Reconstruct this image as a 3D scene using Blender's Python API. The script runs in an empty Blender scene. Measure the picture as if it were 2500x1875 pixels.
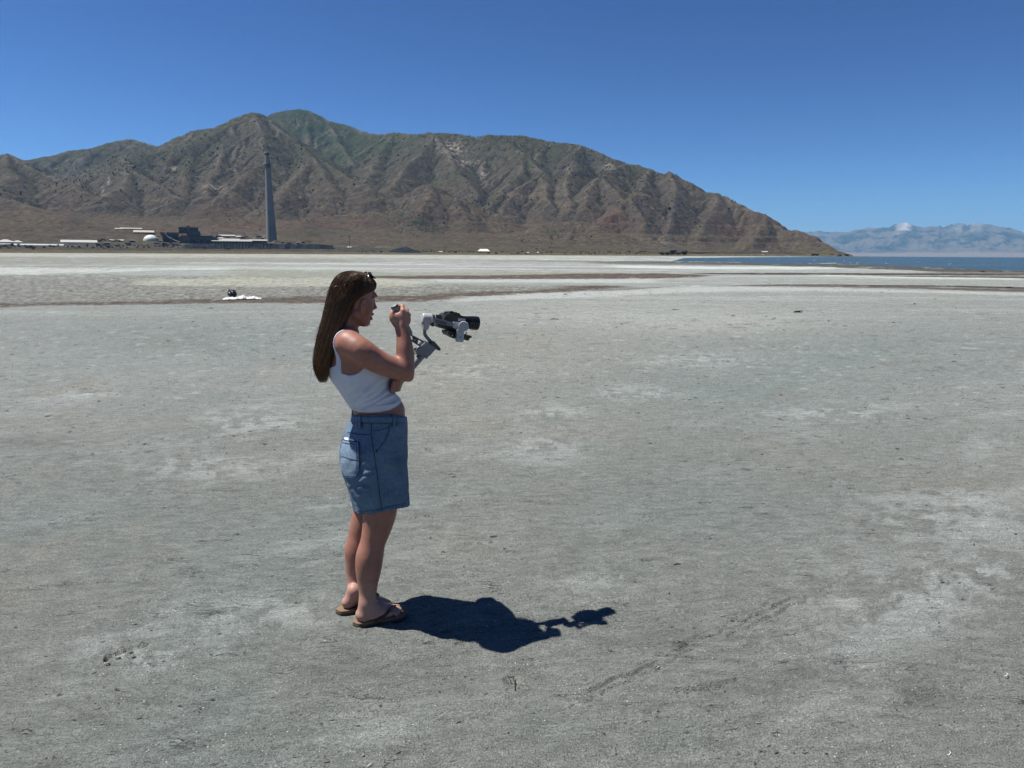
import bpy, bmesh, math, random
import numpy as np
from mathutils import Vector, Matrix
from mathutils.bvhtree import BVHTree

random.seed(7)
rng = np.random.default_rng(7)
SC = bpy.context.scene
COL = SC.collection

# ------------------------------------------------------------------ camera, sky, sun, exposure
FPX, CX, CY = 1734.0, 1250.0, 937.5
PITCH, ROLL, CAMH = math.radians(10.33), math.radians(0.30), 1.72
cam_data = bpy.data.cameras.new('camera')
cam_data.sensor_width = 36.0
cam_data.lens = FPX / 2500.0 * 36.0
cam_data.clip_start, cam_data.clip_end = 0.05, 150000.0
cam = bpy.data.objects.new('camera', cam_data)
COL.objects.link(cam)
CAM_M = Matrix.Translation((0, 0, CAMH)) @ Matrix.Rotation(math.pi / 2 - PITCH, 4, 'X') @ Matrix.Rotation(ROLL, 4, 'Z')
cam.matrix_world = CAM_M
SC.camera = cam

SUN_EL = math.radians(64.3)
SUN_H = Vector((-0.98, 0.20, 0)).normalized()            # horizontal direction towards the sun
SUN_DIR = Vector((SUN_H.x * math.cos(SUN_EL), SUN_H.y * math.cos(SUN_EL), math.sin(SUN_EL)))
world = bpy.data.worlds.new('World')
SC.world = world
world.use_nodes = True
wn, wl = world.node_tree.nodes, world.node_tree.links
bg = wn['Background']
sky = wn.new('ShaderNodeTexSky')
sky.sky_type = 'NISHITA'
sky.sun_disc = False
sky.sun_elevation = SUN_EL
sky.sun_rotation = math.atan2(SUN_H.x, SUN_H.y)
sky.altitude = 1300.0
sky.air_density = 0.9
sky.dust_density = 0.0
sky.ozone_density = 8.0
sky_gamma = wn.new('ShaderNodeGamma')                       # the deep saturated blue of a phone picture
sky_gamma.inputs['Gamma'].default_value = 1.5
sky_dim = wn.new('ShaderNodeMixRGB')
sky_dim.blend_type = 'MULTIPLY'
sky_dim.inputs['Fac'].default_value = 1.0
sky_dim.inputs['Color2'].default_value = (0.47, 0.47, 0.47, 1)
wl.new(sky.outputs[0], sky_gamma.inputs['Color'])
wl.new(sky_gamma.outputs[0], sky_dim.inputs['Color1'])
wl.new(sky_dim.outputs[0], bg.inputs['Color'])
bg.inputs['Strength'].default_value = 0.05
sun_data = bpy.data.lights.new('sun', 'SUN')
sun_data.energy = 5.0
sun_data.angle = math.radians(0.53)
sun_data.color = (1.0, 0.955, 0.89)
sun = bpy.data.objects.new('sun', sun_data)
COL.objects.link(sun)
sun.rotation_euler = SUN_DIR.to_track_quat('Z', 'Y').to_euler()
vs = SC.view_settings
vs.view_transform = 'Standard'
vs.look = 'None'
vs.exposure = 0.72
vs.gamma = 1.0
vs.use_curve_mapping = False
SC.cycles.use_denoising = True
SC.cycles.denoising_prefilter = 'FAST'
SC.cycles.max_bounces = 6
SC.cycles.diffuse_bounces = 3
SC.cycles.transparent_max_bounces = 6
SC.cycles.volume_bounces = 0

# ------------------------------------------------------------------ helpers
_R3 = np.array(CAM_M.to_3x3())
_C0 = np.array([0, 0, CAMH])

def ray(px, py):
    """direction through a picture point (array-friendly)"""
    px, py = np.broadcast_arrays(np.asarray(px, float), np.asarray(py, float))
    d = np.stack([(px - CX) / FPX, -(py - CY) / FPX, -np.ones_like(px)], -1)
    d = d @ _R3.T
    return d / np.linalg.norm(d, axis=-1, keepdims=True)

def on_ground(px, py, z=0.0):
    d = ray(px, py)
    t = (z - CAMH) / d[..., 2]
    return _C0 + d * t[..., None]

def at_dist(px, py, D):
    """point seen at (px,py) whose horizontal distance is D"""
    d = ray(px, py)
    t = np.asarray(D, float) / np.hypot(d[..., 0], d[..., 1])
    return _C0 + d * t[..., None]

def to_px(P):
    q = (np.asarray(P, float) - _C0) @ _R3
    w = np.maximum(-q[..., 2], 1e-6)
    return CX + FPX * q[..., 0] / w, CY - FPX * q[..., 1] / w

def _hash(ix, iy, s):
    n = (ix.astype(np.int64) * 374761393 + iy.astype(np.int64) * 668265263 + s * 974634777) & 0x7fffffff
    n = ((n ^ (n >> 13)) * 1274126177) & 0x7fffffff
    n = (n ^ (n >> 16)) & 0xffff
    return n / 65535.0

def vnoise(x, y, s=0):
    """smooth value-gradient noise in -1..1"""
    x0, y0 = np.floor(x), np.floor(y)
    fx, fy = x - x0, y - y0
    u = fx * fx * fx * (fx * (fx * 6 - 15) + 10)
    v = fy * fy * fy * (fy * (fy * 6 - 15) + 10)
    def g(ix, iy, dx, dy):
        a = _hash(ix, iy, s) * (2 * math.pi)
        return np.cos(a) * dx + np.sin(a) * dy
    a = g(x0, y0, fx, fy)
    b = g(x0 + 1, y0, fx - 1, fy)
    c = g(x0, y0 + 1, fx, fy - 1)
    d = g(x0 + 1, y0 + 1, fx - 1, fy - 1)
    return (a + (b - a) * u + (c - a) * v + (a - b - c + d) * u * v) * 1.5

def fbm(x, y, oct=4, s=0, gain=0.5, lac=2.03):
    r, a, t = 0, 1.0, 0
    for i in range(oct):
        r = r + a * vnoise(x, y, s + i * 17)
        t += a
        a *= gain
        x, y = x * lac + 3.1, y * lac + 7.7
    return r / t

def ridged(x, y, oct=4, s=0, gain=0.5, lac=2.07):
    r, a, t = 0, 1.0, 0
    for i in range(oct):
        r = r + a * (1 - np.abs(vnoise(x, y, s + i * 31)))
        t += a
        a *= gain
        x, y = x * lac + 1.7, y * lac + 9.2
    return r / t

def sstep(a, b, x):
    t = np.clip((x - a) / (b - a), 0, 1)
    return t * t * (3 - 2 * t)

def mesh_np(name, verts, faces, mat=None, parent=None, smooth=True, col=None, attrs=None):
    """object from numpy arrays (faces all of one size), or lists"""
    me = bpy.data.meshes.new(name)
    verts = np.asarray(verts, np.float32).reshape(-1, 3)
    faces = np.asarray(faces, np.int32)
    n, k = faces.shape
    me.vertices.add(len(verts))
    me.vertices.foreach_set('co', verts.ravel())
    me.loops.add(n * k)
    me.loops.foreach_set('vertex_index', faces.ravel())
    me.polygons.add(n)
    me.polygons.foreach_set('loop_start', np.arange(0, n * k, k, dtype=np.int32))
    me.polygons.foreach_set('loop_total', np.full(n, k, np.int32))
    me.update(calc_edges=True)
    me.validate()
    if smooth:
        me.polygons.foreach_set('use_smooth', np.ones(len(me.polygons), bool))
    def put(nm, c):
        c = np.asarray(c, np.float32)
        if c.shape[1] == 3:
            c = np.concatenate([c, np.ones((len(c), 1), np.float32)], 1)
        at = me.color_attributes.new(nm, 'FLOAT_COLOR', 'POINT')
        at.data.foreach_set('color', np.ascontiguousarray(c).ravel())
    if col is not None:
        put('Col', col)
    for nm, c in (attrs or {}).items():
        put(nm, c)
    if mat:
        me.materials.append(mat)
    o = bpy.data.objects.new(name, me)
    COL.objects.link(o)
    if parent:
        o.parent = parent
    return o

def grid_faces(nr, nc, wrap=False):
    i = np.arange(nr - 1)[:, None]
    j = np.arange(nc if wrap else nc - 1)[None, :]
    a = i * nc + j
    b = i * nc + (j + 1) % nc
    return np.stack([a, b, b + nc, a + nc], -1).reshape(-1, 4)

def tag(o, label=None, cat=None, group=None, kind=None):
    if label: o['label'] = label
    if cat: o['category'] = cat
    if group: o['group'] = group
    if kind: o['kind'] = kind
    return o

def empty(name, loc=(0, 0, 0), rz=0.0):
    o = bpy.data.objects.new(name, None)
    o.empty_display_size = 0.1
    COL.objects.link(o)
    o.location = loc
    o.rotation_euler = (0, 0, rz)
    return o

def copy_tree(o, parent=None):
    c = o.copy()
    COL.objects.link(c)
    if parent: c.parent = parent
    for ch in list(o.children):
        copy_tree(ch, c)
    return c

class NT:
    """small wrapper to write node materials"""
    def __init__(self, name, rough=0.8, base=(0.5, 0.5, 0.5), metallic=0.0, spec=0.5):
        self.m = bpy.data.materials.new(name)
        self.m.use_nodes = True
        self.t = self.m.node_tree
        self.p = self.t.nodes['Principled BSDF']
        self.p.inputs['Base Color'].default_value = (*base, 1)
        self.p.inputs['Roughness'].default_value = rough
        self.p.inputs['Metallic'].default_value = metallic
        self.p.inputs['Specular IOR Level'].default_value = spec
    def n(self, typ, **kw):
        nd = self.t.nodes.new('ShaderNode' + typ)
        ins = kw.pop('ins', {})
        for k, v in kw.items():
            setattr(nd, k, v)
        for k, v in ins.items():
            s = nd.inputs[k]
            if hasattr(v, 'is_output') or isinstance(v, bpy.types.NodeSocket):
                self.t.links.new(v, s)
            else:
                s.default_value = v
        return nd
    def link(self, a, b):
        self.t.links.new(a, b)
    def obj(self):
        return self.n('TexCoord').outputs['Object']
    def mapping(self, scale=(1, 1, 1), rot=(0, 0, 0), vec=None):
        return self.n('Mapping', ins={'Vector': vec if vec is not None else self.obj(), 'Scale': scale, 'Rotation': rot}).outputs[0]
    def noise(self, scale, detail=4, rough=0.55, vec=None, dist=0.0):
        return self.n('TexNoise', ins={'Vector': vec if vec is not None else self.obj(), 'Scale': scale, 'Detail': detail, 'Roughness': rough, 'Distortion': dist}).outputs['Fac']
    def math(self, op, a, b=0.0, c=0.0, clamp=False):
        nd = self.n('Math', operation=op, use_clamp=clamp, ins={0: a, 1: b, 2: c})
        return nd.outputs[0]
    def ramp(self, v, lo, hi, a=0.0, b=1.0):
        return self.n('MapRange', ins={'Value': v, 'From Min': lo, 'From Max': hi, 'To Min': a, 'To Max': b}).outputs[0]
    def mix(self, f, a, b, mode='MIX'):
        nd = self.n('MixRGB', blend_type=mode, ins={'Fac': f, 'Color1': a, 'Color2': b})
        return nd.outputs[0]
    def attr(self, name='Col'):
        return self.n('Attribute', attribute_name=name).outputs['Color']
    def base(self, s):
        self.link(s, self.p.inputs['Base Color'])
    def bump(self, h, strength=0.5, dist=0.01, normal=None):
        ins = {'Height': h, 'Strength': strength, 'Distance': dist}
        if normal is not None: ins['Normal'] = normal
        nd = self.n('Bump', ins=ins)
        self.link(nd.outputs[0], self.p.inputs['Normal'])
        return nd.outputs[0]

def simple_mat(name, base, rough=0.7, var=0.15, scale=8.0, bump=0.0, bdist=0.002, metallic=0.0, spec=0.5):
    """a plain material with a little mottling of its colour and relief"""
    t = NT(name, rough, base, metallic, spec)
    n = t.noise(scale, 5, 0.6)
    f = t.ramp(n, 0.3, 0.7, 1 - var, 1 + var)
    t.base(t.mix(1.0, (*base, 1), t.n('CombineXYZ', ins={0: f, 1: f, 2: f}).outputs[0], 'MULTIPLY'))
    if bump:
        t.bump(t.noise(scale * 4, 5, 0.6), bump, bdist)
    return t.m
# ------------------------------------------------------------------ the ground: one sheet out to the horizon
def build_ground():
    az = np.radians(np.concatenate([np.linspace(-180, -41, 36)[:-1], np.linspace(-41, 41, 760), np.linspace(41, 180, 36)[1:]]))
    az = az[:-1]
    th = np.concatenate([np.linspace(88, 56, 8)[:-1], np.linspace(56, 42, 20)[:-1], np.linspace(42, 5, 440)[:-1], np.linspace(5, 0.25, 200)])
    r = CAMH / np.tan(np.radians(th))
    r = np.concatenate([r, np.geomspace(r[-1], 90000, 60)[1:]])
    R, A = np.meshgrid(r, az, indexing='ij')
    X, Y = R * np.sin(A), R * np.cos(A)
    inside = np.abs(A) < math.radians(43)
    px, py = to_px(np.stack([X, Y, np.zeros_like(X)], -1))
    px = np.where(inside, px, np.where(A > 0, 3200.0, -700.0))
    hor = 615 + 13 * px / 2500.0                       # horizon row at that column
    dep = CAMH * FPX / np.maximum(R, 1)                # rows under the horizon, used for the far bands
    # --- relief
    ca, sa = math.cos(math.radians(22)), math.sin(math.radians(22))
    U, V = X * ca + Y * sa, -X * sa + Y * ca           # grain of the crust
    near = sstep(40, 8, R)
    Z = 0.010 * fbm(X * 0.9, Y * 0.9, 3, 5)
    fl = fbm(U * 1.6, V * 4.5, 4, 11, 0.6)
    Z += near * (0.008 * fl + 0.006 * fbm(U * 4.5, V * 9.0, 3, 13, 0.6))
    # curled crust edges: one-sided little steps along the grain
    e = fbm(U * 0.8 + 0.15 * fbm(U * 3, V * 3, 2, 3), V * 5.0, 2, 23, 0.5)
    saw = np.mod(e * 5.0, 1.0)
    keep = sstep(0.08, 0.35, fbm(X * 0.8, Y * 0.8, 3, 41))
    Z += near * keep * 0.007 * np.where(saw < 0.12, saw / 0.12, 1 - (saw - 0.12) / 0.88) ** 2
    fine = fbm(X * 18, Y * 18, 3, 51)
    Z += near * 0.0016 * fine
    rough_mask = np.zeros_like(X)
    # the drag line from the lower right up to the middle
    def line_mark(pts, w, depth, s):
        nonlocal Z
        g = on_ground(*np.array(pts, float).T)[:, :2]
        for a, b in zip(g[:-1], g[1:]):
            d = b - a
            L = np.hypot(*d)
            t = ((X - a[0]) * d[0] + (Y - a[1]) * d[1]) / (L * L)
            dist = ((X - a[0]) * -d[1] + (Y - a[1]) * d[0]) / L + 0.02 * vnoise(X * 9, Y * 9, s)
            m = (t > 0) & (t < 1)
            q = dist / w
            broken = 0.12 + 0.88 * sstep(-0.35, 0.15, vnoise(X * 4.0, Y * 4.0, s + 3))
            Z = Z + np.where(m, depth * broken * (0.7 * np.exp(-(q - 1.1) ** 2 * 2) - np.exp(-q * q * 2)), 0)
    line_mark([(1440, 1690), (1520, 1655), (1600, 1625), (1690, 1570), (1800, 1530), (1930, 1460)], 0.012, 0.014, 71)
    line_mark([(1600, 1640), (1700, 1585), (1810, 1545), (1960, 1470), (2080, 1400)], 0.015, 0.007, 72)
    line_mark([(1560, 1632), (1680, 1566), (1800, 1518), (1900, 1460)], 0.016, 0.006, 73)
    line_mark([(1470, 1700), (1590, 1640), (1680, 1610)], 0.012, 0.010, 75)
    line_mark([(1390, 1730), (1450, 1705)], 0.012, 0.012, 77)
    line_mark([(330, 1790), (400, 1760)], 0.01, 0.010, 79)
    line_mark([(254, 1616), (262, 1604), (275, 1596), (290, 1590), (306, 1585)], 0.010, 0.026, 81)
    line_mark([(306, 1586), (337, 1580)], 0.006, 0.012, 85)
    line_mark([(336, 1580), (365, 1576)], 0.010, 0.030, 86)
    line_mark([(278, 1608), (296, 1606)], 0.010, 0.025, 89)
    line_mark([(318, 1606), (336, 1600)], 0.008, 0.022, 90)
    line_mark([(1650, 1690), (1740, 1680), (1800, 1660)], 0.016, 0.012, 83)
    # a shallow pit with dug clods, and an old footprint ring
    def pit(p, rx, ry, depth, rim=0.3):
        nonlocal Z
        c = on_ground(*p)
        q = ((X - c[0]) / rx) ** 2 + ((Y - c[1]) / ry) ** 2 + 0.35 * vnoise(X * 12, Y * 12, 87)
        Z = Z - depth * np.exp(-q * 1.4) + depth * rim * np.exp(-(np.sqrt(np.maximum(q, 0)) - 1.5) ** 2 * 6)
    pit((300, 1600), 0.10, 0.05, 0.012, 0.1)
    pit((232, 956), 0.22, 0.12, 0.035, 0.5)
    pit((1250, 1662), 0.03, 0.03, 0.02)
    for p in ((1760, 1690), (2190, 1640), (2260, 1700), (500, 1600), (700, 1640), (1180, 1330), (1470, 1390)):
        pit(p, 0.07, 0.04, 0.010)
    # --- colour (albedo of each sort of crust)
    mud = np.array([0.245, 0.240, 0.222])
    col = np.ones(X.shape + (3,)) * mud
    n1 = fbm(X * 0.35, Y * 0.35, 4, 101)
    n2 = fbm(U * 0.7, V * 1.6, 4, 111, 0.6)
    n3 = fbm(X * 5, Y * 5, 3, 121)
    def paint(c, a):
        nonlocal col
        a = np.clip(a, 0, 1)[..., None]
        col = col * (1 - a) + np.array(c) * a
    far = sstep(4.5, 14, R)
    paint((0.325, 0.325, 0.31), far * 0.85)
    paint((0.215, 0.235, 0.222), sstep(0.05, 0.5, n1) * 0.7 * (1 - 0.5 * far))      # greenish damp silt
    paint((0.30, 0.27, 0.235), sstep(0.05, 0.45, fbm(X * 0.5, Y * 0.5, 4, 131)) * 0.55)   # buff patches
    paint((0.42, 0.42, 0.405), sstep(0.05, 0.6, n2) * 0.5)                               # salt bloom
    paint((0.46, 0.455, 0.44), sstep(0.15, 0.55, fbm(U * 2.2, V * 5.5, 4, 141, 0.6)) * 0.45 * sstep(-0.1, 0.3, n1 + n3 * 0.3))
    paint((0.17, 0.175, 0.165), sstep(0.3, 0.65, fbm(X * 1.3, Y * 1.3, 4, 151)) * 0.4 * (1 - far))
    # far part: long streaks of salt, mud and weed lying along the shore
    S1 = fbm(X * 0.02, Y * 0.10, 4, 161, 0.6)
    S2 = fbm(X * 0.05, Y * 0.32, 4, 171, 0.6)
    S3 = fbm(X * 0.010, Y * 0.030, 4, 175, 0.65)
    fb = sstep(60, 26, dep + 0.0 * R)                   # beyond ~50 m
    fm = sstep(140, 95, dep)                            # beyond ~25 m
    paint((0.50, 0.495, 0.47), sstep(0.05, 0.45, S2) * 0.35 * sstep(260, 120, dep))
    paint((0.52, 0.51, 0.485), sstep(0.05, 0.4, S1 + 0.4 * S2) * 0.7 * fb)
    paint((0.235, 0.225, 0.205), sstep(0.02, 0.35, -S3 - 0.4 * S1) * 0.75 * fb)
    paint((0.60, 0.59, 0.56), sstep(0.15, 0.4, S3 + 0.5 * S2) * 0.6 * fb)
    lR = np.log(R)
    pm = fbm(A * 70, lR * 24, 4, 185, 0.65)
    pm2 = fbm(A * 160 + 5, lR * 60, 3, 187, 0.6)
    wob = 5.0 * pm + 6.0 * fbm(X * 0.05, Y * 0.15, 3, 181) + 6.0 * fbm(X * 0.35, Y * 0.8, 4, 183, 0.65)
    def band(rows, c, amt, soft=2.0, wamp=1.0, rough=0.0, patch=0.0, seed=0):
        """rows: (px, top, bottom) in the photograph; gives the strip of ground seen there its colour"""
        nonlocal rough_mask
        a = np.array(rows, float)
        top = np.interp(px, a[:, 0], a[:, 1])
        bot = np.interp(px, a[:, 0], a[:, 2])
        thick = np.maximum(bot - top, 0.01)
        w = wob * wamp * np.clip(thick / 14, 0.12, 1.0)
        m = sstep(-soft, soft, py + w - top) * sstep(-soft, soft, bot - (py + w))
        m *= sstep(a[0, 0] - 40, a[0, 0] + 40, px) * sstep(a[-1, 0] + 40, a[-1, 0] - 40, px)
        m = np.where(inside, m, 0)
        if patch:
            m = m * (1 - patch * sstep(-0.1, 0.35, 0.7 * fbm(A * 80 + seed, lR * 30 + seed, 4, 190 + seed, 0.65) + 0.5 * pm2))
        paint(c, m * amt)
        if rough:
            rough_mask = np.maximum(rough_mask, m * rough)
        return m
    weed, dark, wet = (0.085, 0.050, 0.032), (0.050, 0.038, 0.030), (0.075, 0.071, 0.065)
    # left: churned grey-brown mud
    def blob(x, y, rx, ry, c, a, thr=-0.35, wid=0.5):
        q = ((px - x) / rx) ** 2 + ((py - y) / ry) ** 2
        paint(c, np.where(inside, np.exp(-q) * a * sstep(thr, thr + wid * 0.6, 0.7 * n2 + 0.55 * n3 + 0.45 * pm), 0))
    buff, silt, salt, damp = (0.315, 0.285, 0.245), (0.215, 0.235, 0.225), (0.52, 0.52, 0.505), (0.165, 0.165, 0.152)
    for q in ((1330, 840, 300, 90, buff, 0.75), (1100, 940, 220, 130, buff, 0.6), (1560, 1010, 200, 60, buff, 0.4), (1150, 1330, 180, 70, buff, 0.4), (2100, 1750, 260, 90, buff, 0.3),
              (1750, 960, 380, 100, silt, 0.75), (480, 830, 460, 70, silt, 0.7), (2150, 860, 420, 70, silt, 0.6), (300, 1300, 340, 160, silt, 0.5), (1700, 1250, 420, 120, silt, 0.5), (1500, 1790, 420, 90, silt, 0.4),
              (1500, 770, 420, 36, (0.43, 0.42, 0.39), 0.7), (1800, 790, 260, 26, (0.45, 0.43, 0.395), 0.6)):
        blob(*q)
    for q in ((1350, 1010, 90, 26), (1330, 1092, 100, 30), (580, 1032, 190, 34), (480, 1140, 170, 36), (1560, 962, 110, 20), (640, 1500, 170, 50), (2290, 1260, 220, 70), (2180, 1470, 220, 80), (2420, 1400, 160, 60), (1450, 1400, 130, 40), (330, 1590, 200, 60), (1180, 905, 120, 18), (2050, 1010, 200, 24), (215, 960, 95, 16), (1700, 880, 140, 18), (120, 1850, 150, 40)):
        blob(*q, salt, 0.52, -0.12, 0.45)
    for q in ((1960, 1655, 110, 34), (2270, 1700, 120, 36), (1760, 1690, 90, 26), (150, 1868, 90, 24), (1450, 1390, 160, 26), (60, 1082, 120, 20), (900, 1640, 240, 50), (1620, 1560, 150, 40)):
        blob(*q, damp, 0.6, -0.3, 0.45)
    m_ = band([(-700, 664, 752), (0, 670, 752), (300, 672, 742), (700, 676, 738), (960, 690, 736), (1180, 697, 722), (1420, 700, 706)], (0.225, 0.208, 0.182), 0.9, 3, 1, 1.0, 0.2, 1)
    paint((0.085, 0.080, 0.070), m_ * sstep(0.02, 0.35, pm2) * 0.8)  # dark flecks painted in for the shadowed spots of the churned mud
    paint((0.42, 0.41, 0.385), m_ * sstep(0.1, 0.45, -pm2) * 0.6)
    band([(330, 682, 698), (600, 677, 699), (900, 680, 699), (1050, 688, 696)], (0.46, 0.43, 0.35), 0.8, 4, 1.0, 0.2, 0.6, 12)
    band([(-700, 644, 668), (0, 652, 671), (250, 655, 667), (430, 653, 660), (560, 653, 658)], (0.54, 0.53, 0.50), 0.8, 2, 1.0, 0.0, 0.55, 11)
    band([(560, 656, 677), (760, 660, 677), (960, 664, 678), (1300, 664, 674), (1500, 664, 669)], (0.25, 0.245, 0.185), 0.7, 2, 1, 0.9, 0.4, 2)
    band([(-700, 628, 650), (0, 626, 648), (500, 628, 642), (900, 632, 640)], (0.26, 0.245, 0.215), 0.85, 2, 0.6, 0.3, 0.3, 3)
    band([(-700, 615, 626), (0, 620, 626), (700, 622, 629), (1500, 627, 631)], (0.42, 0.39, 0.33), 0.8, 1.5, 0.4)
    # weed strips
    band([(-700, 752, 760), (0, 741, 748), (300, 736, 744), (500, 731, 742), (800, 722, 741), (1000, 722, 738), (1130, 714, 728), (1300, 707, 719), (1440, 698, 707), (1520, 698, 703)], weed, 0.9, 3, 0.9, 0.8, 0.45, 4)
    band([(1480, 706, 709), (1580, 702, 705), (1640, 699, 701)], weed, 0.5, 1, 0.3)
    band([(820, 674, 678), (1000, 673, 681), (1200, 672, 682), (1400, 668, 681), (1600, 666, 681), (1700, 670, 677), (1740, 672, 674)], weed, 0.95, 1.2, 0.3, 0.7, 0.15, 5)
    band([(1360, 697, 700), (1450, 697, 703), (1540, 700, 702)], dark, 0.6, 1, 0.3)
    band([(1780, 697, 699), (1900, 694, 699), (2050, 694, 701), (2200, 699, 704), (2350, 703, 709), (2500, 706, 713), (2900, 716, 722)], (0.105, 0.075, 0.06), 0.95, 1.0, 0.3, 0.8, 0.2, 6)
    band([(2080, 695.5, 698), (2300, 696.5, 700.5), (2500, 701, 705.5), (2900, 708, 713)], dark, 1.0, 0.7, 0.2, 0.5, 0.15, 7)
    band([(1700, 666.5, 669.5), (1950, 666, 671), (2150, 667, 672), (2400, 667, 673), (2900, 667, 674)], dark, 1.0, 0.6, 0.2, 0.5, 0.15, 8)
    band([(2050, 673, 675.5), (2300, 674, 677.5), (2500, 675, 680), (2900, 676, 681)], dark, 1.0, 0.6, 0.2, 0.5, 0.15, 9)
    band([(2280, 663, 668), (2400, 661, 669), (2500, 661, 672), (2900, 662, 676)], (0.12, 0.10, 0.085), 0.75, 1.5, 0.3, 0.6, 0.2, 10)
    # salt lines under the weed
    band([(1100, 726, 738), (1400, 712, 726), (1700, 700, 712), (2000, 703, 710), (2300, 710, 716), (2600, 718, 724)], (0.56, 0.55, 0.53), 0.6, 2.5, 0.7)
    band([(1050, 682, 688), (1400, 682, 690), (1600, 682, 690)], (0.56, 0.555, 0.54), 0.6, 2, 0.5)
    band([(2000, 671, 674), (2250, 676.5, 680), (2500, 679, 683)], (0.62, 0.60, 0.57), 0.8, 1, 0.2)
    band([(1500, 647, 653), (1700, 651, 657), (2050, 653, 656)], (0.60, 0.595, 0.58), 0.8, 1.2, 0.3)
    # wet flats beside the lake
    band([(1450, 637.5, 643), (1640, 638, 646), (1800, 640, 647), (1980, 643, 651), (2040, 643, 653), (2150, 646, 657), (2290, 652, 663), (2500, 659.5, 665), (2900, 663, 668)], wet, 1.0, 0.7, 0.2)
    band([(1200, 636, 638), (1400, 636, 640), (1600, 641, 646), (1760, 645, 649)], (0.15, 0.145, 0.13), 0.7, 1.2, 0.3)
    # shore rows behind the flats: brownish grass strip is its own sheet; below the lake the bed is dark
    lake_top = np.interp(px, [1540, 1645, 1670, 1800, 2052, 2500, 3200], [640, 637, 630, 628.5, 626.5, 600, 600])
    lake_bot = np.interp(px, [1540, 1640, 1700, 1790, 1880, 1960, 2035, 2060, 2140, 2290, 2500, 3200], [634, 637, 637.5, 639, 642, 642.5, 640.5, 643, 646.5, 652, 659.5, 676])
    lake = (px > 1545) & (px < 2850) & inside
    lm = sstep(-1.2, 1.2, lake_bot + 0.25 * wob - py) * sstep(-0.5, 0.5, py - lake_top) * lake
    col = col * (1 - lm[..., None]) + np.array([0.06, 0.07, 0.065]) * lm[..., None]
    Z = Z - 0.35 * lm - 0.02 * sstep(12, 0, R * 0 + np.abs(lake_bot - py)) * lake
    rm = np.clip(rough_mask, 0, 1)
    Z = Z + rm * 0.05 * fbm(X * 0.9, Y * 1.8, 4, 201, 0.65) * sstep(400, 60, R)
    farm = sstep(5, 13, R) * (1 - lm)
    long1 = fbm(A * 34, lR * 62, 4, 191, 0.62)          # thin streaks lying along the shore
    long2 = fbm(A * 9, lR * 26, 4, 193, 0.6)
    paint((0.15, 0.142, 0.128), sstep(0.28, 0.55, long1 + 0.55 * long2) * farm * 0.6)
    paint((0.56, 0.555, 0.535), sstep(0.26, 0.55, -long1 - 0.5 * long2) * farm * 0.5)
    scr = fbm(A * 75 + 3, lR * 85, 3, 197, 0.55)        # scattered dark scraps of mud
    paint((0.085, 0.080, 0.070), sstep(0.50, 0.62, scr + 0.22 * fbm(A * 12, lR * 7, 3, 199)) * sstep(3.5, 7, R) * sstep(70, 35, R) * 0.8)
    col = col * (1 + 0.10 * farm * long2)[..., None]
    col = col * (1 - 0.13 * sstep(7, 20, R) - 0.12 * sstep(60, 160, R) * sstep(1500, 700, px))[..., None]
    tintn = 1 + 0.10 * fbm(X * 0.9, Y * 2.0, 4, 211, 0.65) + rm * 0.35 * fbm(X * 1.2, Y * 3.0, 3, 221, 0.7)
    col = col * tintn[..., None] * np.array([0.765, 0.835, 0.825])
    V3 = np.stack([X, Y, Z], -1).reshape(-1, 3)
    nr, nc = X.shape
    F4 = grid_faces(nr, nc, wrap=True)
    centre = len(V3)
    V3 = np.vstack([V3, [[0, 0, 0]]])
    C = np.vstack([col.reshape(-1, 3), [mud * 0.62]])
    j = np.arange(nc)
    cap = np.stack([np.full(nc, centre), (j + 1) % nc, j, j], -1)
    ro = np.concatenate([rm.ravel(), [0]])
    extra = np.stack([ro, np.concatenate([lm.ravel(), [0]]), np.zeros(len(ro))], -1)
    # material
    t = NT('salt_flat', 0.85, (0.3, 0.3, 0.3), 0, 0.25)
    P = t.obj()
    base = t.attr('Col')
    ex = t.n('SeparateXYZ', ins={0: t.attr('Rough')})
    grain = t.mapping((1, 2.8, 1), (0, 0, math.radians(-22)))
    nf = t.noise(38, 6, 0.65, grain)
    nm = t.noise(7, 6, 0.62, grain, 0.4)
    nb = t.noise(150, 3, 0.6, P)
    k1 = t.ramp(nf, 0.25, 0.75, 0.62, 1.38)
    k2 = t.ramp(nm, 0.3, 0.7, 0.76, 1.24)
    k3 = t.ramp(nb, 0.25, 0.75, 0.52, 1.48)
    k = t.math('MULTIPLY', t.math('MULTIPLY', k1, k2), k3)
    c = t.mix(1.0, base, t.n('CombineXYZ', ins={0: k, 1: k, 2: k}).outputs[0], 'MULTIPLY')
    # salt crystals: tiny white specks in clusters
    vo = t.n('TexVoronoi', feature='F1', ins={'Vector': P, 'Scale': 55.0})
    speck = t.math('LESS_THAN', vo.outputs['Distance'], 0.15)
    rnd = t.n('SeparateXYZ', ins={0: vo.outputs['Color']})
    clus = t.ramp(t.noise(1.1, 4, 0.6, P), 0.47, 0.72, 0.03, 0.50)
    sel = t.math('LESS_THAN', rnd.outputs[0], clus)
    sp = t.math('MULTIPLY', speck, sel)
    c = t.mix(t.math('MULTIPLY', sp, 0.85), c, (0.78, 0.78, 0.77, 1))
    # dark crumbs
    vd = t.n('TexVoronoi', feature='F1', ins={'Vector': t.mapping((1, 1.6, 1)), 'Scale': 31.0})
    rd = t.n('SeparateXYZ', ins={0: vd.outputs['Color']})
    dk = t.math('MULTIPLY', t.math('LESS_THAN', vd.outputs['Distance'], 0.16), t.math('LESS_THAN', rd.outputs[1], t.ramp(t.noise(1.7, 4, 0.6, P), 0.42, 0.66, 0.02, 0.40)))
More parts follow.
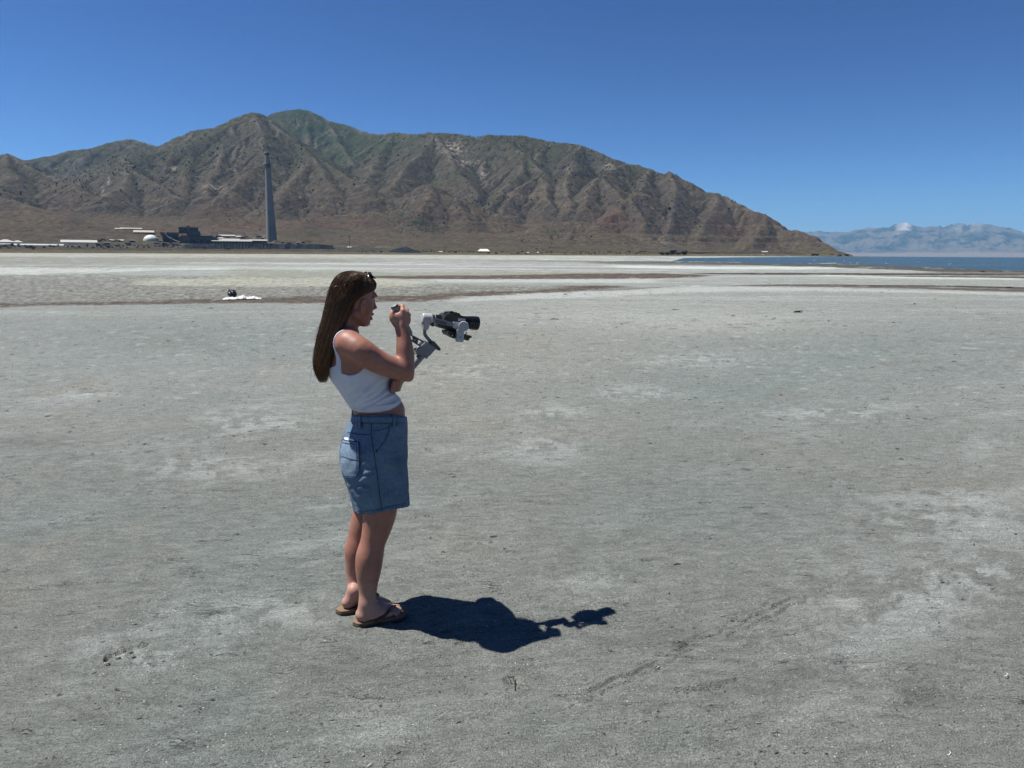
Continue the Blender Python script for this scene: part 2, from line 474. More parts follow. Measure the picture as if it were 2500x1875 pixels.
    c = t.mix(t.math('MULTIPLY', dk, 0.75), c, (0.07, 0.068, 0.06, 1))
    # torn edges of the crust: narrow broken lines along the grain
    cn = t.noise(2.6, 4, 0.5, t.mapping((1, 5.0, 1), (0, 0, math.radians(-20))), 0.12)
    ridge = t.math('ABSOLUTE', t.math('SUBTRACT', cn, 0.5))
    brk = t.ramp(t.noise(4.5, 4, 0.6, P), 0.57, 0.66)
    crack = t.math('MULTIPLY', t.ramp(ridge, 0.004, 0.012, 1.0, 0.0), brk, clamp=True)
    c = t.mix(t.math('MULTIPLY', crack, 0.45), c, (0.10, 0.10, 0.09, 1))
    t.base(c)
    h = t.math('ADD', t.math('MULTIPLY', nf, 0.6), t.math('MULTIPLY', nb, 0.55))
    h = t.math('ADD', h, t.math('MULTIPLY', nm, 0.9))
    h = t.math('SUBTRACT', h, t.math('MULTIPLY', crack, 0.9))
    h = t.math('ADD', h, t.math('MULTIPLY', sp, 0.25))
    h = t.math('ADD', h, t.math('MULTIPLY', dk, 0.5))
    t.bump(h, 1.0, 0.030)
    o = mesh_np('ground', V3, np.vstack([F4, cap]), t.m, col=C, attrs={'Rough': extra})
    tag(o, kind='structure')
    return o
build_ground()

# ------------------------------------------------------------------ the lake
def build_lake():
    """open water, cut where the mud rises through it"""
    az = np.radians(np.linspace(9, 62, 420))
    th = np.concatenate([np.linspace(1.75, 0.2, 150), np.geomspace(0.2, 0.0030, 64)[1:]])
    r = CAMH / np.tan(np.radians(th))
    R, A = np.meshgrid(r, az, indexing='ij')
    X, Y = R * np.sin(A), R * np.cos(A)
    Z = -0.045 + 0.012 * fbm(X * 0.25, Y * 0.5, 3, 301) * sstep(900, 200, R)
    t = NT('lake_water', 0.22, (0.035, 0.075, 0.098), 0, 0.5)
    P = t.obj()
    w = t.noise(0.55, 5, 0.62, t.mapping((0.6, 1.0, 1), (0, 0, 0.35)), 0.6)
    w2 = t.noise(2.4, 3, 0.6, t.mapping((0.7, 1.0, 1), (0, 0, 0.35)))
    h = t.math('ADD', w, t.math('MULTIPLY', w2, 0.3))
    t.bump(h, 1.0, 0.55)
    k = t.ramp(t.noise(0.09, 5, 0.65, t.mapping((0.25, 1.0, 1))), 0.35, 0.65)
    t.base(t.mix(k, (0.020, 0.045, 0.058, 1), (0.050, 0.085, 0.098, 1)))
    # broken white crests far out
    cr = t.math('MULTIPLY', t.ramp(t.noise(0.30, 5, 0.7, t.mapping((0.45, 1.0, 1))), 0.70, 0.74), 0.8, clamp=True)
    t.p.inputs['Roughness'].default_value = 0.3
    o = mesh_np('lake_water', np.stack([X, Y, Z], -1), grid_faces(*X.shape), t.m)
    tag(o, kind='structure')
build_lake()
# ------------------------------------------------------------------ the near mountain: ridges and spurs as drawn by the land
def ridge_pts(rows):
    a = np.array(rows, float)
    return at_dist(a[:, 0], a[:, 1], a[:, 2])

MAIN_RIDGES = [
    # skyline of the hills at the far left, behind
    dict(p=[(-260, 400, 7800), (-60, 392, 7600), (53, 392, 7500), (114, 382, 7500), (163, 368, 7500), (212, 362, 7500), (260, 348, 7500), (313, 340, 7500), (350, 347, 7400), (385, 358, 7300), (470, 385, 7200)], k=0.50, sub=1),
    # nearest hill at the left edge
    dict(p=[(-240, 402, 5600), (-80, 392, 5500), (18, 377, 5400), (53, 391, 5200), (110, 428, 4900), (190, 470, 4500)], k=0.62, sub=1),
    dict(p=[(18, 377, 5400), (10, 430, 4700), (-20, 480, 4200)], k=0.6, sub=1),
    dict(p=[(100, 425, 4950), (150, 440, 4600), (190, 462, 4300)], k=0.6, sub=1),
    # second rank: tree-topped hills in front of the gap
    dict(p=[(150, 440, 6200), (228, 413, 5900), (262, 400, 5700), (309, 384, 5500), (345, 378, 5400), (400, 372, 5500), (440, 360, 5500)], k=0.62, sub=1),
    dict(p=[(309, 384, 5500), (318, 410, 4800), (290, 450, 4400), (255, 480, 4100)], k=0.66, sub=1),
    dict(p=[(318, 410, 4800), (370, 445, 4450), (430, 482, 4100)], k=0.66, sub=1),
    dict(p=[(228, 413, 5900), (200, 445, 5000), (170, 478, 4400)], k=0.62, sub=1),
    # front massif, its left shoulder and peak, and the long ridge falling right
    dict(p=[(385, 362, 6000), (407, 348, 6000), (440, 334, 5900), (472, 321, 5850), (504, 314, 5800), (537, 315, 5700), (570, 291, 5650), (600, 279, 5600), (614, 276, 5600), (632, 280, 5600), (647, 288, 5600), (690, 326, 5350), (711, 348, 5200), (757, 372, 4850), (813, 412, 4450), (862, 437, 4150), (905, 455, 3900)], k=0.62, sub=1),
    dict(p=[(472, 321, 5850), (462, 370, 5200), (452, 420, 4700), (440, 470, 4250)], k=0.66, sub=1),
    dict(p=[(537, 315, 5700), (545, 355, 5150), (530, 400, 4700), (515, 440, 4350), (500, 478, 4050)], k=0.70, sub=1),
    dict(p=[(614, 276, 5600), (640, 330, 5050), (652, 387, 4500), (610, 430, 4150), (560, 468, 3950), (530, 486, 3850)], k=0.66, sub=1),
    dict(p=[(757, 372, 4850), (761, 386, 4600), (725, 430, 4250), (690, 462, 4000), (660, 490, 3800)], k=0.66, sub=1),
    dict(p=[(761, 386, 4600), (800, 430, 4200), (815, 468, 3900)], k=0.66, sub=1),
    # back peak and the green ridge to its right
    dict(p=[(560, 330, 7400), (600, 305, 7300), (647, 287, 7200), (670, 278, 7200), (692, 272, 7150), (710, 268, 7100), (728, 266, 7100), (753, 271, 7050), (775, 283, 7000), (797, 295, 6900), (820, 299, 6800), (850, 307, 6700), (885, 321, 6500), (918, 328, 6300), (963, 323, 6100), (1011, 328, 5800), (1060, 324, 5500), (1109, 326, 5450), (1140, 332, 5420), (1166, 337, 5400), (1195, 330, 5350), (1240, 332, 5300), (1280, 332, 5250), (1321, 341, 5200), (1365, 349, 5120), (1410, 354, 5050), (1440, 364, 5000), (1471, 377, 4900), (1505, 391, 4800), (1532, 400, 4750), (1560, 405, 4700), (1585, 412, 4650), (1606, 422, 4580), (1622, 426, 4550), (1638, 420, 4520), (1658, 432, 4480), (1680, 446, 4420), (1700, 459, 4380), (1718, 470, 4350), (1746, 472, 4300), (1775, 486, 4220), (1803, 500, 4150), (1830, 512, 4080), (1848, 518, 4030), (1868, 526, 3980), (1885, 546, 3900), (1913, 561, 3800), (1934, 562, 3750), (1966, 575, 3660), (1991, 589, 3580), (2019, 599, 3500), (2043, 616, 3400), (2056, 626, 3360)], k=0.62, sub=1),
    dict(p=[(797, 295, 6900), (830, 350, 6200), (860, 400, 5600), (890, 430, 5200)], k=0.60, sub=1),
    dict(p=[(963, 323, 6100), (930, 370, 5500), (905, 410, 5000), (890, 440, 4600)], k=0.62, sub=1),
    dict(p=[(1060, 324, 5500), (1044, 353, 5150), (1003, 393, 4700), (968, 438, 4350), (945, 462, 4100)], k=0.68, sub=1),
    dict(p=[(1060, 324, 5500), (1090, 370, 4950), (1120, 425, 4450), (1165, 470, 4050)], k=0.66, sub=1),
    dict(p=[(1248, 347, 5150), (1280, 377, 4800), (1262, 420, 4400), (1227, 466, 4050), (1195, 505, 3800)], k=0.70, sub=1),
    dict(p=[(1280, 377, 4800), (1317, 418, 4400), (1330, 455, 4100), (1345, 500, 3800)], k=0.68, sub=1),
    dict(p=[(1317, 418, 4400), (1262, 465, 4050), (1230, 505, 3800)], k=0.70, sub=1),
    dict(p=[(1410, 354, 5050), (1395, 400, 4550), (1378, 438, 4200), (1395, 480, 3900), (1400, 510, 3700)], k=0.70, sub=1),
    dict(p=[(1532, 400, 4750), (1490, 415, 4450), (1467, 432, 4200), (1435, 470, 3900), (1430, 505, 3700)], k=0.70, sub=1),
    dict(p=[(1467, 432, 4200), (1510, 465, 3950), (1525, 490, 3750)], k=0.72, sub=1),
    dict(p=[(1638, 420, 4520), (1648, 462, 4150), (1652, 500, 3850), (1640, 545, 3560), (1625, 580, 3350)], k=0.78, sub=1),
    dict(p=[(1585, 412, 4650), (1575, 450, 4250), (1560, 475, 3950)], k=0.75, sub=1),
    dict(p=[(1575, 470, 3950), (1540, 482, 3800), (1505, 512, 3650), (1465, 540, 3500)], k=0.60, sub=1),
    dict(p=[(1540, 482, 3800), (1565, 530, 3500), (1580, 575, 3300)], k=0.72, sub=1),
    dict(p=[(1746, 472, 4300), (1735, 520, 3900), (1720, 560, 3600), (1705, 590, 3400)], k=0.75, sub=1),
    dict(p=[(1868, 526, 3980), (1850, 560, 3700), (1825, 590, 3480)], k=0.8, sub=1),
    # the pyramid hill in front of the valley, and low foothills
    dict(p=[(950, 500, 3900), (1000, 474, 3850), (1035, 456, 3800), (1052, 449, 3780), (1072, 458, 3750), (1110, 480, 3700), (1160, 504, 3620), (1210, 522, 3540)], k=0.58, sub=1),
    dict(p=[(1052, 449, 3780), (1040, 490, 3500), (1010, 520, 3350)], k=0.66, sub=1),
    dict(p=[(1110, 480, 3700), (1120, 515, 3450), (1130, 535, 3350)], k=0.62, sub=1),
    dict(p=[(30, 505, 3300), (90, 520, 3150), (165, 535, 2950), (200, 548, 2900)], k=0.5, sub=1),
    dict(p=[(-120, 480, 3900), (0, 478, 3800), (50, 500, 3500), (100, 515, 3300)], k=0.5, sub=1),
    dict(p=[(590, 540, 3250), (530, 533, 3300), (500, 540, 3250)], k=0.35, sub=0),
    dict(p=[(740, 545, 3250), (800, 525, 3400), (860, 520, 3450), (940, 518, 3500)], k=0.35, sub=0),
    dict(p=[(1330, 545, 3350), (1400, 540, 3350), (1450, 545, 3300)], k=0.40, sub=0),
]

def build_mountain():
    az = np.radians(np.concatenate([np.linspace(-62, -40, 60)[:-1], np.linspace(-40, 26, 860), np.linspace(26, 32, 12)[1:]]))
    r = np.concatenate([np.linspace(1500, 2700, 60)[:-1], np.linspace(2700, 5600, 330)[:-1], np.linspace(5600, 7600, 110)[:-1], np.linspace(7600, 11500, 40)])
    R, A = np.meshgrid(r, az, indexing='ij')
    X, Y = R * np.sin(A), R * np.cos(A)
    # warp so that the ridges wander and their flanks are not straight
    wx = X + 55 * fbm(X / 520, Y / 520, 4, 401) + 10 * fbm(X / 70, Y / 70, 3, 405)
    wy = Y + 55 * fbm(X / 520, Y / 520, 4, 402) + 10 * fbm(X / 70, Y / 70, 3, 406)
    segs = []
    rs = random.Random(11)
    for rd in MAIN_RIDGES:
        P = ridge_pts(rd['p'])
        for a, b in zip(P[:-1], P[1:]):
            segs.append((a, b, rd['k'], 2000.0))
        if not rd['sub']:
            continue
        # side spurs
        seglen = np.linalg.norm(np.diff(P[:, :2], axis=0), axis=1)
        total, s = seglen.sum(), rs.uniform(30, 90)
        while s < total:
            i = int(np.searchsorted(np.cumsum(seglen), s))
            i = min(i, len(P) - 2)
            f = (s - (np.cumsum(seglen)[i] - seglen[i])) / max(seglen[i], 1e-6)
            a = P[i] * (1 - f) + P[i + 1] * f
            d = (P[i + 1] - P[i])[:2]
            d = d / max(np.linalg.norm(d), 1e-6)
            down = 1 if P[i + 1][2] < P[i][2] else -1
            for side in (-1, 1):
                if rs.random() < 0.2: continue
                nrm = np.array([-d[1], d[0]]) * side
                dirv = nrm + d * down * rs.uniform(0.2, 0.9)
                dirv /= np.linalg.norm(dirv)
                L = rs.uniform(0.25, 0.65) * max(a[2], 60) / 0.6
                k2 = rd['k'] * rs.uniform(0.72, 0.93)
                b = a.copy(); b[:2] += dirv * L; b[2] = a[2] - L * k2
                a2 = a.copy(); a2[2] -= 4
                segs.append((a2, b, rs.uniform(0.8, 1.05), 420.0))
                # and twigs of them
                for q in range(3):
                    ff = rs.uniform(0.15, 0.9)
                    c = a2 * (1 - ff) + b * ff
                    sd = rs.choice((-1, 1))
                    n2 = np.array([-dirv[1], dirv[0]]) * sd + dirv * rs.uniform(0.5, 1.1)
                    n2 /= np.linalg.norm(n2)
                    L2 = L * rs.uniform(0.2, 0.42)
                    e = c.copy(); e[:2] += n2 * L2; e[2] = c[2] - L2 * k2 * 1.05
                    c = c.copy(); c[2] -= 2
                    segs.append((c, e, 1.0, 180.0))
            s += rs.uniform(200, 420)
    # the fan at the foot
    d0 = R - np.interp(np.degrees(A), [-62, -36, -20, -8, 4, 12, 18, 22, 25, 32], [1750, 1750, 1850, 2000, 2200, 2500, 2900, 3200, 3350, 3400])
    fan = np.where(d0 > 0, 0.020 * d0 + 0.00005 * np.clip(d0, 0, 1500) ** 2, 0.02 * d0)
    fan = np.minimum(fan, np.interp(np.degrees(A), [-62, 8, 14, 18, 20, 22, 24, 25, 26], [400, 300, 160, 75, 40, 20, 9, 3, 1.0]))
    fan = fan + np.clip(d0, 0, 300) / 300 * np.interp(np.degrees(A), [14, 24], [5, 1]) * fbm(X / 160, Y / 160, 4, 411)
    Z = np.full(X.shape, -1e4)
    RA = 0.30 + 1.0 * sstep(-0.35, 0.4, fbm(X / 640, Y / 640, 3, 471))
    drop = np.full(X.shape, 1e4)
    flatX, flatY = wx.ravel(), wy.ravel()
    Zf = Z.ravel()
    colaz, rr = az, r
    for a, b, k, reach in segs:
        top = max(a[2], b[2])
        reach = min(reach, top / k + 60)
        # only the columns and rows the segment can touch
        azs = [math.atan2(p[0], p[1]) for p in (a, b)]
        ds = [math.hypot(p[0], p[1]) for p in (a, b)]
        m = (reach + 90) / min(ds)
        j0, j1 = np.searchsorted(az, [min(azs) - m, max(azs) + m])
        i0, i1 = np.searchsorted(r, [min(ds) - reach - 90, max(ds) + reach + 90])
        if j1 <= j0 or i1 <= i0: continue
        sx, sy = wx[i0:i1, j0:j1], wy[i0:i1, j0:j1]
        dx, dy = b[0] - a[0], b[1] - a[1]
        L2 = dx * dx + dy * dy + 1e-9
        t = np.clip(((sx - a[0]) * dx + (sy - a[1]) * dy) / L2, 0, 1)
        dist = np.hypot(sx - a[0] - t * dx, sy - a[1] - t * dy)
        zr = a[2] + t * (b[2] - a[2])
        # flanks a little concave: steep near the crest, easing to the foot
        soft = 14.0
        # ribs and gullies that run straight down each flank from its ridge
        al = t * math.sqrt(L2) + (a[0] * 1.3 + a[1] * 0.7) + 16 * vnoise(dist / 90.0, t * 2.0, 461) + 5 * vnoise(dist / 25.0, t * 9.0, 462)
        side = np.where((sx - a[0]) * dy - (sy - a[1]) * dx > 0, 3.0, 7.0)
        rib = np.abs(vnoise(al / 105.0, side, 463)) * 1.0 + np.abs(vnoise(al / 38.0, side, 464)) * 0.42
        z = zr - k * (np.sqrt(dist * dist + soft * soft) - soft) - np.minimum(dist * 0.17, 36.0) * rib * (reach > 150) * RA[i0:i1, j0:j1]
        sub = Z[i0:i1, j0:j1]
        np.maximum(sub, z, out=sub)
    # gullies and rock steps
    hgt = np.clip(Z, 0, 1500)
    amp = sstep(20, 260, Z)
    g1 = ridged(wx / 230, wy / 230, 4, 421, 0.55) - 0.72
    g2 = ridged(wx / 62, wy / 62, 3, 431, 0.55) - 0.72
    crest = sstep(0, 60, 60 + 0 * Z)
    Z = Z + amp * (17 * g1 + 10 * g2)
    ledge = fbm(X / 300, Y / 300, 3, 441)
    Z = Z + amp * sstep(0.0, 0.3, ledge) * 4.0 * np.sin(Z / 13.0 + 3 * ledge)
    # the shore terraces of the old lake, cut into the foot slopes
    w = 40.0
    s = np.clip((Z - fan) / w, -1, 1)
    out = np.where(s >= 1, Z, np.where(s <= -1, fan, fan + w * (s + 1) ** 2 / 4))
    for lvl, wid in ((92, 14), (150, 10), (60, 8)):
        tq = np.exp(-((out - lvl) / wid) ** 2)
        out = out - 0.55 * (out - lvl) * tq
    Z = out + sstep(2, 40, out) * (1.6 * fbm(X / 30, Y / 30, 3, 451))
    Z = np.where(R > 11000, -20, Z)
    keepm = sstep(math.radians(25.9), math.radians(25.1), A)
    Z = Z * keepm - 30 * (1 - keepm)
    spit = 2.6 * sstep(math.radians(27.6), math.radians(26.2), A) * sstep(3240, 3300, R) * sstep(3460, 3400, R) - 1.0
    Z = np.where(A > math.radians(24.5), np.maximum(Z, spit), Z)
    # ---- albedo
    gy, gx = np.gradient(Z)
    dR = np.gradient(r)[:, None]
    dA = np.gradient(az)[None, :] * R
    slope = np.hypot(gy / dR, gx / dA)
    px, py = to_px(np.stack([X, Y, Z], -1))
    n1 = fbm(X / 260, Y / 260, 5, 501, 0.6)
    n2 = fbm(X / 60, Y / 60, 4, 511, 0.6)
    n3 = fbm(X / 24, Y / 24, 3, 521, 0.6)
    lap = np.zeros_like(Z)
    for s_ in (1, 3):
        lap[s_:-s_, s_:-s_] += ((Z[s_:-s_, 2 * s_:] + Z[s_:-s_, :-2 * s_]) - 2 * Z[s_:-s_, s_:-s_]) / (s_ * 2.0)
    col = np.ones(X.shape + (3,)) * np.array([0.142, 0.112, 0.078])
    def paint(c, a):
        nonlocal col
        a = np.clip(a, 0, 1)[..., None]
        col = col * (1 - a) + np.array(c) * a
    paint((0.145, 0.128, 0.092), sstep(0.0, 0.5, n1) * 0.7)
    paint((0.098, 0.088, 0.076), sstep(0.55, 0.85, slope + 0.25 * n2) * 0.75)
    hi = sstep(250, 600, Z + 190 * n1)
    paint((0.078, 0.086, 0.045), hi * sstep(1.05, 0.5, slope + 0.2 * n2) * 0.85)
    backgreen = np.exp(-((px - 790) / 190.0) ** 2) * sstep(440, 370, py) * sstep(5300, 5700, R)
    paint((0.052, 0.077, 0.037), backgreen * 0.9)
    # red-brown scree at the foot
    paint((0.150, 0.098, 0.075), sstep(0.05, 0.4, fbm(X / 420, Y / 300, 3, 531)) * sstep(330, 160, Z) * sstep(30, 90, Z) * 0.7)
    paint((0.165, 0.105, 0.080), np.exp(-((px - 1500) / 45.0) ** 2 - ((py - 535) / 26.0) ** 2) * 0.8)
    paint((0.185, 0.150, 0.112), np.exp(-((px - 1340) / 70.0) ** 2 - ((py - 480) / 35.0) ** 2) * 0.6 * sstep(-0.3, 0.3, n2))
    # grassy fan
    paint((0.130, 0.114, 0.076), sstep(60, 20, Z) * 0.8)
    paint((0.090, 0.098, 0.062), sstep(0.1, 0.5, fbm(X / 180, Y / 180, 4, 541)) * sstep(140, 40, Z) * 0.55)
    # brush in the gullies, dark
    curv = ridged(wx / 230, wy / 230, 4, 421, 0.55)
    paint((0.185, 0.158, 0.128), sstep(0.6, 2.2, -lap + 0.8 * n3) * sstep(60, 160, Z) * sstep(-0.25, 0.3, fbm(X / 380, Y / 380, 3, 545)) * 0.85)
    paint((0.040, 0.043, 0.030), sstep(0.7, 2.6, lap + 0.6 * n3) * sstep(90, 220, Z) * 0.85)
    def blob(x, y, rx, ry, c, a, thr=-0.2):
        q = ((px - x) / rx) ** 2 + ((py - y) / ry) ** 2
        paint(c, np.exp(-q * 1.2) * a * sstep(thr, thr + 0.35, n3 + 0.5 * n2))
    for x, y, rx, ry in ((1000, 545, 80, 22), (1060, 560, 45, 18), (1350, 570, 25, 16), (760, 568, 50, 16), (1220, 492, 30, 16), (1180, 500, 30, 14), (1395, 590, 8, 10), (480, 525, 70, 18), (910, 440, 40, 20)):
        blob(x, y, rx, ry, (0.040, 0.052, 0.030), 0.9, -0.1)
    # bare pale limestone scars
    for x, y, rx, ry in ((1105, 363, 34, 16), (1128, 398, 20, 9), (1062, 341, 7, 5), (1180, 425, 8, 16), (1163, 394, 8, 5), (573, 417, 7, 6), (425, 411, 8, 5), (520, 460, 28, 10), (1480, 405, 18, 12), (1390, 415, 8, 8), (265, 440, 4, 12), (250, 465, 4, 10)):
        blob(x, y, rx, ry, (0.50, 0.43, 0.36), 1.0, -0.12)
    # dark crags
    for x, y, rx, ry, c in ((185, 540, 26, 14, 0.055), (1052, 455, 14, 8, 0.06), (1555, 490, 22, 10, 0.055), (1650, 520, 80, 60, 0.062), (1865, 535, 24, 10, 0.055), (1965, 580, 20, 7, 0.05), (1720, 530, 40, 20, 0.06), (1120, 500, 40, 10, 0.07), (1390, 555, 20, 8, 0.065), (20, 505, 22, 9, 0.06), (640, 400, 20, 10, 0.08), (1420, 390, 90, 30, 0.075)):
        blob(x, y, rx, ry, (c, c * 0.98, c * 0.96), 0.9, -0.15)
    # pale tracks and the washed fan on the right
    blob(1610, 590, 50, 14, (0.22, 0.20, 0.175), 0.8, -0.1)
    blob(430, 545, 60, 6, (0.20, 0.18, 0.15), 0.6, 0.0)
    blob(600, 577, 90, 5, (0.21, 0.19, 0.165), 0.8, -0.2)
    col = col * (0.54 + 0.19 * n3 + 0.12 * n2)[..., None]
    # cinder yards and black soil round the works
    paint((0.050, 0.050, 0.047), sstep(1010, 930, px) * sstep(30, 16, Z) * sstep(7, 10, Z) * sstep(-0.55, 0.05, fbm(X / 90, Y / 90, 4, 551)) * 0.85)
    paint((0.13, 0.122, 0.105), sstep(1010, 930, px) * sstep(34, 20, Z) * sstep(12, 16, Z) * sstep(0.12, 0.3, fbm(X / 60, Y / 200, 4, 553)) * 0.8)
    # meadow strip at the very foot
    paint((0.112, 0.092, 0.046), sstep(9, 4, Z) * sstep(-0.5, 0.6, Z) * 0.9)
    t = NT('mountain_ground', 0.95, (0.1, 0.09, 0.07), 0, 0.1)
    nz = t.noise(0.05, 8, 0.72)
    ny = t.noise(0.012, 6, 0.68)
    nw = t.noise(0.13, 4, 0.7)
    k = t.math('MULTIPLY', t.ramp(nz, 0.3, 0.7, 0.50, 1.50), t.ramp(ny, 0.3, 0.7, 0.80, 1.20))
    k = t.math('MULTIPLY', k, t.ramp(nw, 0.3, 0.7, 0.72, 1.28))
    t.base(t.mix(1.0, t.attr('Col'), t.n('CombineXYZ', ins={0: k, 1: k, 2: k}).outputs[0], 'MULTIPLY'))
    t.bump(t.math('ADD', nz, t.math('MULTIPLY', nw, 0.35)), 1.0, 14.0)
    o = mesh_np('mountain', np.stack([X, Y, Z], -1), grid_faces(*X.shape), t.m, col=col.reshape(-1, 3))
    tag(o, kind='structure')
    return dict(r=r, az=az, Z=Z, slope=slope, px=px, py=py, X=X, Y=Y)
MT = build_mountain()

def terrain_z(x, y):
    """height of the mountain sheet at a point"""
    rr, aa = math.hypot(x, y), math.atan2(x, y)
    i = min(max(int(np.searchsorted(MT['r'], rr)) - 1, 0), len(MT['r']) - 2)
    j = min(max(int(np.searchsorted(MT['az'], aa)) - 1, 0), len(MT['az']) - 2)
    u = (rr - MT['r'][i]) / (MT['r'][i + 1] - MT['r'][i])
    v = (aa - MT['az'][j]) / (MT['az'][j + 1] - MT['az'][j])
    Z = MT['Z']
    z = (Z[i, j] * (1 - u) + Z[i + 1, j] * u) * (1 - v) + (Z[i, j + 1] * (1 - u) + Z[i + 1, j + 1] * u) * v
    return max(float(z), 0.0)

# ------------------------------------------------------------------ the far range across the lake
def build_far_range():
    sky_px = np.array([(1500, 600), (1700, 592), (1850, 582), (1960, 567), (1985, 566), (2004, 563), (2023, 567), (2072, 566), (2095, 560), (2116, 556), (2163, 556), (2180, 550), (2192, 546), (2214, 544), (2228, 547), (2240, 551), (2255, 556), (2270, 553), (2287, 554), (2294, 551), (2302, 556), (2321, 547), (2335, 545), (2350, 545), (2360, 549), (2375, 544), (2392, 544), (2407, 546), (2438, 553), (2468, 557), (2500, 569), (2600, 572), (2700, 560), (2850, 582), (3100, 596)], float)
    az = np.radians(np.linspace(5, 44, 620))
    FS = 1.5                                       # everything below is laid out at two thirds of its distance and pushed back
    r = np.concatenate([np.linspace(20500, 24500, 30)[:-1], np.linspace(24500, 31500, 190), np.linspace(31600, 36000, 20)])
    R, A = np.meshgrid(r, az, indexing='ij')
    X, Y = R * np.sin(A), R * np.cos(A)
    crestD = 30500.0
    cpts = at_dist(sky_px[:, 0], sky_px[:, 1], crestD)
    caz = np.arctan2(cpts[:, 0], cpts[:, 1])
    H = np.interp(az, caz, cpts[:, 2])[None, :] * np.ones_like(R)
    t = np.clip((R - 24800) / (crestD - 24800), 0, 1)
    spur = ridged(X / 1500 + 0.5 * fbm(X / 900, Y / 900, 3, 611), Y / 5200, 3, 601, 0.5)
    g = ridged(X / 520, Y / 800, 4, 621, 0.55)
    body = t ** (1.0 + 1.1 * (1 - spur))
    Z = 22 + np.clip(R - 20500, 0, 4300) * 0.018 + (H - 110) * body
    Z += 300 * (spur - 0.75) * np.sin(math.pi * np.clip(t, 0, 1)) + 230 * (g - 0.75) * np.sin(math.pi * t) ** 0.7
    Z += np.where(R > crestD, -(R - crestD) * 0.35, 0)
    Z += np.clip(t, 0, 1) * 150 * (ridged(X / 420, Y / 600, 4, 631, 0.6) - 0.7)
    Z = np.where(r[:, None] < 20600, -5, Z)
    col = np.ones(X.shape + (3,)) * np.array([0.115, 0.105, 0.080])
    n = fbm(X / 900, Y / 900, 4, 641)
    def paint(c, a):
        nonlocal col
        a = np.clip(a, 0, 1)[..., None]
        col = col * (1 - a) + np.array(c) * a
    paint((0.030, 0.040, 0.026), sstep(-0.2, 0.3, n + 0.4 * fbm(X / 240, Y / 400, 3, 643)) * sstep(0.05, 0.3, t) * 0.95)
    paint((0.17, 0.145, 0.12), sstep(0.10, 0.0, t + 0.03 * n))
    f = H - Z
    paint((0.60, 0.57, 0.54), sstep(460, 260, f + 260 * fbm(X / 420, Y / 700, 3, 645)) * sstep(1150, 1300, H))
    snow = sstep(0.42, 0.30, ridged(X / 320, Y / 1500, 3, 651)) + sstep(0.35, 0.6, fbm(X / 260, Y / 260, 3, 661))
    paint((0.85, 0.87, 0.9), snow * sstep(420, 250, f) * sstep(1150, 1320, H))
    tt = NT('far_range_ground', 1.0, (0.1, 0.1, 0.08), 0, 0.0)
    tt.base(tt.attr('Col'))
    o = mesh_np('far_range', np.stack([X, Y, Z + CAMH / FS - CAMH], -1) * FS, grid_faces(*X.shape), tt.m, col=col.reshape(-1, 3))
    tag(o, kind='structure')
build_far_range()

# ------------------------------------------------------------------ the air
def build_haze():
    m = bpy.data.materials.new('haze')
    m.use_nodes = True
    nt = m.node_tree
    nt.nodes.remove(nt.nodes['Principled BSDF'])
    v = nt.nodes.new('ShaderNodeVolumePrincipled')
    v.inputs['Color'].default_value = (0.27, 0.59, 1.0, 1)
    v.inputs['Density'].default_value = 1.6e-5
    v.inputs['Anisotropy'].default_value = 0.1
    nt.links.new(v.outputs[0], nt.nodes['Material Output'].inputs['Volume'])
    x0, x1, y0, y1, z0, z1 = -50000, 52000, -1500, 60000, -62, 2700
    V = [(x, y, z) for z in (z0, z1) for y in (y0, y1) for x in (x0, x1)]
    F = [(0, 2, 3, 1), (4, 5, 7, 6), (0, 1, 5, 4), (2, 6, 7, 3), (0, 4, 6, 2), (1, 3, 7, 5)]
    o = mesh_np('haze', V, F, m, smooth=False)
    tag(o, kind='stuff')
build_haze()
# ---- swept tubes and mixed meshes
def tubes(name, paths, radii, mat, parent=None, sides=6, cols=None):
    """round tubes along many paths, in one mesh"""
    V, F, C = [], [], []
    base = 0
    for pi, P in enumerate(paths):
        P = np.asarray(P, float)
        n = len(P)
        R = np.interp(np.linspace(0, 1, n), np.linspace(0, 1, len(radii)), radii)
        T = np.gradient(P, axis=0)
        T /= np.maximum(np.linalg.norm(T, axis=1, keepdims=True), 1e-9)
        up = np.array([0.12, 0.97, 0.2])
        A = np.cross(T, up); A /= np.maximum(np.linalg.norm(A, axis=1, keepdims=True), 1e-9)
        B = np.cross(T, A)
        an = np.arange(sides) * 2 * math.pi / sides
        ring = P[:, None, :] + R[:, None, None] * (np.cos(an)[None, :, None] * A[:, None, :] + np.sin(an)[None, :, None] * B[:, None, :])
        V.append(ring.reshape(-1, 3))
        F.append(grid_faces(n, sides, wrap=True) + base)
        # end caps
        c0, c1 = base + n * sides, base + n * sides + 1
        V.append(P[[0, -1]])
        j = np.arange(sides)
        F.append(np.stack([np.full(sides, c0), base + (j + 1) % sides, base + j, base + j], -1))
        e = base + (n - 1) * sides
        F.append(np.stack([np.full(sides, c1), e + j, e + (j + 1) % sides, e + (j + 1) % sides], -1))
        if cols is not None:
            cc = np.asarray(cols[pi], float)
            if cc.ndim == 1: cc = np.repeat(cc[None], n, 0)
            C.append(np.repeat(cc, sides, 0)); C.append(cc[[0, -1]])
        base += n * sides + 2
    V, F = np.vstack(V), np.vstack(F)
    tri = F[F[:, 2] == F[:, 3]][:, :3]
    quad = F[F[:, 2] != F[:, 3]]
    return mesh_mixed(name, V, quad, tri, mat, parent, col=np.vstack(C) if cols is not None else None)

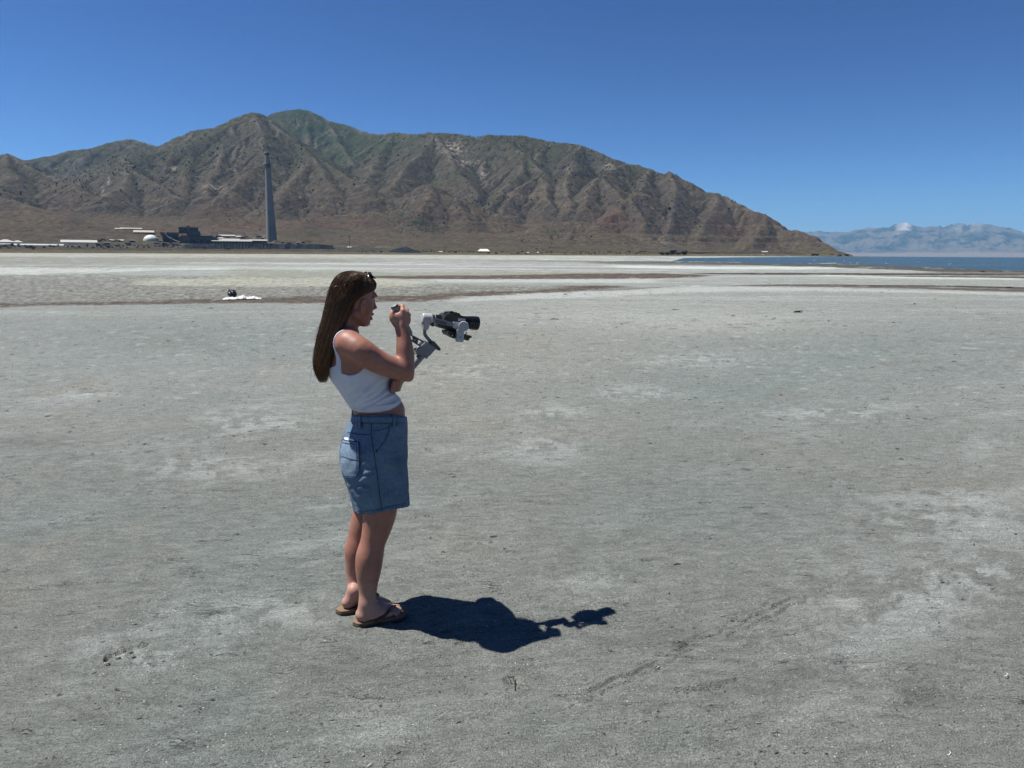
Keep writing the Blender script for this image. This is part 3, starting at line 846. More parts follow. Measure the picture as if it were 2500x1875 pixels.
def mesh_mixed(name, V, quad, tri, mat, parent=None, smooth=True, col=None):
    me = bpy.data.meshes.new(name)
    me.vertices.add(len(V)); me.vertices.foreach_set('co', np.asarray(V, np.float32).ravel())
    loops = np.concatenate([quad.ravel(), tri.ravel()]).astype(np.int32)
    tot = np.concatenate([np.full(len(quad), 4), np.full(len(tri), 3)]).astype(np.int32)
    start = np.concatenate([[0], np.cumsum(tot)[:-1]]).astype(np.int32)
    me.loops.add(len(loops)); me.loops.foreach_set('vertex_index', loops)
    me.polygons.add(len(tot)); me.polygons.foreach_set('loop_start', start); me.polygons.foreach_set('loop_total', tot)
    me.update(calc_edges=True)
    if smooth: me.polygons.foreach_set('use_smooth', np.ones(len(tot), bool))
    if col is not None:
        c = np.concatenate([np.asarray(col, np.float32), np.ones((len(col), 1), np.float32)], 1)
        at = me.color_attributes.new('Col', 'FLOAT_COLOR', 'POINT')
        at.data.foreach_set('color', np.ascontiguousarray(c).ravel())
    if mat: me.materials.append(mat)
    o = bpy.data.objects.new(name, me); COL.objects.link(o)
    if parent: o.parent = parent
    return o

def smooth_interp(x, xp, fp):
    """monotone-ish cubic through the rows"""
    xp, fp = np.asarray(xp, float), np.asarray(fp, float)
    m = np.gradient(fp, xp)
    x = np.clip(x, xp[0], xp[-1])
    i = np.clip(np.searchsorted(xp, x) - 1, 0, len(xp) - 2)
    h = xp[i + 1] - xp[i]
    t = (x - xp[i]) / h
    return ((2 * t**3 - 3 * t**2 + 1) * fp[i] + (t**3 - 2 * t**2 + t) * h * m[i] + (-2 * t**3 + 3 * t**2) * fp[i + 1] + (t**3 - t**2) * h * m[i + 1])

# ------------------------------------------------------------------ the smelter, sheds, trees and bushes along the foot of the mountain
def land(px, py, d0=1650.0, d1=9000.0):
    """where the line of sight through a picture point first meets the mountain sheet"""
    d = ray(px, py)
    hz = math.hypot(d[0], d[1])
    D = d0
    while D < d1:
        p = _C0 + d * (D / hz)
        if terrain_z(p[0], p[1]) >= p[2]:
            return np.array([p[0], p[1], terrain_z(p[0], p[1])])
        D += 12.0
    p = _C0 + d * (2200.0 / hz)
    return np.array([p[0], p[1], max(p[2], 0)])

def mpp(p):
    """metres per photograph pixel at a point"""
    return math.hypot(p[0], p[1]) / FPX * 1.0

def new_obj(name, bm, mat, parent=None, smooth=False):
    bmesh.ops.recalc_face_normals(bm, faces=bm.faces)
    me = bpy.data.meshes.new(name); bm.to_mesh(me); bm.free()
    if smooth:
        for p in me.polygons: p.use_smooth = True
    me.materials.append(mat)
    o = bpy.data.objects.new(name, me); COL.objects.link(o)
    if parent: o.parent = parent
    return o

def bm_box(bm, x0, x1, y0, y1, z0, z1):
    v = [bm.verts.new((x, y, z)) for z in (z0, z1) for y in (y0, y1) for x in (x0, x1)]
    for f in ((0, 2, 3, 1), (4, 5, 7, 6), (0, 1, 5, 4), (2, 6, 7, 3), (0, 4, 6, 2), (1, 3, 7, 5)):
        bm.faces.new([v[i] for i in f])

WHITE = simple_mat('white_metal_roof', (0.34, 0.345, 0.33), 0.5, 0.06, 0.05)
CREAM = simple_mat('cream_metal_roof', (0.29, 0.285, 0.24), 0.55, 0.08, 0.05)
SIDING = simple_mat('grey_siding', (0.10, 0.098, 0.090), 0.8, 0.2, 0.08)
BROWN = simple_mat('brown_cladding', (0.100, 0.088, 0.080), 0.8, 0.25, 0.06)
TAN = simple_mat('tan_cladding', (0.135, 0.112, 0.095), 0.8, 0.25, 0.08)
DARK = simple_mat('dark_steel', (0.045, 0.046, 0.048), 0.7, 0.3, 0.1)
CONC = simple_mat('stack_concrete', (0.200, 0.200, 0.190), 0.85, 0.14, 0.03)

def yaw_of(p):
    return -math.atan2(p[0], p[1])

def shed(name, px0, px1, pyt, pyb, label, cat, roof=WHITE, wall=SIDING, depth=None, pitch=0.35, hip=0.0, turn=0.0, group=None):
    """long low building seen from its long side: walls with door openings proud of them, and a pitched roof"""
    p = land((px0 + px1) / 2, pyb)
    k = mpp(p)
    w, h = (px1 - px0) * k, (pyb - pyt) * k
    dep = depth if depth else min(max(0.45 * w, 14), 60)
    e = empty(name, p, yaw_of(p) + turn)
    tag(e, label, cat, group)
    hr = h * pitch if pitch < 1 else h * 0.98
    hw = h - hr
    bm = bmesh.new(); bm_box(bm, -w / 2, w / 2, 0, dep, -6, max(hw, 0.5)); new_obj('wall', bm, wall, e)
    bm = bmesh.new()
    o = 0.6
    x0, x1, y0, y1 = -w / 2 - o, w / 2 + o, -o, dep + o
    z0 = max(hw, 0.5) + 0.05
    a = [bm.verts.new(c) for c in ((x0, y0, z0), (x1, y0, z0), (x1, y1, z0), (x0, y1, z0))]
    r = [bm.verts.new((x0 + hip * w, dep * 0.5, h)), bm.verts.new((x1 - hip * w, dep * 0.5, h))]
    for f in ((a[0], a[1], r[1], r[0]), (a[2], a[3], r[0], r[1]), (a[1], a[2], r[1]), (a[3], a[0], r[0]), (a[3], a[2], a[1], a[0])):
        bm.faces.new(f)
    new_obj('roof', bm, roof, e)
    n = int(np.clip(w / 30, 1, 5))
    if hw > 2.5:
        for i in range(n):
            x = -w / 2 + w * (i + 0.5) / n
            bm = bmesh.new(); bm_box(bm, x - 2.5, x + 2.5, -0.25, 0.2, -1, hw * 0.7); new_obj('door', bm, DARK, e)
    return e

def build_stack():
    top, bot = (652.3, 372.0), (663.5, 590.0)
    p = land(*bot)
    D = math.hypot(p[0], p[1])
    t = at_dist(top[0], top[1], D)
    H = t[2] - p[2]
    k = mpp(p)
    e = empty('smokestack', p, yaw_of(p))
    tag(e, 'very tall tapering grey concrete smokestack rising from the smelter', 'smokestack')
    r0, r1 = 11.8 * k, 4.9 * k
    def ring_tube(name, prof, mat, seg=40):
        bm = bmesh.new()
        R = [[bm.verts.new((r * math.cos(a), r * math.sin(a), z)) for a in np.linspace(0, 2 * math.pi, seg, endpoint=False)] for z, r in prof]
        for a, b in zip(R[:-1], R[1:]):
            for i in range(seg): bm.faces.new((a[i], a[(i + 1) % seg], b[(i + 1) % seg], b[i]))
        return new_obj(name, bm, mat, e, True)
    prof = []
    for f in np.linspace(0, 1, 30):
        prof.append((-8 + f * (H + 8), r0 + (r1 - r0) * (1 - (1 - f) ** 1.12)))
    ring_tube('shaft', prof, CONC)
    rim = simple_mat('stack_rim', (0.060, 0.062, 0.066), 0.8, 0.1, 0.1)
    ring_tube('rim', [(H - 9, r1 * 1.02), (H - 9, r1 * 1.06), (H + 0.5, r1 * 1.05), (H + 0.5, r1 * 0.78), (H - 20, r1 * 0.75)], rim)
    for f in (0.84, 0.868):
        z = f * H; r = r0 + (r1 - r0) * (1 - (1 - f) ** 1.12)
        ring_tube('gallery', [(z - 1.2, r), (z - 1.2, r + 1.8), (z + 1.2, r + 1.8), (z + 1.2, r)], DARK)
    # openings below the top gallery
    for a in (-0.9, -0.2, 0.5):
        z = 0.852 * H; r = r0 + (r1 - r0) * (1 - 0.148 ** 1.12)
        bm = bmesh.new(); bm_box(bm, -2.2, 2.2, -0.4, 0.3, -6, 6)
        o = new_obj('opening', bm, DARK, e)
        o.location = (r * math.sin(a), -r * math.cos(a), z); o.rotation_euler = (0, 0, a)
    # the white gas duct bending in at the foot
    f = empty('gas_duct', (0, 0, 0)); bpy.data.objects.remove(f)
    q0, q1, q2, q3 = [land(*bot) for _ in range(4)]
    def loc(px, py, y):
        q = at_dist(px, py, D)
        return np.array([(px - 663.5) * k, y, q[2] - p[2]])
    bm_path = [loc(653, 592.5, -26), loc(665, 592.0, -26), loc(667.5, 590.5, -26), loc(669, 589.3, -26), loc(675, 588.8, -26)]
    tubes('gas_duct', [bm_path], [1.5 * k * 0.55], WHITE, e, 10)
build_stack()

def build_dome():
    p = land(369, 588.5); k = mpp(p)
    e = empty('storage_dome', p, yaw_of(p))
    tag(e, 'white rounded storage dome low among the smelter buildings', 'dome')
    R, H = 15.2 * k, 12.5 * k
    bm = bmesh.new()
    rows = []
    for t in np.linspace(0, 1, 12):
        a = t * math.pi / 2
        rows.append([bm.verts.new((R * math.cos(a) * math.cos(b) + 1e-3 * math.cos(b), R * math.cos(a) * math.sin(b), H * math.sin(a) - 3 * (t == 0))) for b in np.linspace(0, 2 * math.pi, 32, endpoint=False)])
    for a, b in zip(rows[:-1], rows[1:]):
        for i in range(32): bm.faces.new((a[i], a[(i + 1) % 32], b[(i + 1) % 32], b[i]))
    new_obj('shell', bm, simple_mat('dome_white', (0.52, 0.54, 0.49), 0.6, 0.05, 0.05), e, True)
    tubes('conveyor_gallery', [[np.array([R * 0.62, -R * 0.4, H * 0.72]), np.array([R * 1.5, -R * 0.5, H * 0.9]), np.array([R * 2.6, -R * 0.5, H * 1.05])]], [1.6], SIDING, e, 6)
    for x in (1.5, 2.0, 2.6):
        bm = bmesh.new(); bm_box(bm, R * x - 0.8, R * x + 0.8, -R * 0.5 - 0.8, -R * 0.5 + 0.8, -5, H * (0.6 + 0.17 * x)); new_obj('trestle', bm, SIDING, e)
build_dome()

def build_smelter():
    p = land(484, 595); k = mpp(p)
    e = empty('smelter_building', p, yaw_of(p))
    tag(e, 'stepped dark brown smelter building with pale tan annex, left of the smokestack', 'industrial building')
    def blk(name, x0, x1, y0, y1, d0, d1, mat):
        bm = bmesh.new(); bm_box(bm, (x0 - 484) * k, (x1 - 484) * k, d0, d1, (595 - y1) * k - (6 if y1 >= 594 else 0), (595 - y0) * k)
        return new_obj(name, bm, mat, e)
    m = blk('main_hall', 446, 524, 580, 595, 0, 60, BROWN)
    blk('annex', 445.2, 468, 582.5, 594.5, -8, -0.2, TAN)
    blk('middle_tier', 462, 490, 568, 580.2, 20, 60, BROWN)
    blk('upper_block', 446, 486, 558.5, 572, 62, 100, simple_mat('blue_grey_cladding', (0.075, 0.080, 0.090), 0.8, 0.3, 0.08))
    blk('roof_ridge', 450, 515, 577.5, 580.3, 10, 40, DARK)
    blk('silo_tower', 463.5, 469, 555.5, 570, 58, 61.8, TAN)
    blk('side_wing', 409, 446, 571, 576, 40, 70, TAN)
    blk('side_frame', 414, 445, 576, 592, 42, 60, DARK)
    for i in range(5):
        blk('louvre', 450 + i * 7.2, 454.5 + i * 7.2, 561 + (i % 2), 566, 61.2, 61.95, DARK)
    for i in range(3):
        blk('doorway', 474 + i * 14, 479 + i * 14, 587, 594.9, -0.6, -0.15, DARK)
    # inclined white conveyor gallery beside it
    q = land(424, 596); kq = mpp(q)
    c = empty('conveyor', q, yaw_of(q))
    tag(c, 'white curved conveyor tube sloping down beside the smelter building', 'conveyor')
    pts = [(410, 572), (410.5, 576), (413, 580), (418, 583.5), (426, 588), (437, 592.5)]
    P = np.array([[(x - 424) * kq, 0, (596 - y) * kq] for x, y in pts])
    s_ = np.linspace(0, 5, 24)
    P = np.stack([smooth_interp2(s_, np.arange(6), P[:, i]) for i in range(3)], -1)
    tubes0('tube', P, 1.0 * kq, simple_mat('conveyor_white', (0.48, 0.47, 0.45), 0.6, 0.06, 0.1), c)
    for x, y in ((411, 577), (418, 583.5), (427, 588.5)):
        bm = bmesh.new(); bm_box(bm, (x - 424) * kq - 0.9, (x - 424) * kq + 0.9, -0.9, 0.9, -5, (596 - y) * kq); new_obj('trestle', bm, SIDING, c)

def smooth_interp2(x, xp, fp):
    xp, fp = np.asarray(xp, float), np.asarray(fp, float)
    m = np.gradient(fp, xp)
    i = np.clip(np.searchsorted(xp, x) - 1, 0, len(xp) - 2)
    h = xp[i + 1] - xp[i]; t = (x - xp[i]) / h
    return ((2 * t**3 - 3 * t**2 + 1) * fp[i] + (t**3 - 2 * t**2 + t) * h * m[i] + (-2 * t**3 + 3 * t**2) * fp[i + 1] + (t**3 - t**2) * h * m[i + 1])

def tubes0(name, P, r, mat, parent):
    return tubes(name, [P], [r], mat, parent, 8)
build_smelter()

shed('warehouse', 161, 226, 587.5, 594, 'long white warehouse with a bright unbroken roof, left of the storage dome', 'warehouse', pitch=0.78, hip=0.01)
shed('process_hall', 525, 609, 585.5, 596, 'long hall with a pale sloping roof between the smelter building and the smokestack', 'warehouse', roof=CREAM, pitch=0.42)
shed('process_hall', 611.5, 650, 585.5, 596, 'shorter grey hall with a narrow pale roof just left of the smokestack base', 'warehouse', roof=CREAM, pitch=0.30)
shed('pipe_shed', 537, 571, 573.5, 578, 'thin white roofed shed on the slope above the long hall', 'shed', pitch=0.6)
shed('pipe_shed', 577, 587, 576, 580, 'tiny white roofed shed right of the thin shed above the long hall', 'shed', pitch=0.6)
shed('pipe_shed', 529, 543, 580.5, 584.5, 'small white roof at the left end behind the long hall', 'shed', pitch=0.6)
shed('pipe_shed', 546, 582, 583.2, 586.5, 'narrow white roof strip directly behind the long hall', 'shed', pitch=0.75)
shed('gate_shed', 612, 624, 591, 596.2, 'small white flat roofed lean-to between the two halls', 'shed', pitch=0.35)
shed('storage_shed', 332, 371, 564.5, 571.5, 'cream roofed shed on the slope above the storage dome', 'shed', roof=simple_mat('peach_roof', (0.34, 0.30, 0.25), 0.6, 0.06, 0.05), pitch=0.6)
shed('storage_shed', 300, 341, 557, 561, 'thin pale roofed shed, upper right of two high on the slope', 'shed', roof=CREAM, pitch=0.6)
shed('storage_shed', 283, 297, 557.5, 561, 'short pale roofed shed, upper left of two high on the slope', 'shed', roof=CREAM, pitch=0.6)
shed('low_shed', -2, 128, 596.3, 600.5, 'very long low white building at the left edge below two peaked white tents', 'warehouse', pitch=0.72)
shed('low_shed', 271, 298, 585.3, 588.5, 'thin white roofed shed between the white warehouse and the storage dome', 'shed', pitch=0.7)
shed('tent_hall', -2, 30, 586, 592, 'larger white peaked tent hall at the left edge of the photo', 'tent', pitch=0.85, hip=0.42)
shed('tent_hall', 34, 52, 588, 592, 'smaller white peaked tent hall right of the larger one', 'tent', pitch=0.85, hip=0.42)
shed('marquee', 1166.5, 1195.5, 608.3, 616, 'white hip roofed marquee standing alone on the dry shore meadow', 'tent', roof=simple_mat('marquee_canvas', (0.66, 0.63, 0.56), 0.7, 0.05, 0.05), pitch=0.72, hip=0.2)
shed('hut', 848, 858, 601.8, 606.0, 'white roofed hut right of the dark slag bank', 'hut', pitch=0.6, hip=0.2)
shed('hut', 1070, 1080, 613.4, 616.5, 'white hut right of the dark spoil heap', 'hut', pitch=0.7)
shed('hut', 1285, 1291, 615.8, 618.8, 'tiny white hut, left of two on the shore meadow', 'hut', pitch=0.6)
shed('hut', 1309.5, 1315, 615.5, 618.8, 'tiny white hut, right of two on the shore meadow', 'hut', pitch=0.6)
shed('hut', 1861, 1873, 613.8, 617.0, 'white hut at the mountain foot above the narrow lake arm', 'hut', pitch=0.7)

def yard_sheds():
    r = random.Random(77)
    mats = (BROWN, TAN, SIDING, DARK)
    for i, (x, y) in enumerate(((382, 596), (393, 592), (401, 597), (428, 598), (436, 588), (533, 578), (556, 581), (592, 583), (603, 579), (622, 586), (640, 584), (634, 579), (690, 594), (706, 596), (728, 597), (741, 595), (322, 592), (312, 596), (262, 597), (240, 600))):
        w, h = r.uniform(5, 12), r.uniform(2.5, 5)
        shed('yard_shed', x - w / 2, x + w / 2, y - h, y, 'small dull shed in the yards round the smelter building and smokestack', 'shed', roof=mats[i % 4], wall=mats[(i + 1) % 4], pitch=r.uniform(0.1, 0.3), group='yard sheds round the smelter')
    for x, y0, y1 in ((389, 588, 600), (417, 585, 600), (531, 570, 586), (597, 572, 586), (629, 575, 590)):
        p = land(x, y1); k = mpp(p)
        e = empty('process_tower', p, yaw_of(p)); tag(e, 'thin lattice process tower in the smelter yards', 'tower', 'process towers in the smelter yards')
        bm = bmesh.new()
        for sx in (-1, 1):
            for sy in (-1, 1): bm_box(bm, sx * 3 - 0.5, sx * 3 + 0.5, sy * 3 - 0.5, sy * 3 + 0.5, -4, (y1 - y0) * k)
        tag(new_obj('legs', bm, SIDING, e), kind='stuff')
        for f in (0.35, 0.7, 1.0):
            bm = bmesh.new(); bm_box(bm, -3.8, 3.8, -3.8, 3.8, (y1 - y0) * k * f - 0.6, (y1 - y0) * k * f + 0.6); new_obj('platform', bm, SIDING, e)
yard_sheds()

def build_gateway():
    p = land(1553.5, 624); k = mpp(p)
    e = empty('gateway', p, yaw_of(p))
    tag(e, 'small white square gateway standing on the shore', 'gateway')
    m = WHITE
    for x in (-1.6, 1.6):
        bm = bmesh.new(); bm_box(bm, x * k - 0.5 * k, x * k + 0.5 * k, -1, 1, -3, 5.2 * k); new_obj('post', bm, m, e)
    bm = bmesh.new(); bm_box(bm, -2.3 * k, 2.3 * k, -1.2, 1.2, 5.2 * k, 6.6 * k); new_obj('beam', bm, m, e)
build_gateway()

# dark bank of slag with a ribbed face, and a spoil heap
def build_banks():
    m = NT('slag', 0.95, (0.04, 0.045, 0.052), 0, 0.0)
    n = m.noise(0.06, 6, 0.65)
    k_ = m.ramp(n, 0.3, 0.7, 0.55, 1.5)
    m.base(m.mix(1.0, (0.022, 0.025, 0.031, 1), m.n('CombineXYZ', ins={0: k_, 1: k_, 2: k_}).outputs[0], 'MULTIPLY'))
    m.bump(n, 1.0, 4.0)
    nx, ny = 260, 18
    xs = np.linspace(443, 828, nx)
    base = np.array([land(x, 607.5 + (x - 443) * 0.0035) for x in xs[::10]])
    bx = np.stack([np.interp(xs, xs[::10], base[:, i]) for i in range(3)], -1)
    k = np.hypot(bx[:, 0], bx[:, 1]) / FPX
    dirv = bx[:, :2] / np.linalg.norm(bx[:, :2], axis=1, keepdims=True)
    top = np.interp(xs, [443, 452, 470, 560, 650, 700, 790, 815, 828], [0.5, 9, 11.5, 12, 12.5, 12.0, 11.0, 9, 0.5]) * k
    t = np.linspace(0, 1, ny)
    prof_z = np.clip(t / 0.55, 0, 1)
    V = np.zeros((ny, nx, 3))
    rib = 7.0 * np.abs(np.sin(xs * 0.42 + 1.5 * fbm(xs / 30, xs * 0, 3, 811))) * sstep(500, 560, xs) * sstep(700, 650, xs) + 3.0 * fbm(xs / 9, xs * 0 + 3, 3, 821)
    for i in range(ny):
        off = -4 + t[i] * 60 + rib * math.sin(math.pi * min(1, t[i] / 0.6))
        V[i, :, :2] = bx[:, :2] + dirv * off[:, None]
        V[i, :, 2] = bx[:, 2] - 3 + (top + 3) * prof_z[i] + 0.8 * fbm(xs / 6, xs * 0 + i, 2, 831) * prof_z[i]
    o = mesh_np('slag_bank', V, grid_faces(ny, nx), m.m)
    tag(o, kind='structure')
    p = land(992, 617.5); kk = mpp(p)
    R, A = np.meshgrid(np.linspace(0, 1, 16), np.linspace(0, 2 * math.pi, 48, endpoint=False), indexing='ij')
    rad = 1 + 0.25 * fbm(np.cos(A) * 1.5, np.sin(A) * 1.5, 3, 841)
    X = R * rad * 52 * kk * np.cos(A); Y = R * rad * 26 * kk * np.sin(A) + 30
    Z = 14.5 * kk * np.clip(1 - R, 0, 1) ** 0.9 * np.exp(-0.0 * X) * (1 + 0.3 * np.tanh(-X / (30 * kk))) + 1.2 * fbm(X / 14, Y / 14, 3, 851) - 2 * R
    o = mesh_np('spoil_heap', np.stack([X, Y, Z], -1), grid_faces(16, 48, wrap=True), m.m)
    o.location = p; o.rotation_euler = (0, 0, yaw_of(p))
    tag(o, 'low dark mound of spoil on the shore between the slag bank and the marquee', 'spoil heap')
build_banks()

def utility_pole(px, pyt, pyb, label):
    p = land(px, pyb); k = mpp(p); h = (pyb - pyt) * k
    e = empty('utility_pole', p, yaw_of(p)); tag(e, label, 'utility pole', 'utility poles round the smelter')
    bm = bmesh.new(); bm_box(bm, -0.7, 0.7, -0.7, 0.7, -4, h); new_obj('pole', bm, SIDING, e)
    bm = bmesh.new(); bm_box(bm, -5, 5, -0.4, 0.4, h * 0.9 - 0.5, h * 0.9 + 0.5); new_obj('crossarm', bm, SIDING, e)
for a in ((421, 577, 600, 'tall thin grey pole right of the storage dome'), (401, 583, 600, 'thin grey pole between the storage dome and the smelter building'), (854, 577, 606, 'tall thin pole rising above the white hut beside the slag bank'), (750, 588, 603, 'thin pole standing on the slag bank right of the smokestack'), (756, 590, 603, 'second thin pole on the slag bank, just right of its twin'), (1310, 606, 620, 'thin pole beside the tiny white huts on the meadow')):
    utility_pole(*a)

# ---- vegetation
LEAF = NT('juniper_foliage', 0.9, (0.02, 0.028, 0.015), 0, 0.1)
_n = LEAF.noise(0.8, 4, 0.7)
_k = LEAF.ramp(_n, 0.3, 0.7, 0.55, 1.5)
LEAF.base(LEAF.mix(1.0, (0.022, 0.027, 0.018, 1), LEAF.n('CombineXYZ', ins={0: _k, 1: _k, 2: _k}).outputs[0], 'MULTIPLY'))
LEAF2 = NT('bush_foliage', 0.9, (0.03, 0.04, 0.02), 0, 0.1)
_n = LEAF2.noise(1.2, 4, 0.7)
_k = LEAF2.ramp(_n, 0.3, 0.7, 0.6, 1.5)
LEAF2.base(LEAF2.mix(1.0, (0.032, 0.040, 0.024, 1), LEAF2.n('CombineXYZ', ins={0: _k, 1: _k, 2: _k}).outputs[0], 'MULTIPLY'))
BARK = simple_mat('bark', (0.06, 0.045, 0.035), 0.9, 0.3, 2)

def leafy_mesh(name, seed, n=260, lobes=5, flat=0.8):
    """unit crown: leaf clumps scattered through a few lobes, about 1 m across and 1 m tall"""
    r = np.random.default_rng(seed)
    C = np.stack([r.normal(0, 0.2, lobes), r.normal(0, 0.2, lobes), r.uniform(0.25, 0.75, lobes)], -1)
    V, F = [], []
    for i in range(n):
        c = C[r.integers(lobes)]
        d = r.normal(0, 1, 3); d /= np.linalg.norm(d)
        p = c + d * r.uniform(0.4, 1.0) ** 0.5 * np.array([0.28, 0.28, 0.26 * flat])
        p[2] = max(p[2], 0.02)
        s = r.uniform(0.06, 0.12)
        a = r.normal(0, 1, 3); a /= np.linalg.norm(a)
        b = np.cross(a, d + 0.3 * r.normal(0, 1, 3)); b /= max(np.linalg.norm(b), 1e-6)
        k = len(V)
        V += [p - a * s, p + b * s * 0.8, p + a * s, p - b * s * 0.8]
        F.append((k, k + 1, k + 2, k + 3))
    me = bpy.data.meshes.new(name)
    me.from_pydata([tuple(v) for v in V], [], F)
    return me

def bush_meshes():
    out = []
    for s in range(4):
        me = leafy_mesh('bush', 900 + s, 150, 5, 0.7); me.materials.append(LEAF2.m); out.append(me)
    return out
BUSH = bush_meshes()
JUN = []
for s in range(4):
    r_ = np.random.default_rng(950 + s)
    bm = bmesh.new(); bmesh.ops.create_icosphere(bm, subdivisions=1, radius=0.5)
    for v in bm.verts:
        v.co = v.co * float(r_.uniform(0.72, 1.15)); v.co.z = (v.co.z + 0.42) * (1.0 if v.co.z < 0 else 1.1)
    me = bpy.data.meshes.new('juniper'); bm.to_mesh(me); bm.free(); me.materials.append(LEAF.m); JUN.append(me)

def shore_bushes():
    r = random.Random(21)
    spots = []
    # row along the left shore, thick in places
    for i in range(74):
        x = r.uniform(-5, 445); y = r.choice((600.5, 602, 603.5, 604, 606)) + r.uniform(-1, 1)
        spots.append((x, y, r.uniform(3.5, 9), r.uniform(2.2, 5)))
    for i in range(22):
        spots.append((r.uniform(230, 310), 587.5 + r.uniform(-1.5, 3), r.uniform(4, 9), r.uniform(2.5, 4)))
    for i in range(40):
        spots.append((r.uniform(840, 1180), 614 + r.uniform(-1.5, 3), r.uniform(3, 7), r.uniform(1.8, 3.5)))
    for i in range(70):
        x = r.uniform(1190, 1600)
        spots.append((x, 619 + r.uniform(-5, 2.5), r.uniform(3, 8), r.uniform(1.6, 3.2)))
    spots += [(78, 609, 12, 6), (500, 609, 12, 6), (556, 609, 18, 4), (1112, 617, 12, 4.5), (1176, 617, 14, 4), (2030, 623, 8, 3)]
    for i, (x, y, w, h) in enumerate(spots):
        p = land(x, y); k = mpp(p)
        o = bpy.data.objects.new('bush', BUSH[i % 4]); COL.objects.link(o)
        o.location = p - np.array([0, 0, 0.3 * k]); o.rotation_euler = (0, 0, r.uniform(0, 6.28)); o.scale = (w * k, w * k, h * k * 1.15)
        if i < 74: lab, gr_ = 'dark green bush in the shore row below the white sheds on the left', 'bushes along the left shore'
        elif i < 96: lab, gr_ = 'dark green bush between the white warehouse and the storage dome', 'bushes by the storage dome'
        elif i < 136: lab, gr_ = 'dark green bush on the meadow between the slag bank and the marquee', 'bushes left of the marquee'
        elif i < 206: lab, gr_ = 'dark green bush on the meadow strip right of the marquee', 'bushes right of the marquee'
        else: lab, gr_ = ('broad dark bush at the shore below the left white sheds', 'dark bush below the stepped smelter building', 'wide dark bush under the ribbed slag bank', 'dark bush just left of the marquee', 'wide dark bush in front of the marquee', 'low dark bush near the tip of the mountain')[i - 206], 'single bushes along the shore'
        tag(o, lab, 'bush', gr_)
shore_bushes()

def shore_trees():
    r = random.Random(31)
    def tree(px, pyb, w, h, label, group):
        p = land(px, pyb); k = mpp(p)
        e = empty('tree', p, r.uniform(0, 6)); tag(e, label, 'tree', group)
        W, H = w * k, h * k
        bm = bmesh.new()
        bmesh.ops.create_cone(bm, cap_ends=True, segments=7, radius1=0.05 * H, radius2=0.02 * H, depth=0.6 * H)
        bmesh.ops.translate(bm, verts=bm.verts, vec=(0, 0, 0.25 * H)); new_obj('trunk', bm, BARK, e)
        me = leafy_mesh('crown', r.randint(0, 999), 420, 8, 1.0); me.materials.append(LEAF2.m)
        c = bpy.data.objects.new('crown', me); COL.objects.link(c); c.parent = e
        c.scale = (W * 1.1, W * 1.1, H * 1.02); c.location = (0, 0, 0.06 * H)
    g = 'trees where the mountain meets the lake'
    tree(1617, 623.5, 14, 7, 'low dark tree at the left end of the shore clump', g)
    tree(1628, 623.5, 13, 7.5, 'dark tree left of the tallest tree in the shore clump', g)
    tree(1641.5, 623.5, 14, 12, 'tallest dark green tree of the shore clump', g)
    tree(1655, 623.5, 12, 7, 'small olive tree right of the tallest one in the shore clump', g)
    tree(1669, 623.5, 17, 9.5, 'broad green tree at the right end of the shore clump', g)
    tree(1986, 624.5, 9, 4.5, 'low dark tree, left of a pair near the mountain tip', g)
    tree(1995, 624.5, 9, 4.5, 'low dark tree, right of a pair near the mountain tip', g)
    tree(2069, 625.5, 9, 4.0, 'lone dark tree on the last spit right of the mountain tip', g)
    tree(2050, 625.0, 7, 3.0, 'smallest dark tree at the very tip of the mountain foot', g)
shore_trees()

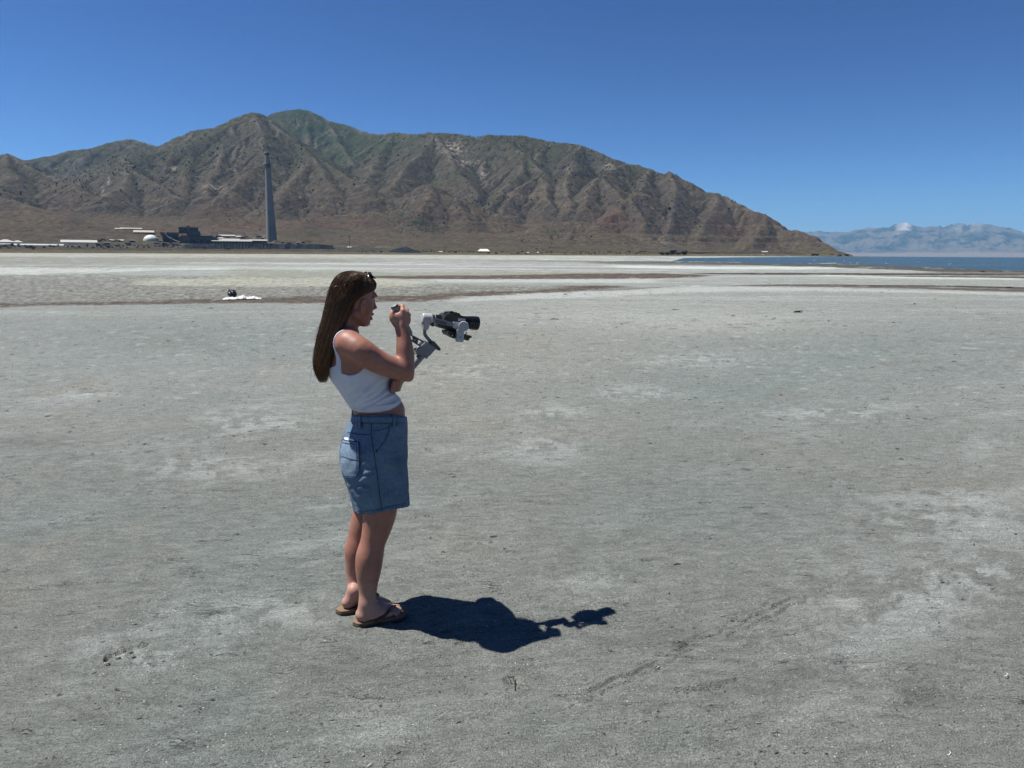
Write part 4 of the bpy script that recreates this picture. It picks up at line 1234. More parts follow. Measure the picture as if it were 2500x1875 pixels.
def hillside_junipers():
    """dark junipers over the slopes: the 300 largest in view one by one, the rest as one mass"""
    r = np.random.default_rng(41)
    Z, px, py, sl = MT['Z'], MT['px'], MT['py'], MT['slope']
    R = np.hypot(MT['X'], MT['Y'])
    ok = (Z > 14) & (px > -60) & (px < 2060) & (R < 7600)
    dens = 0.16 + 1.3 * sstep(0.05, 0.45, fbm(MT['X'] / 330, MT['Y'] / 330, 4, 861))
    dens = dens * (0.06 + 0.94 * sstep(70, 190, Z))
    def more(x, y, rx, ry, a):
        nonlocal dens
        dens = dens + a * np.exp(-((px - x) / rx) ** 2 - ((py - y) / ry) ** 2)
    for q in ((300, 400, 70, 26, 3.5), (480, 400, 80, 50, 3.0), (150, 450, 70, 40, 1.6), (380, 430, 50, 40, 2.0), (1000, 545, 90, 24, 3.0), (1350, 570, 70, 24, 2.0), (1120, 335, 110, 12, 3.0), (1420, 400, 130, 45, 2.6), (1250, 350, 120, 20, 1.5), (1180, 490, 70, 30, 2.0), (1640, 540, 90, 50, 1.5), (640, 380, 40, 40, 1.5), (900, 370, 60, 40, 1.0), (1560, 430, 60, 30, 1.5), (760, 400, 50, 30, 1.2)):
        more(*q)
    dens = dens * ok * np.gradient(MT['r'])[:, None] * R
    cdf = np.cumsum(dens.ravel()); cdf /= cdf[-1]
    N = 8200
    idx = np.searchsorted(cdf, r.random(N))
    X, Y, ZZ = MT['X'].ravel()[idx] + r.normal(0, 4, N), MT['Y'].ravel()[idx] + r.normal(0, 4, N), MT['Z'].ravel()[idx]
    size = (r.gamma(4.0, 1.0, N) * 0.72 + 2.0) * (0.62 + 0.38 * sstep(90, 260, ZZ))
    D = np.hypot(X, Y)
    app = size / D
    # keep the big ones that face the camera (not behind a crest)
    order = np.argsort(-app)
    big, used = [], set()
    for i in order:
        if len(big) >= 300: break
        p = np.array([X[i], Y[i], ZZ[i] + size[i] * 0.6])
        a = _C0; vis = True
        for t in np.linspace(0.45, 0.985, 26):
            q = a + (p - a) * t
            if math.hypot(q[0], q[1]) > 1700 and terrain_z(q[0], q[1]) > q[2]: vis = False; break
        if vis:
            big.append(i); used.add(int(i))
    for n, i in enumerate(big):
        o = bpy.data.objects.new('juniper', JUN[n % 4]); COL.objects.link(o)
        o.location = (X[i], Y[i], terrain_z(X[i], Y[i]) - 0.6); o.rotation_euler = (0, 0, r.uniform(0, 6.28))
        s = size[i] * 1.25; o.scale = (s, s, s * r.uniform(0.8, 1.15))
        tag(o, 'small dark juniper dotted on the mountainside', 'juniper', 'junipers on the mountainside')
    rest = np.array([i for i in range(N) if i not in used])
    base = np.array([v.co[:] for v in JUN[0].vertices])
    tri = np.array([p.vertices[:] for p in JUN[0].polygons])
    nb = len(base)
    s = size[rest] * 1.25
    a = r.uniform(0, 6.28, len(rest))
    ca, sa = np.cos(a), np.sin(a)
    V = np.empty((len(rest), nb, 3), np.float32)
    V[..., 0] = X[rest][:, None] + s[:, None] * (base[None, :, 0] * ca[:, None] - base[None, :, 1] * sa[:, None])
    V[..., 1] = Y[rest][:, None] + s[:, None] * (base[None, :, 0] * sa[:, None] + base[None, :, 1] * ca[:, None])
    V[..., 2] = ZZ[rest][:, None] - 0.6 + s[:, None] * base[None, :, 2]
    F = (np.arange(len(rest))[:, None, None] * nb + tri[None]).reshape(-1, 3)
    o = mesh_np('juniper_scrub', V.reshape(-1, 3), F, LEAF.m, smooth=False)
    tag(o, kind='stuff')
hillside_junipers()

def shore_rocks():
    r = np.random.default_rng(51)
    m = simple_mat('pale_rock', (0.30, 0.285, 0.25), 0.9, 0.2, 0.4)
    meshes = []
    for s in range(4):
        bm = bmesh.new(); bmesh.ops.create_icosphere(bm, subdivisions=1, radius=0.5)
        for v in bm.verts: v.co *= 0.7 + 0.5 * r.random()
        me = bpy.data.meshes.new('boulder'); bm.to_mesh(me); bm.free(); me.materials.append(m); meshes.append(me)
    xs = np.concatenate([r.uniform(1690, 1925, 34), r.uniform(1420, 1600, 16)])
    for i, x in enumerate(xs):
        p = land(x, np.interp(x, [1400, 1600, 1700, 1900], [622.5, 623.5, 622.5, 623.5]) + r.uniform(-1.5, 0.5)); k = mpp(p)
        o = bpy.data.objects.new('boulder', meshes[i % 4]); COL.objects.link(o)
        w = r.uniform(2, 5) * k
        o.location = p; o.scale = (w, w, w * r.uniform(0.4, 0.7)); o.rotation_euler = (0, 0, r.uniform(0, 6))
        if i < 34: tag(o, 'pale boulder below the railway bank behind the narrow lake arm', 'boulder', 'boulders below the railway bank')
        else: tag(o, 'pale boulder on the shore left of the tree clump', 'boulder', 'boulders left of the tree clump')
    # railway bank running above the boulders
    pts = [land(x, 618.2) for x in (1680, 1740, 1800, 1860, 1910, 1945)]
    k = mpp(pts[0])
    V = []
    for p in pts:
        d = np.array([p[0], p[1], 0]) / math.hypot(p[0], p[1])
        V += [p - d * 3 + [0, 0, -2], p - d * 2 + [0, 0, 2.6], p + d * 6 + [0, 0, 2.6], p + d * 8 + [0, 0, -2]]
    F = [(i * 4 + j, i * 4 + 4 + j, i * 4 + 5 + j, i * 4 + 1 + j) for i in range(len(pts) - 1) for j in range(3)]
    tag(mesh_np('railway_bank', V, F, DARK, smooth=False), kind='structure')
shore_rocks()
# ------------------------------------------------------------------ the person (local frame: x forward, y to her left, z up)
PO = np.array([-0.722, 3.197, 0.0])
PSI = math.radians(26.0)
PF = np.array([math.cos(PSI), math.sin(PSI), 0.0])
PLT = np.array([-math.sin(PSI), math.cos(PSI), 0.0])

def to_loc(P):
    q = np.asarray(P, float) - PO
    return np.stack([q @ PF, q @ PLT, q[..., 2]], -1)

def to_world(L):
    L = np.asarray(L, float)
    return PO + L[..., :1] * PF + L[..., 1:2] * PLT + L[..., 2:] * np.array([0, 0, 1.0])

def PL(px, py, lat=0.0):
    """local point seen at (px,py) in her upright plane `lat` metres to her left"""
    d = ray(px, py)
    t = (lat - (_C0 - PO) @ PLT) / (d @ PLT)
    return to_loc(_C0 + d * t[..., None])

class Field:
    """signed distance on a grid; shapes are blended in one after the other and meshed by surface nets"""
    def __init__(self, lo, hi, h):
        self.lo, self.h = np.array(lo, float), h
        n = np.ceil((np.array(hi) - self.lo) / h).astype(int) + 1
        self.n = n
        self.f = np.full(n, 1.0, np.float32)
    def box(self, lo, hi, pad):
        a = np.clip(np.floor((np.array(lo) - pad - self.lo) / self.h).astype(int), 0, self.n)
        b = np.clip(np.ceil((np.array(hi) + pad - self.lo) / self.h).astype(int) + 1, 0, self.n)
        sl = tuple(slice(int(p), int(q)) for p, q in zip(a, b))
        g = [self.lo[i] + self.h * np.arange(a[i], b[i]) for i in range(3)]
        X, Y, Z = np.meshgrid(*g, indexing='ij', sparse=True)
        return sl, X, Y, Z
    def union(self, sl, d, k):
        a = self.f[sl]
        if a.size == 0: return
        if k <= 0:
            self.f[sl] = np.minimum(a, d)
        else:
            h = np.maximum(k - np.abs(a - d), 0) / k
            self.f[sl] = np.minimum(a, d) - h * h * k * 0.25
    def cut(self, sl, d, k):
        a = self.f[sl]
        if a.size == 0: return
        nd = -d
        if k <= 0:
            self.f[sl] = np.maximum(a, nd)
        else:
            h = np.maximum(k - np.abs(a - nd), 0) / k
            self.f[sl] = np.maximum(a, nd) + h * h * k * 0.25
    def capsule(self, a, b, ra, rb, k=0.01, cut=False):
        a, b = np.array(a, float), np.array(b, float)
        r = max(ra, rb)
        sl, X, Y, Z = self.box(np.minimum(a, b) - r, np.maximum(a, b) + r, k + 3 * self.h)
        d = b - a
        L2 = d @ d + 1e-12
        t = np.clip(((X - a[0]) * d[0] + (Y - a[1]) * d[1] + (Z - a[2]) * d[2]) / L2, 0, 1)
        q = np.sqrt((X - a[0] - t * d[0]) ** 2 + (Y - a[1] - t * d[1]) ** 2 + (Z - a[2] - t * d[2]) ** 2) - (ra + t * (rb - ra))
        (self.cut if cut else self.union)(sl, q, k)
    def chain(self, pts, radii, k=0.01, sub=7):
        """a limb: a smooth curve through the joints with the radii running smoothly along it"""
        pts, radii = np.array(pts, float), np.array(radii, float)
        n = len(pts)
        L = np.concatenate([[0], np.cumsum(np.linalg.norm(np.diff(pts, axis=0), axis=1))])
        if n > 2:
            q = np.unique(np.concatenate([np.linspace(L[i], L[i + 1], sub) for i in range(n - 1)]))
            P = np.stack([smooth_interp(q, L, pts[:, i]) for i in range(3)], -1)
            R = smooth_interp(q, L, radii)
        else:
            P, R = pts, radii
        m = R.max()
        sl, X, Y, Z = self.box(P.min(0) - m, P.max(0) + m, k + 3 * self.h)
        best = None
        for a, b, ra, rb in zip(P[:-1], P[1:], R[:-1], R[1:]):
            d = b - a
            t = np.clip(((X - a[0]) * d[0] + (Y - a[1]) * d[1] + (Z - a[2]) * d[2]) / (d @ d + 1e-12), 0, 1)
            w = np.sqrt((X - a[0] - t * d[0]) ** 2 + (Y - a[1] - t * d[1]) ** 2 + (Z - a[2] - t * d[2]) ** 2) - (ra + t * (rb - ra))
            best = w if best is None else np.minimum(best, w)
        self.union(sl, best, k)
    def ellipsoid(self, c, r, k=0.01, rot=0.0, cut=False):
        """rot: tilt in the x-z plane"""
        c, r = np.array(c, float), np.array(r, float)
        m = max(r)
        sl, X, Y, Z = self.box(c - m, c + m, k + 3 * self.h)
        x, y, z = X - c[0], Y - c[1], Z - c[2]
        if rot:
            cr, sr = math.cos(rot), math.sin(rot)
            x, z = x * cr + z * sr, -x * sr + z * cr
        q = np.sqrt((x / r[0]) ** 2 + (y / r[1]) ** 2 + (z / r[2]) ** 2)
        g = np.sqrt((x / r[0] ** 2) ** 2 + (y / r[1] ** 2) ** 2 + (z / r[2] ** 2) ** 2) + 1e-6
        d = q * (q - 1) / g
        (self.cut if cut else self.union)(sl, d, k)
    def loft(self, rows, yc=0.0, k=0.01, cut=False, off=0.0, power=2.0, zlo=None, zhi=None):
        """rows (z, x_back, x_front, half_width), z ascending"""
        rows = np.array(sorted(rows), float)
        lo = np.array([rows[:, 1].min(), yc - rows[:, 3].max(), rows[0, 0]]) - abs(off)
        hi = np.array([rows[:, 2].max(), yc + rows[:, 3].max(), rows[-1, 0]]) + abs(off)
        sl, X, Y, Z = self.box(lo, hi, k + 4 * self.h)
        zz = Z.ravel()
        xb = smooth_interp(zz, rows[:, 0], rows[:, 1]).reshape(Z.shape)
        xf = smooth_interp(zz, rows[:, 0], rows[:, 2]).reshape(Z.shape)
        hw = smooth_interp(zz, rows[:, 0], rows[:, 3]).reshape(Z.shape)
        cx, a, b = (xb + xf) / 2, (xf - xb) / 2 + off, hw + off
        u, v = np.abs(X - cx) / a, np.abs(Y - yc) / b
        q = (u ** power + v ** power) ** (1 / power)
        d = (q - 1) * np.minimum(a, b) * np.where(q > 1, 1, 1)
        g = np.sqrt((u / a) ** 2 + (v / b) ** 2) / np.maximum(np.sqrt(u * u + v * v), 1e-4)
        d = (q - 1) / np.maximum(g, 1e-3)
        end = np.maximum((zlo if zlo is not None else rows[0, 0] - off) - Z, Z - (zhi if zhi is not None else rows[-1, 0] + off))
        d = np.maximum(d, end)
        (self.cut if cut else self.union)(sl, d, k)
        return
    def mesh(self):
        f = self.f
        pos = f > 0
        c = pos[:-1, :-1, :-1].astype(np.int8)
        tot = np.zeros_like(c)
        for i in (0, 1):
            for j in (0, 1):
                for k in (0, 1):
                    tot += pos[i:i + c.shape[0], j:j + c.shape[1], k:k + c.shape[2]]
        act = (tot > 0) & (tot < 8)
        idx = np.argwhere(act)
        ids = np.full(c.shape, -1, np.int32)
        ids[act] = np.arange(len(idx))
        corners = [(i, j, k) for i in (0, 1) for j in (0, 1) for k in (0, 1)]
        val = {q: f[idx[:, 0] + q[0], idx[:, 1] + q[1], idx[:, 2] + q[2]] for q in corners}
        acc = np.zeros((len(idx), 3)); cnt = np.zeros(len(idx))
        for a in corners:
            for ax in range(3):
                if a[ax]: continue
                b = list(a); b[ax] = 1; b = tuple(b)
                va, vb = val[a], val[b]
                m = (va > 0) != (vb > 0)
                t = np.where(m, va / np.where(m, va - vb, 1), 0)
                p = np.array(a, float)[None, :] + np.zeros((len(idx), 3))
                p[:, ax] = t
                acc += p * m[:, None]; cnt += m
        V = self.lo + self.h * (idx + acc / np.maximum(cnt, 1)[:, None])
        faces = []
        for ax in range(3):
            o1, o2 = [(1, 2), (2, 0), (0, 1)][ax]
            sa = [slice(1, -1)] * 3; sb = [slice(1, -1)] * 3
            sa[ax] = slice(0, f.shape[ax] - 1); sb[ax] = slice(1, f.shape[ax])
            A, B = pos[tuple(sa)], pos[tuple(sb)]
            e = np.argwhere(A != B)
            off = np.array([1, 1, 1]); off[ax] = 0
            e0 = e + off
            flip = A[tuple(e.T)]
            def cid(d1, d2):
                q = e0.copy(); q[:, o1] += d1; q[:, o2] += d2
                return ids[q[:, 0], q[:, 1], q[:, 2]]
            quad = np.stack([cid(-1, -1), cid(0, -1), cid(0, 0), cid(-1, 0)], -1)
            quad[flip] = quad[flip][:, ::-1]
            faces.append(quad)
        F = np.vstack(faces)
        F = F[(F >= 0).all(1)]
        return V, F

def vnormals(V, F):
    n = np.zeros_like(V)
    fn = np.cross(V[F[:, 2]] - V[F[:, 0]], V[F[:, 3]] - V[F[:, 1]])
    for q in range(4):
        np.add.at(n, F[:, q], fn)
    return n / np.maximum(np.linalg.norm(n, axis=1, keepdims=True), 1e-9)

def relax(V, F, it=2, w=0.5):
    e = np.vstack([F[:, [0, 1]], F[:, [1, 2]], F[:, [2, 3]], F[:, [3, 0]]])
    for _ in range(it):
        s = np.zeros_like(V); c = np.zeros(len(V))
        np.add.at(s, e[:, 0], V[e[:, 1]]); np.add.at(s, e[:, 1], V[e[:, 0]])
        np.add.at(c, e[:, 0], 1); np.add.at(c, e[:, 1], 1)
        V = V * (1 - w) + w * s / np.maximum(c, 1)[:, None]
    return V

def rows_px(rows, lat=0.0):
    out = []
    for py, b, f, hw in rows:
        B, Fp = PL(b, py, lat), PL(f, py, lat)
        out.append(((B[2] + Fp[2]) / 2, B[0], Fp[0], hw))
    return out

def HP(px, py, lat=0.0):
    """point of the head, which is turned a little towards the camera"""
    c = PL(860, 740, 0.0)
    q = PL(px, py, 0.0) - c
    a = math.radians(-4.5)
    x, y = q[0] * 1.012, lat
    return c + np.array([x * math.cos(a) - y * math.sin(a), x * math.sin(a) + y * math.cos(a), q[2]])

person = empty('person', PO, PSI)
tag(person, 'long haired woman in white tank top and denim shorts holding a grey camera rig', 'person')

TORSO = rows_px([(1110, 848, 978, 0.160), (1090, 846, 978, 0.165), (1050, 851, 981, 0.160), (1016, 864, 984, 0.142), (1000, 863, 984, 0.134), (988, 856, 981, 0.131), (975, 847, 971, 0.130), (950, 830, 951, 0.132), (921, 810, 940, 0.138), (895, 801, 934, 0.142), (870, 804, 920, 0.142), (848, 812, 903, 0.132), (830, 820, 886, 0.110), (816, 829, 868, 0.070)])
TUBE_A, TUBE_B = PL(962, 746, -0.13), PL(1000, 816, -0.13)

def foot(fd, hb, ang, side):
    """hb: local point under the back of the heel; side -1 her right, +1 her left; returns map foot->local"""
    c, s = math.cos(ang), math.sin(ang)
    def m(x, y, z):
        y = y * side
        return np.array([hb[0] + x * c - y * s, hb[1] + x * s + y * c, z])
    S = 0.027
    m0 = m
    m = lambda x, y, z: m0(x + (0.018 if side > 0 else 0.004), y, z)
    fd.capsule(m(0.033, 0, S + 0.027), m(0.046, 0, S + 0.042), 0.028, 0.028, 0.016)
    xa = 0.011 if side > 0 else 0.0
    fd.capsule(m(0.056 + xa, 0.002, S + 0.085), m(0.044 + xa * 0.4, 0, S + 0.035), 0.0265, 0.027, 0.014)
    fd.capsule(m(0.066 + xa, 0.002, S + 0.066), m(0.125, -0.004, S + 0.040), 0.028, 0.024, 0.03)
    fd.capsule(m(0.125, -0.006, S + 0.040), m(0.178, -0.014, S + 0.022), 0.026, 0.018, 0.025)
    fd.capsule(m(0.045, 0.012, S + 0.020), m(0.165, 0.026, S + 0.016), 0.021, 0.015, 0.025)
    fd.capsule(m(0.13, 0.010, S + 0.028), m(0.176, 0.010, S + 0.018), 0.022, 0.015, 0.02)
    for y, x0, x1, r in ((-0.026, 0.182, 0.232, 0.0125), (-0.006, 0.184, 0.232, 0.0095), (0.009, 0.180, 0.224, 0.009), (0.023, 0.174, 0.213, 0.0085), (0.036, 0.166, 0.200, 0.008)):
        fd.chain([m(x0 - 0.02, y * 0.9, S + 0.020), m(x0 + 0.012, y, S + 0.019), m(x1 - r, y * 1.03, S + r * 0.95)], [r * 1.1, r, r * 0.95], 0.005)
    # ankle bones
    for yy in ((-0.033, 0.033) if side < 0 else ()):
        fd.ellipsoid(m(0.058, yy * 0.85, S + 0.070), (0.011, 0.007, 0.012), 0.010)
    return m0

def build_body():
    fd = Field((-0.36, -0.30, 0.0), (0.62, 0.29, 1.70), 0.0036)
    # legs
    hbN = to_loc(on_ground(864, 1530))
    hbF = to_loc(on_ground(823, 1499))
    print('feet', hbN, hbF)
    endN = np.array([hbN[0] + 0.060, hbN[1], 0.112])
    endF = np.array([hbF[0] + 0.082, hbF[1] - 0.014, 0.112])
    def leg(pts, end):
        P = [PL(x, y, l) for x, y, l, r in pts]
        P[-1] = end
        P[-2] = P[-2] * 0.5 + 0.5 * np.array([P[-2][0], end[1], P[-2][2]])
        fd.chain(P, [q[3] for q in pts], 0.02)
    leg([(918, 1080, -0.085, 0.092), (924, 1180, -0.09, 0.087), (927, 1248, -0.092, 0.079), (920, 1290, -0.092, 0.067), (911, 1322, -0.092, 0.0590), (902, 1362, -0.092, 0.0640), (900, 1385, -0.092, 0.0610), (898, 1418, -0.092, 0.050), (896, 1450, -0.092, 0.0395), (894, 1478, -0.092, 0.0330)], endN)
    leg([(902, 1080, 0.085, 0.092), (906, 1180, 0.085, 0.085), (898, 1250, 0.085, 0.073), (886, 1285, 0.085, 0.064), (879, 1310, 0.085, 0.0585), (873, 1342, 0.085, 0.0630), (873, 1368, 0.085, 0.0600), (869, 1404, 0.085, 0.049), (865, 1430, 0.085, 0.0395), (862, 1450, 0.085, 0.0330)], endF)
    mN = foot(fd, hbN, math.radians(-1.0), -1)
    mF = foot(fd, hbF, math.radians(-9.0), 1)
    # trunk
    fd.loft(TORSO, k=0.02, power=2.15)
    fd.ellipsoid(PL(915, 905, -0.062), (0.060, 0.060, 0.055), 0.04)
    fd.ellipsoid(PL(915, 905, 0.062), (0.060, 0.060, 0.055), 0.04)
    fd.capsule(PL(846, 838, -0.12), PL(846, 838, 0.12), 0.050, 0.050, 0.05)
    # trapezius slope and neck
    for s in (-1, 1):
        fd.capsule(PL(842, 820, 0.03 * s), PL(853, 838, 0.125 * s), 0.030, 0.040, 0.035)
    fd.capsule(PL(837, 824, 0), PL(852, 772, 0), 0.054, 0.050, 0.03)
    # right arm (towards the camera)
    fd.chain([PL(861, 842, -0.140), PL(872, 850, -0.165), PL(925, 884, -0.185), PL(962, 899, -0.19), PL(985, 906, -0.19)], [0.052, 0.056, 0.0515, 0.047, 0.0445], 0.03)
    fd.chain([PL(986, 903, -0.19), PL(990, 872, -0.182), PL(988, 850, -0.176), PL(986, 828, -0.168), PL(980, 801, -0.155), PL(979, 795, -0.152)], [0.0440, 0.0400, 0.0375, 0.0325, 0.0275, 0.0265], 0.018)
    fd.ellipsoid(PL(1000, 922, -0.19), (0.016, 0.02, 0.018), 0.02)
    # left arm, crossing in front of the body to the grip
    fd.chain([PL(854, 842, 0.140), PL(864, 850, 0.160), PL(900, 885, 0.185), PL(922, 915, 0.190)], [0.052, 0.054, 0.048, 0.042], 0.03)
    fd.chain([PL(922, 915, 0.190), PL(948, 922, 0.10), PL(966, 930, 0.0), PL(970, 932, -0.03)], [0.041, 0.037, 0.029, 0.026], 0.02)
    # right hand
    W = PL(979, 797, -0.152)
    mcp = [PL(984, 759, -0.158), PL(992, 765, -0.162), PL(996, 775, -0.160), PL(996, 786, -0.154)]
    for q, r in zip(mcp, (0.0125, 0.0125, 0.0120, 0.0110)):
        fd.capsule(W, q, 0.0200, r, 0.012)
    fd.ellipsoid(PL(974, 777, -0.152), (0.026, 0.015, 0.027), 0.012)
    fd.ellipsoid(PL(966, 784, -0.140), (0.017, 0.016, 0.020), 0.012)
    fd.chain([PL(968, 788, -0.146), PL(959, 778, -0.153), PL(956.5, 769, -0.150), PL(957.5, 762, -0.147)], [0.0175, 0.0150, 0.0120, 0.0095], 0.010)
    fing = [
        [mcp[0], PL(982, 747.5, -0.142), PL(973, 747, -0.112), PL(961, 752, -0.110)],
        [mcp[1], PL(992, 756, -0.136), PL(982, 757, -0.104), PL(967, 763, -0.104)],
        [mcp[2], PL(998, 768, -0.132), PL(988, 768, -0.102), PL(973, 773, -0.102)],
        [mcp[3], PL(999, 780, -0.130), PL(991, 779, -0.104), PL(979, 783, -0.104)]]
    for c, r in zip(fing, (0.0098, 0.0098, 0.0092, 0.0084)):
        fd.chain(c, [r * 1.08, r, r * 0.93, r * 0.85], 0.004)
    # left hand round the grip
    W = PL(971, 932, -0.035)
    for i in range(4):
        y = 930.0 + 7.3 * i
        x = 982.5 - 2.2 * i
        r = (0.0092, 0.0095, 0.0092, 0.0082)[i]
        fd.chain([W, PL(x - 7, y, -0.055)], [0.018, r * 1.15], 0.010)
        fd.chain([PL(x - 7, y, -0.055), PL(x - 2, y, -0.088), PL(x - 8, y + 0.5, -0.122), PL(x - 21, y + 2, -0.130)], [r * 1.1, r, r * 0.95, r * 0.85], 0.0035)
    fd.chain([W, PL(955, 930, -0.055), PL(953, 940, -0.075), PL(955, 950, -0.085)], [0.017, 0.0125, 0.011, 0.0095], 0.008)
    # head
    fd.ellipsoid(HP(863.5, 711, 0), (0.092, 0.076, 0.090), 0.02)
    fd.ellipsoid(HP(879, 748, 0), (0.053, 0.060, 0.074), 0.03, rot=0.12)
    for s in (-1, 1):
        fd.capsule(HP(866, 764, 0.052 * s), HP(887, 787, 0.018 * s), 0.020, 0.016, 0.022)
        fd.ellipsoid(HP(893, 750, 0.036 * s), (0.021, 0.021, 0.024), 0.025)
        fd.ellipsoid(HP(910.5, 720.5, 0.026 * s), (0.011, 0.024, 0.009), 0.018)
    fd.ellipsoid(HP(894, 787.5, 0), (0.0155, 0.018, 0.0150), 0.014)
    fd.ellipsoid(HP(896.5, 770, 0), (0.0150, 0.024, 0.019), 0.014)
    for s in (-1, 1):
        fd.ellipsoid(HP(915.5, 734.5, 0.032 * s), (0.0095, 0.017, 0.0085), 0.012, cut=True)
    fd.capsule(HP(907.5, 727, 0), HP(912.5, 747, 0), 0.0070, 0.0085, 0.008)
    fd.ellipsoid(HP(914.5, 750.5, 0), (0.0092, 0.0088, 0.0078), 0.006)
    for s in (-1, 1):
        fd.ellipsoid(HP(908.5, 753.5, 0.011 * s), (0.0085, 0.0075, 0.0060), 0.005)
    fd.ellipsoid(HP(906.6, 766.3, 0), (0.0090, 0.022, 0.0062), 0.006)
    fd.ellipsoid(HP(904.0, 777.6, 0), (0.0085, 0.020, 0.0066), 0.006)
    fd.capsule(HP(909.5, 772.2, -0.018), HP(909.5, 772.2, 0.018), 0.0019, 0.0019, 0.003, cut=True)
    # ears
    for s in (-1, 1):
        fd.ellipsoid(HP(879, 741, 0.080 * s), (0.0145, 0.0085, 0.029), 0.008, rot=-0.22)
        fd.ellipsoid(HP(881, 739, 0.0895 * s), (0.0075, 0.0065, 0.017), 0.004, rot=-0.22, cut=True)
    V, F = fd.mesh()
    keep = np.zeros(len(V))
    for p_, r_ in ((PL(888, 735, 0), 0.165), (PL(975, 770, -0.13), 0.085), (PL(968, 940, -0.08), 0.075)):
        keep = np.maximum(keep, sstep(r_ * 1.15, r_ * 0.85, np.linalg.norm(V - p_, axis=1)))
    keep = np.maximum(keep, sstep(0.085, 0.06, V[:, 2]))
    V = relax(V, F, 1, 0.35)
    V = relax(V, F, 14, (0.5 * (1 - keep))[:, None])
    # colour: tanned skin, paler feet, redder lips, ear and knuckles
    c = np.ones((len(V), 3)) * np.array([0.285, 0.128, 0.090])
    def tint(p, r, col, a):
        nonlocal c
        d = np.linalg.norm((V - p) / np.asarray(r, float), axis=1)
        w = (a * np.exp(-d ** 4))[:, None]
        c = c * (1 - w) + np.array(col) * w
    w = sstep(0.30, 0.10, V[:, 2])[:, None] * 0.75
    c = c * (1 - w) + np.array([0.40, 0.235, 0.185]) * w
    for y in (766.5, 778.0):
        tint(HP(908, y, 0), (0.012, 0.020, 0.0070), (0.22, 0.065, 0.058), 0.85)
    for s in (-1, 1):
        tint(HP(880, 741, 0.085 * s), (0.018, 0.016, 0.03), (0.33, 0.125, 0.088), 0.7)
        tint(HP(897, 752, 0.045 * s), (0.03, 0.03, 0.03), (0.32, 0.125, 0.085), 0.4)
    for q in mcp:
        tint(q, 0.014, (0.38, 0.18, 0.125), 0.5)
    tint(PL(973, 770, -0.15), (0.06, 0.06, 0.07), (0.40, 0.22, 0.16), 0.5)
    t = NT('skin', 0.52, (0.4, 0.2, 0.14), 0, 0.4)
    n = t.noise(55, 5, 0.6)
    k = t.math('MULTIPLY', t.ramp(n, 0.3, 0.7, 0.90, 1.10), t.ramp(t.noise(16, 4, 0.65), 0.3, 0.7, 0.88, 1.12))
    t.base(t.mix(1.0, t.attr('Col'), t.n('CombineXYZ', ins={0: k, 1: k, 2: k}).outputs[0], 'MULTIPLY'))
    t.p.inputs['Subsurface Weight'].default_value = 0.15
    t.p.inputs['Subsurface Scale'].default_value = 1.0
    t.p.inputs['Subsurface Radius'].default_value = (0.010, 0.0035, 0.0018)
    t.bump(t.noise(420, 3, 0.6), 0.12, 0.001)
    mesh_np('body', V, F, t.m, person, col=c)
    return mN, mF, BVHTree.FromPolygons([tuple(v) for v in V], [tuple(f) for f in F])
FOOT_N, FOOT_F, BODY_BVH = build_body()

def build_face_parts():
    white = simple_mat('shaded_eye_white', (0.30, 0.26, 0.24), 0.35, 0.05, 30)  # eye white darkened in its colour to stand for shade
    iris = simple_mat('iris', (0.05, 0.03, 0.018), 0.2, 0.1, 60)
    hairm = simple_mat('brow_hair', (0.022, 0.014, 0.010), 0.6, 0.2, 200)
    for s in (-1, 1):
        e = HP(901.0, 734.5, 0.0295 * s)
        bm = bmesh.new()
        bmesh.ops.create_uvsphere(bm, u_segments=20, v_segments=12, radius=0.0118)
        bmesh.ops.translate(bm, verts=bm.verts, vec=Vector(e))
        me = bpy.data.meshes.new('eye'); bm.to_mesh(me); bm.free()
        me.materials.append(white)
        o = bpy.data.objects.new('eye', me); COL.objects.link(o); o.parent = person
        bm = bmesh.new()
        bmesh.ops.create_uvsphere(bm, u_segments=14, v_segments=8, radius=0.0058)
        for v in bm.verts: v.co.x *= 0.5
        bmesh.ops.translate(bm, verts=bm.verts, vec=Vector(e) + Vector((0.0098, 0, -0.001)))
        me = bpy.data.meshes.new('iris'); bm.to_mesh(me); bm.free()
        me.materials.append(iris)
        q = bpy.data.objects.new('iris', me); COL.objects.link(q); q.parent = o
        # brow and lashes as arcs of fine hair
        tubes('eyebrow', [[HP(917.0, 723.5, 0.012 * s), HP(914.5, 720.5, 0.026 * s), HP(908, 721, 0.042 * s), HP(902, 725, 0.050 * s)]], [0.0030, 0.0034, 0.0028, 0.001], hairm, person)
        tubes('eyelash', [[HP(912.5 - abs(i - 3) * 0.7, 732 + 0.3 * abs(i - 3), (0.022 + 0.0045 * i) * s), HP(917.5 - abs(i - 3) * 0.9, 733.8, (0.022 + 0.0052 * i) * s)] for i in range(7)], [0.0012, 0.0005], hairm, person)

build_face_parts()

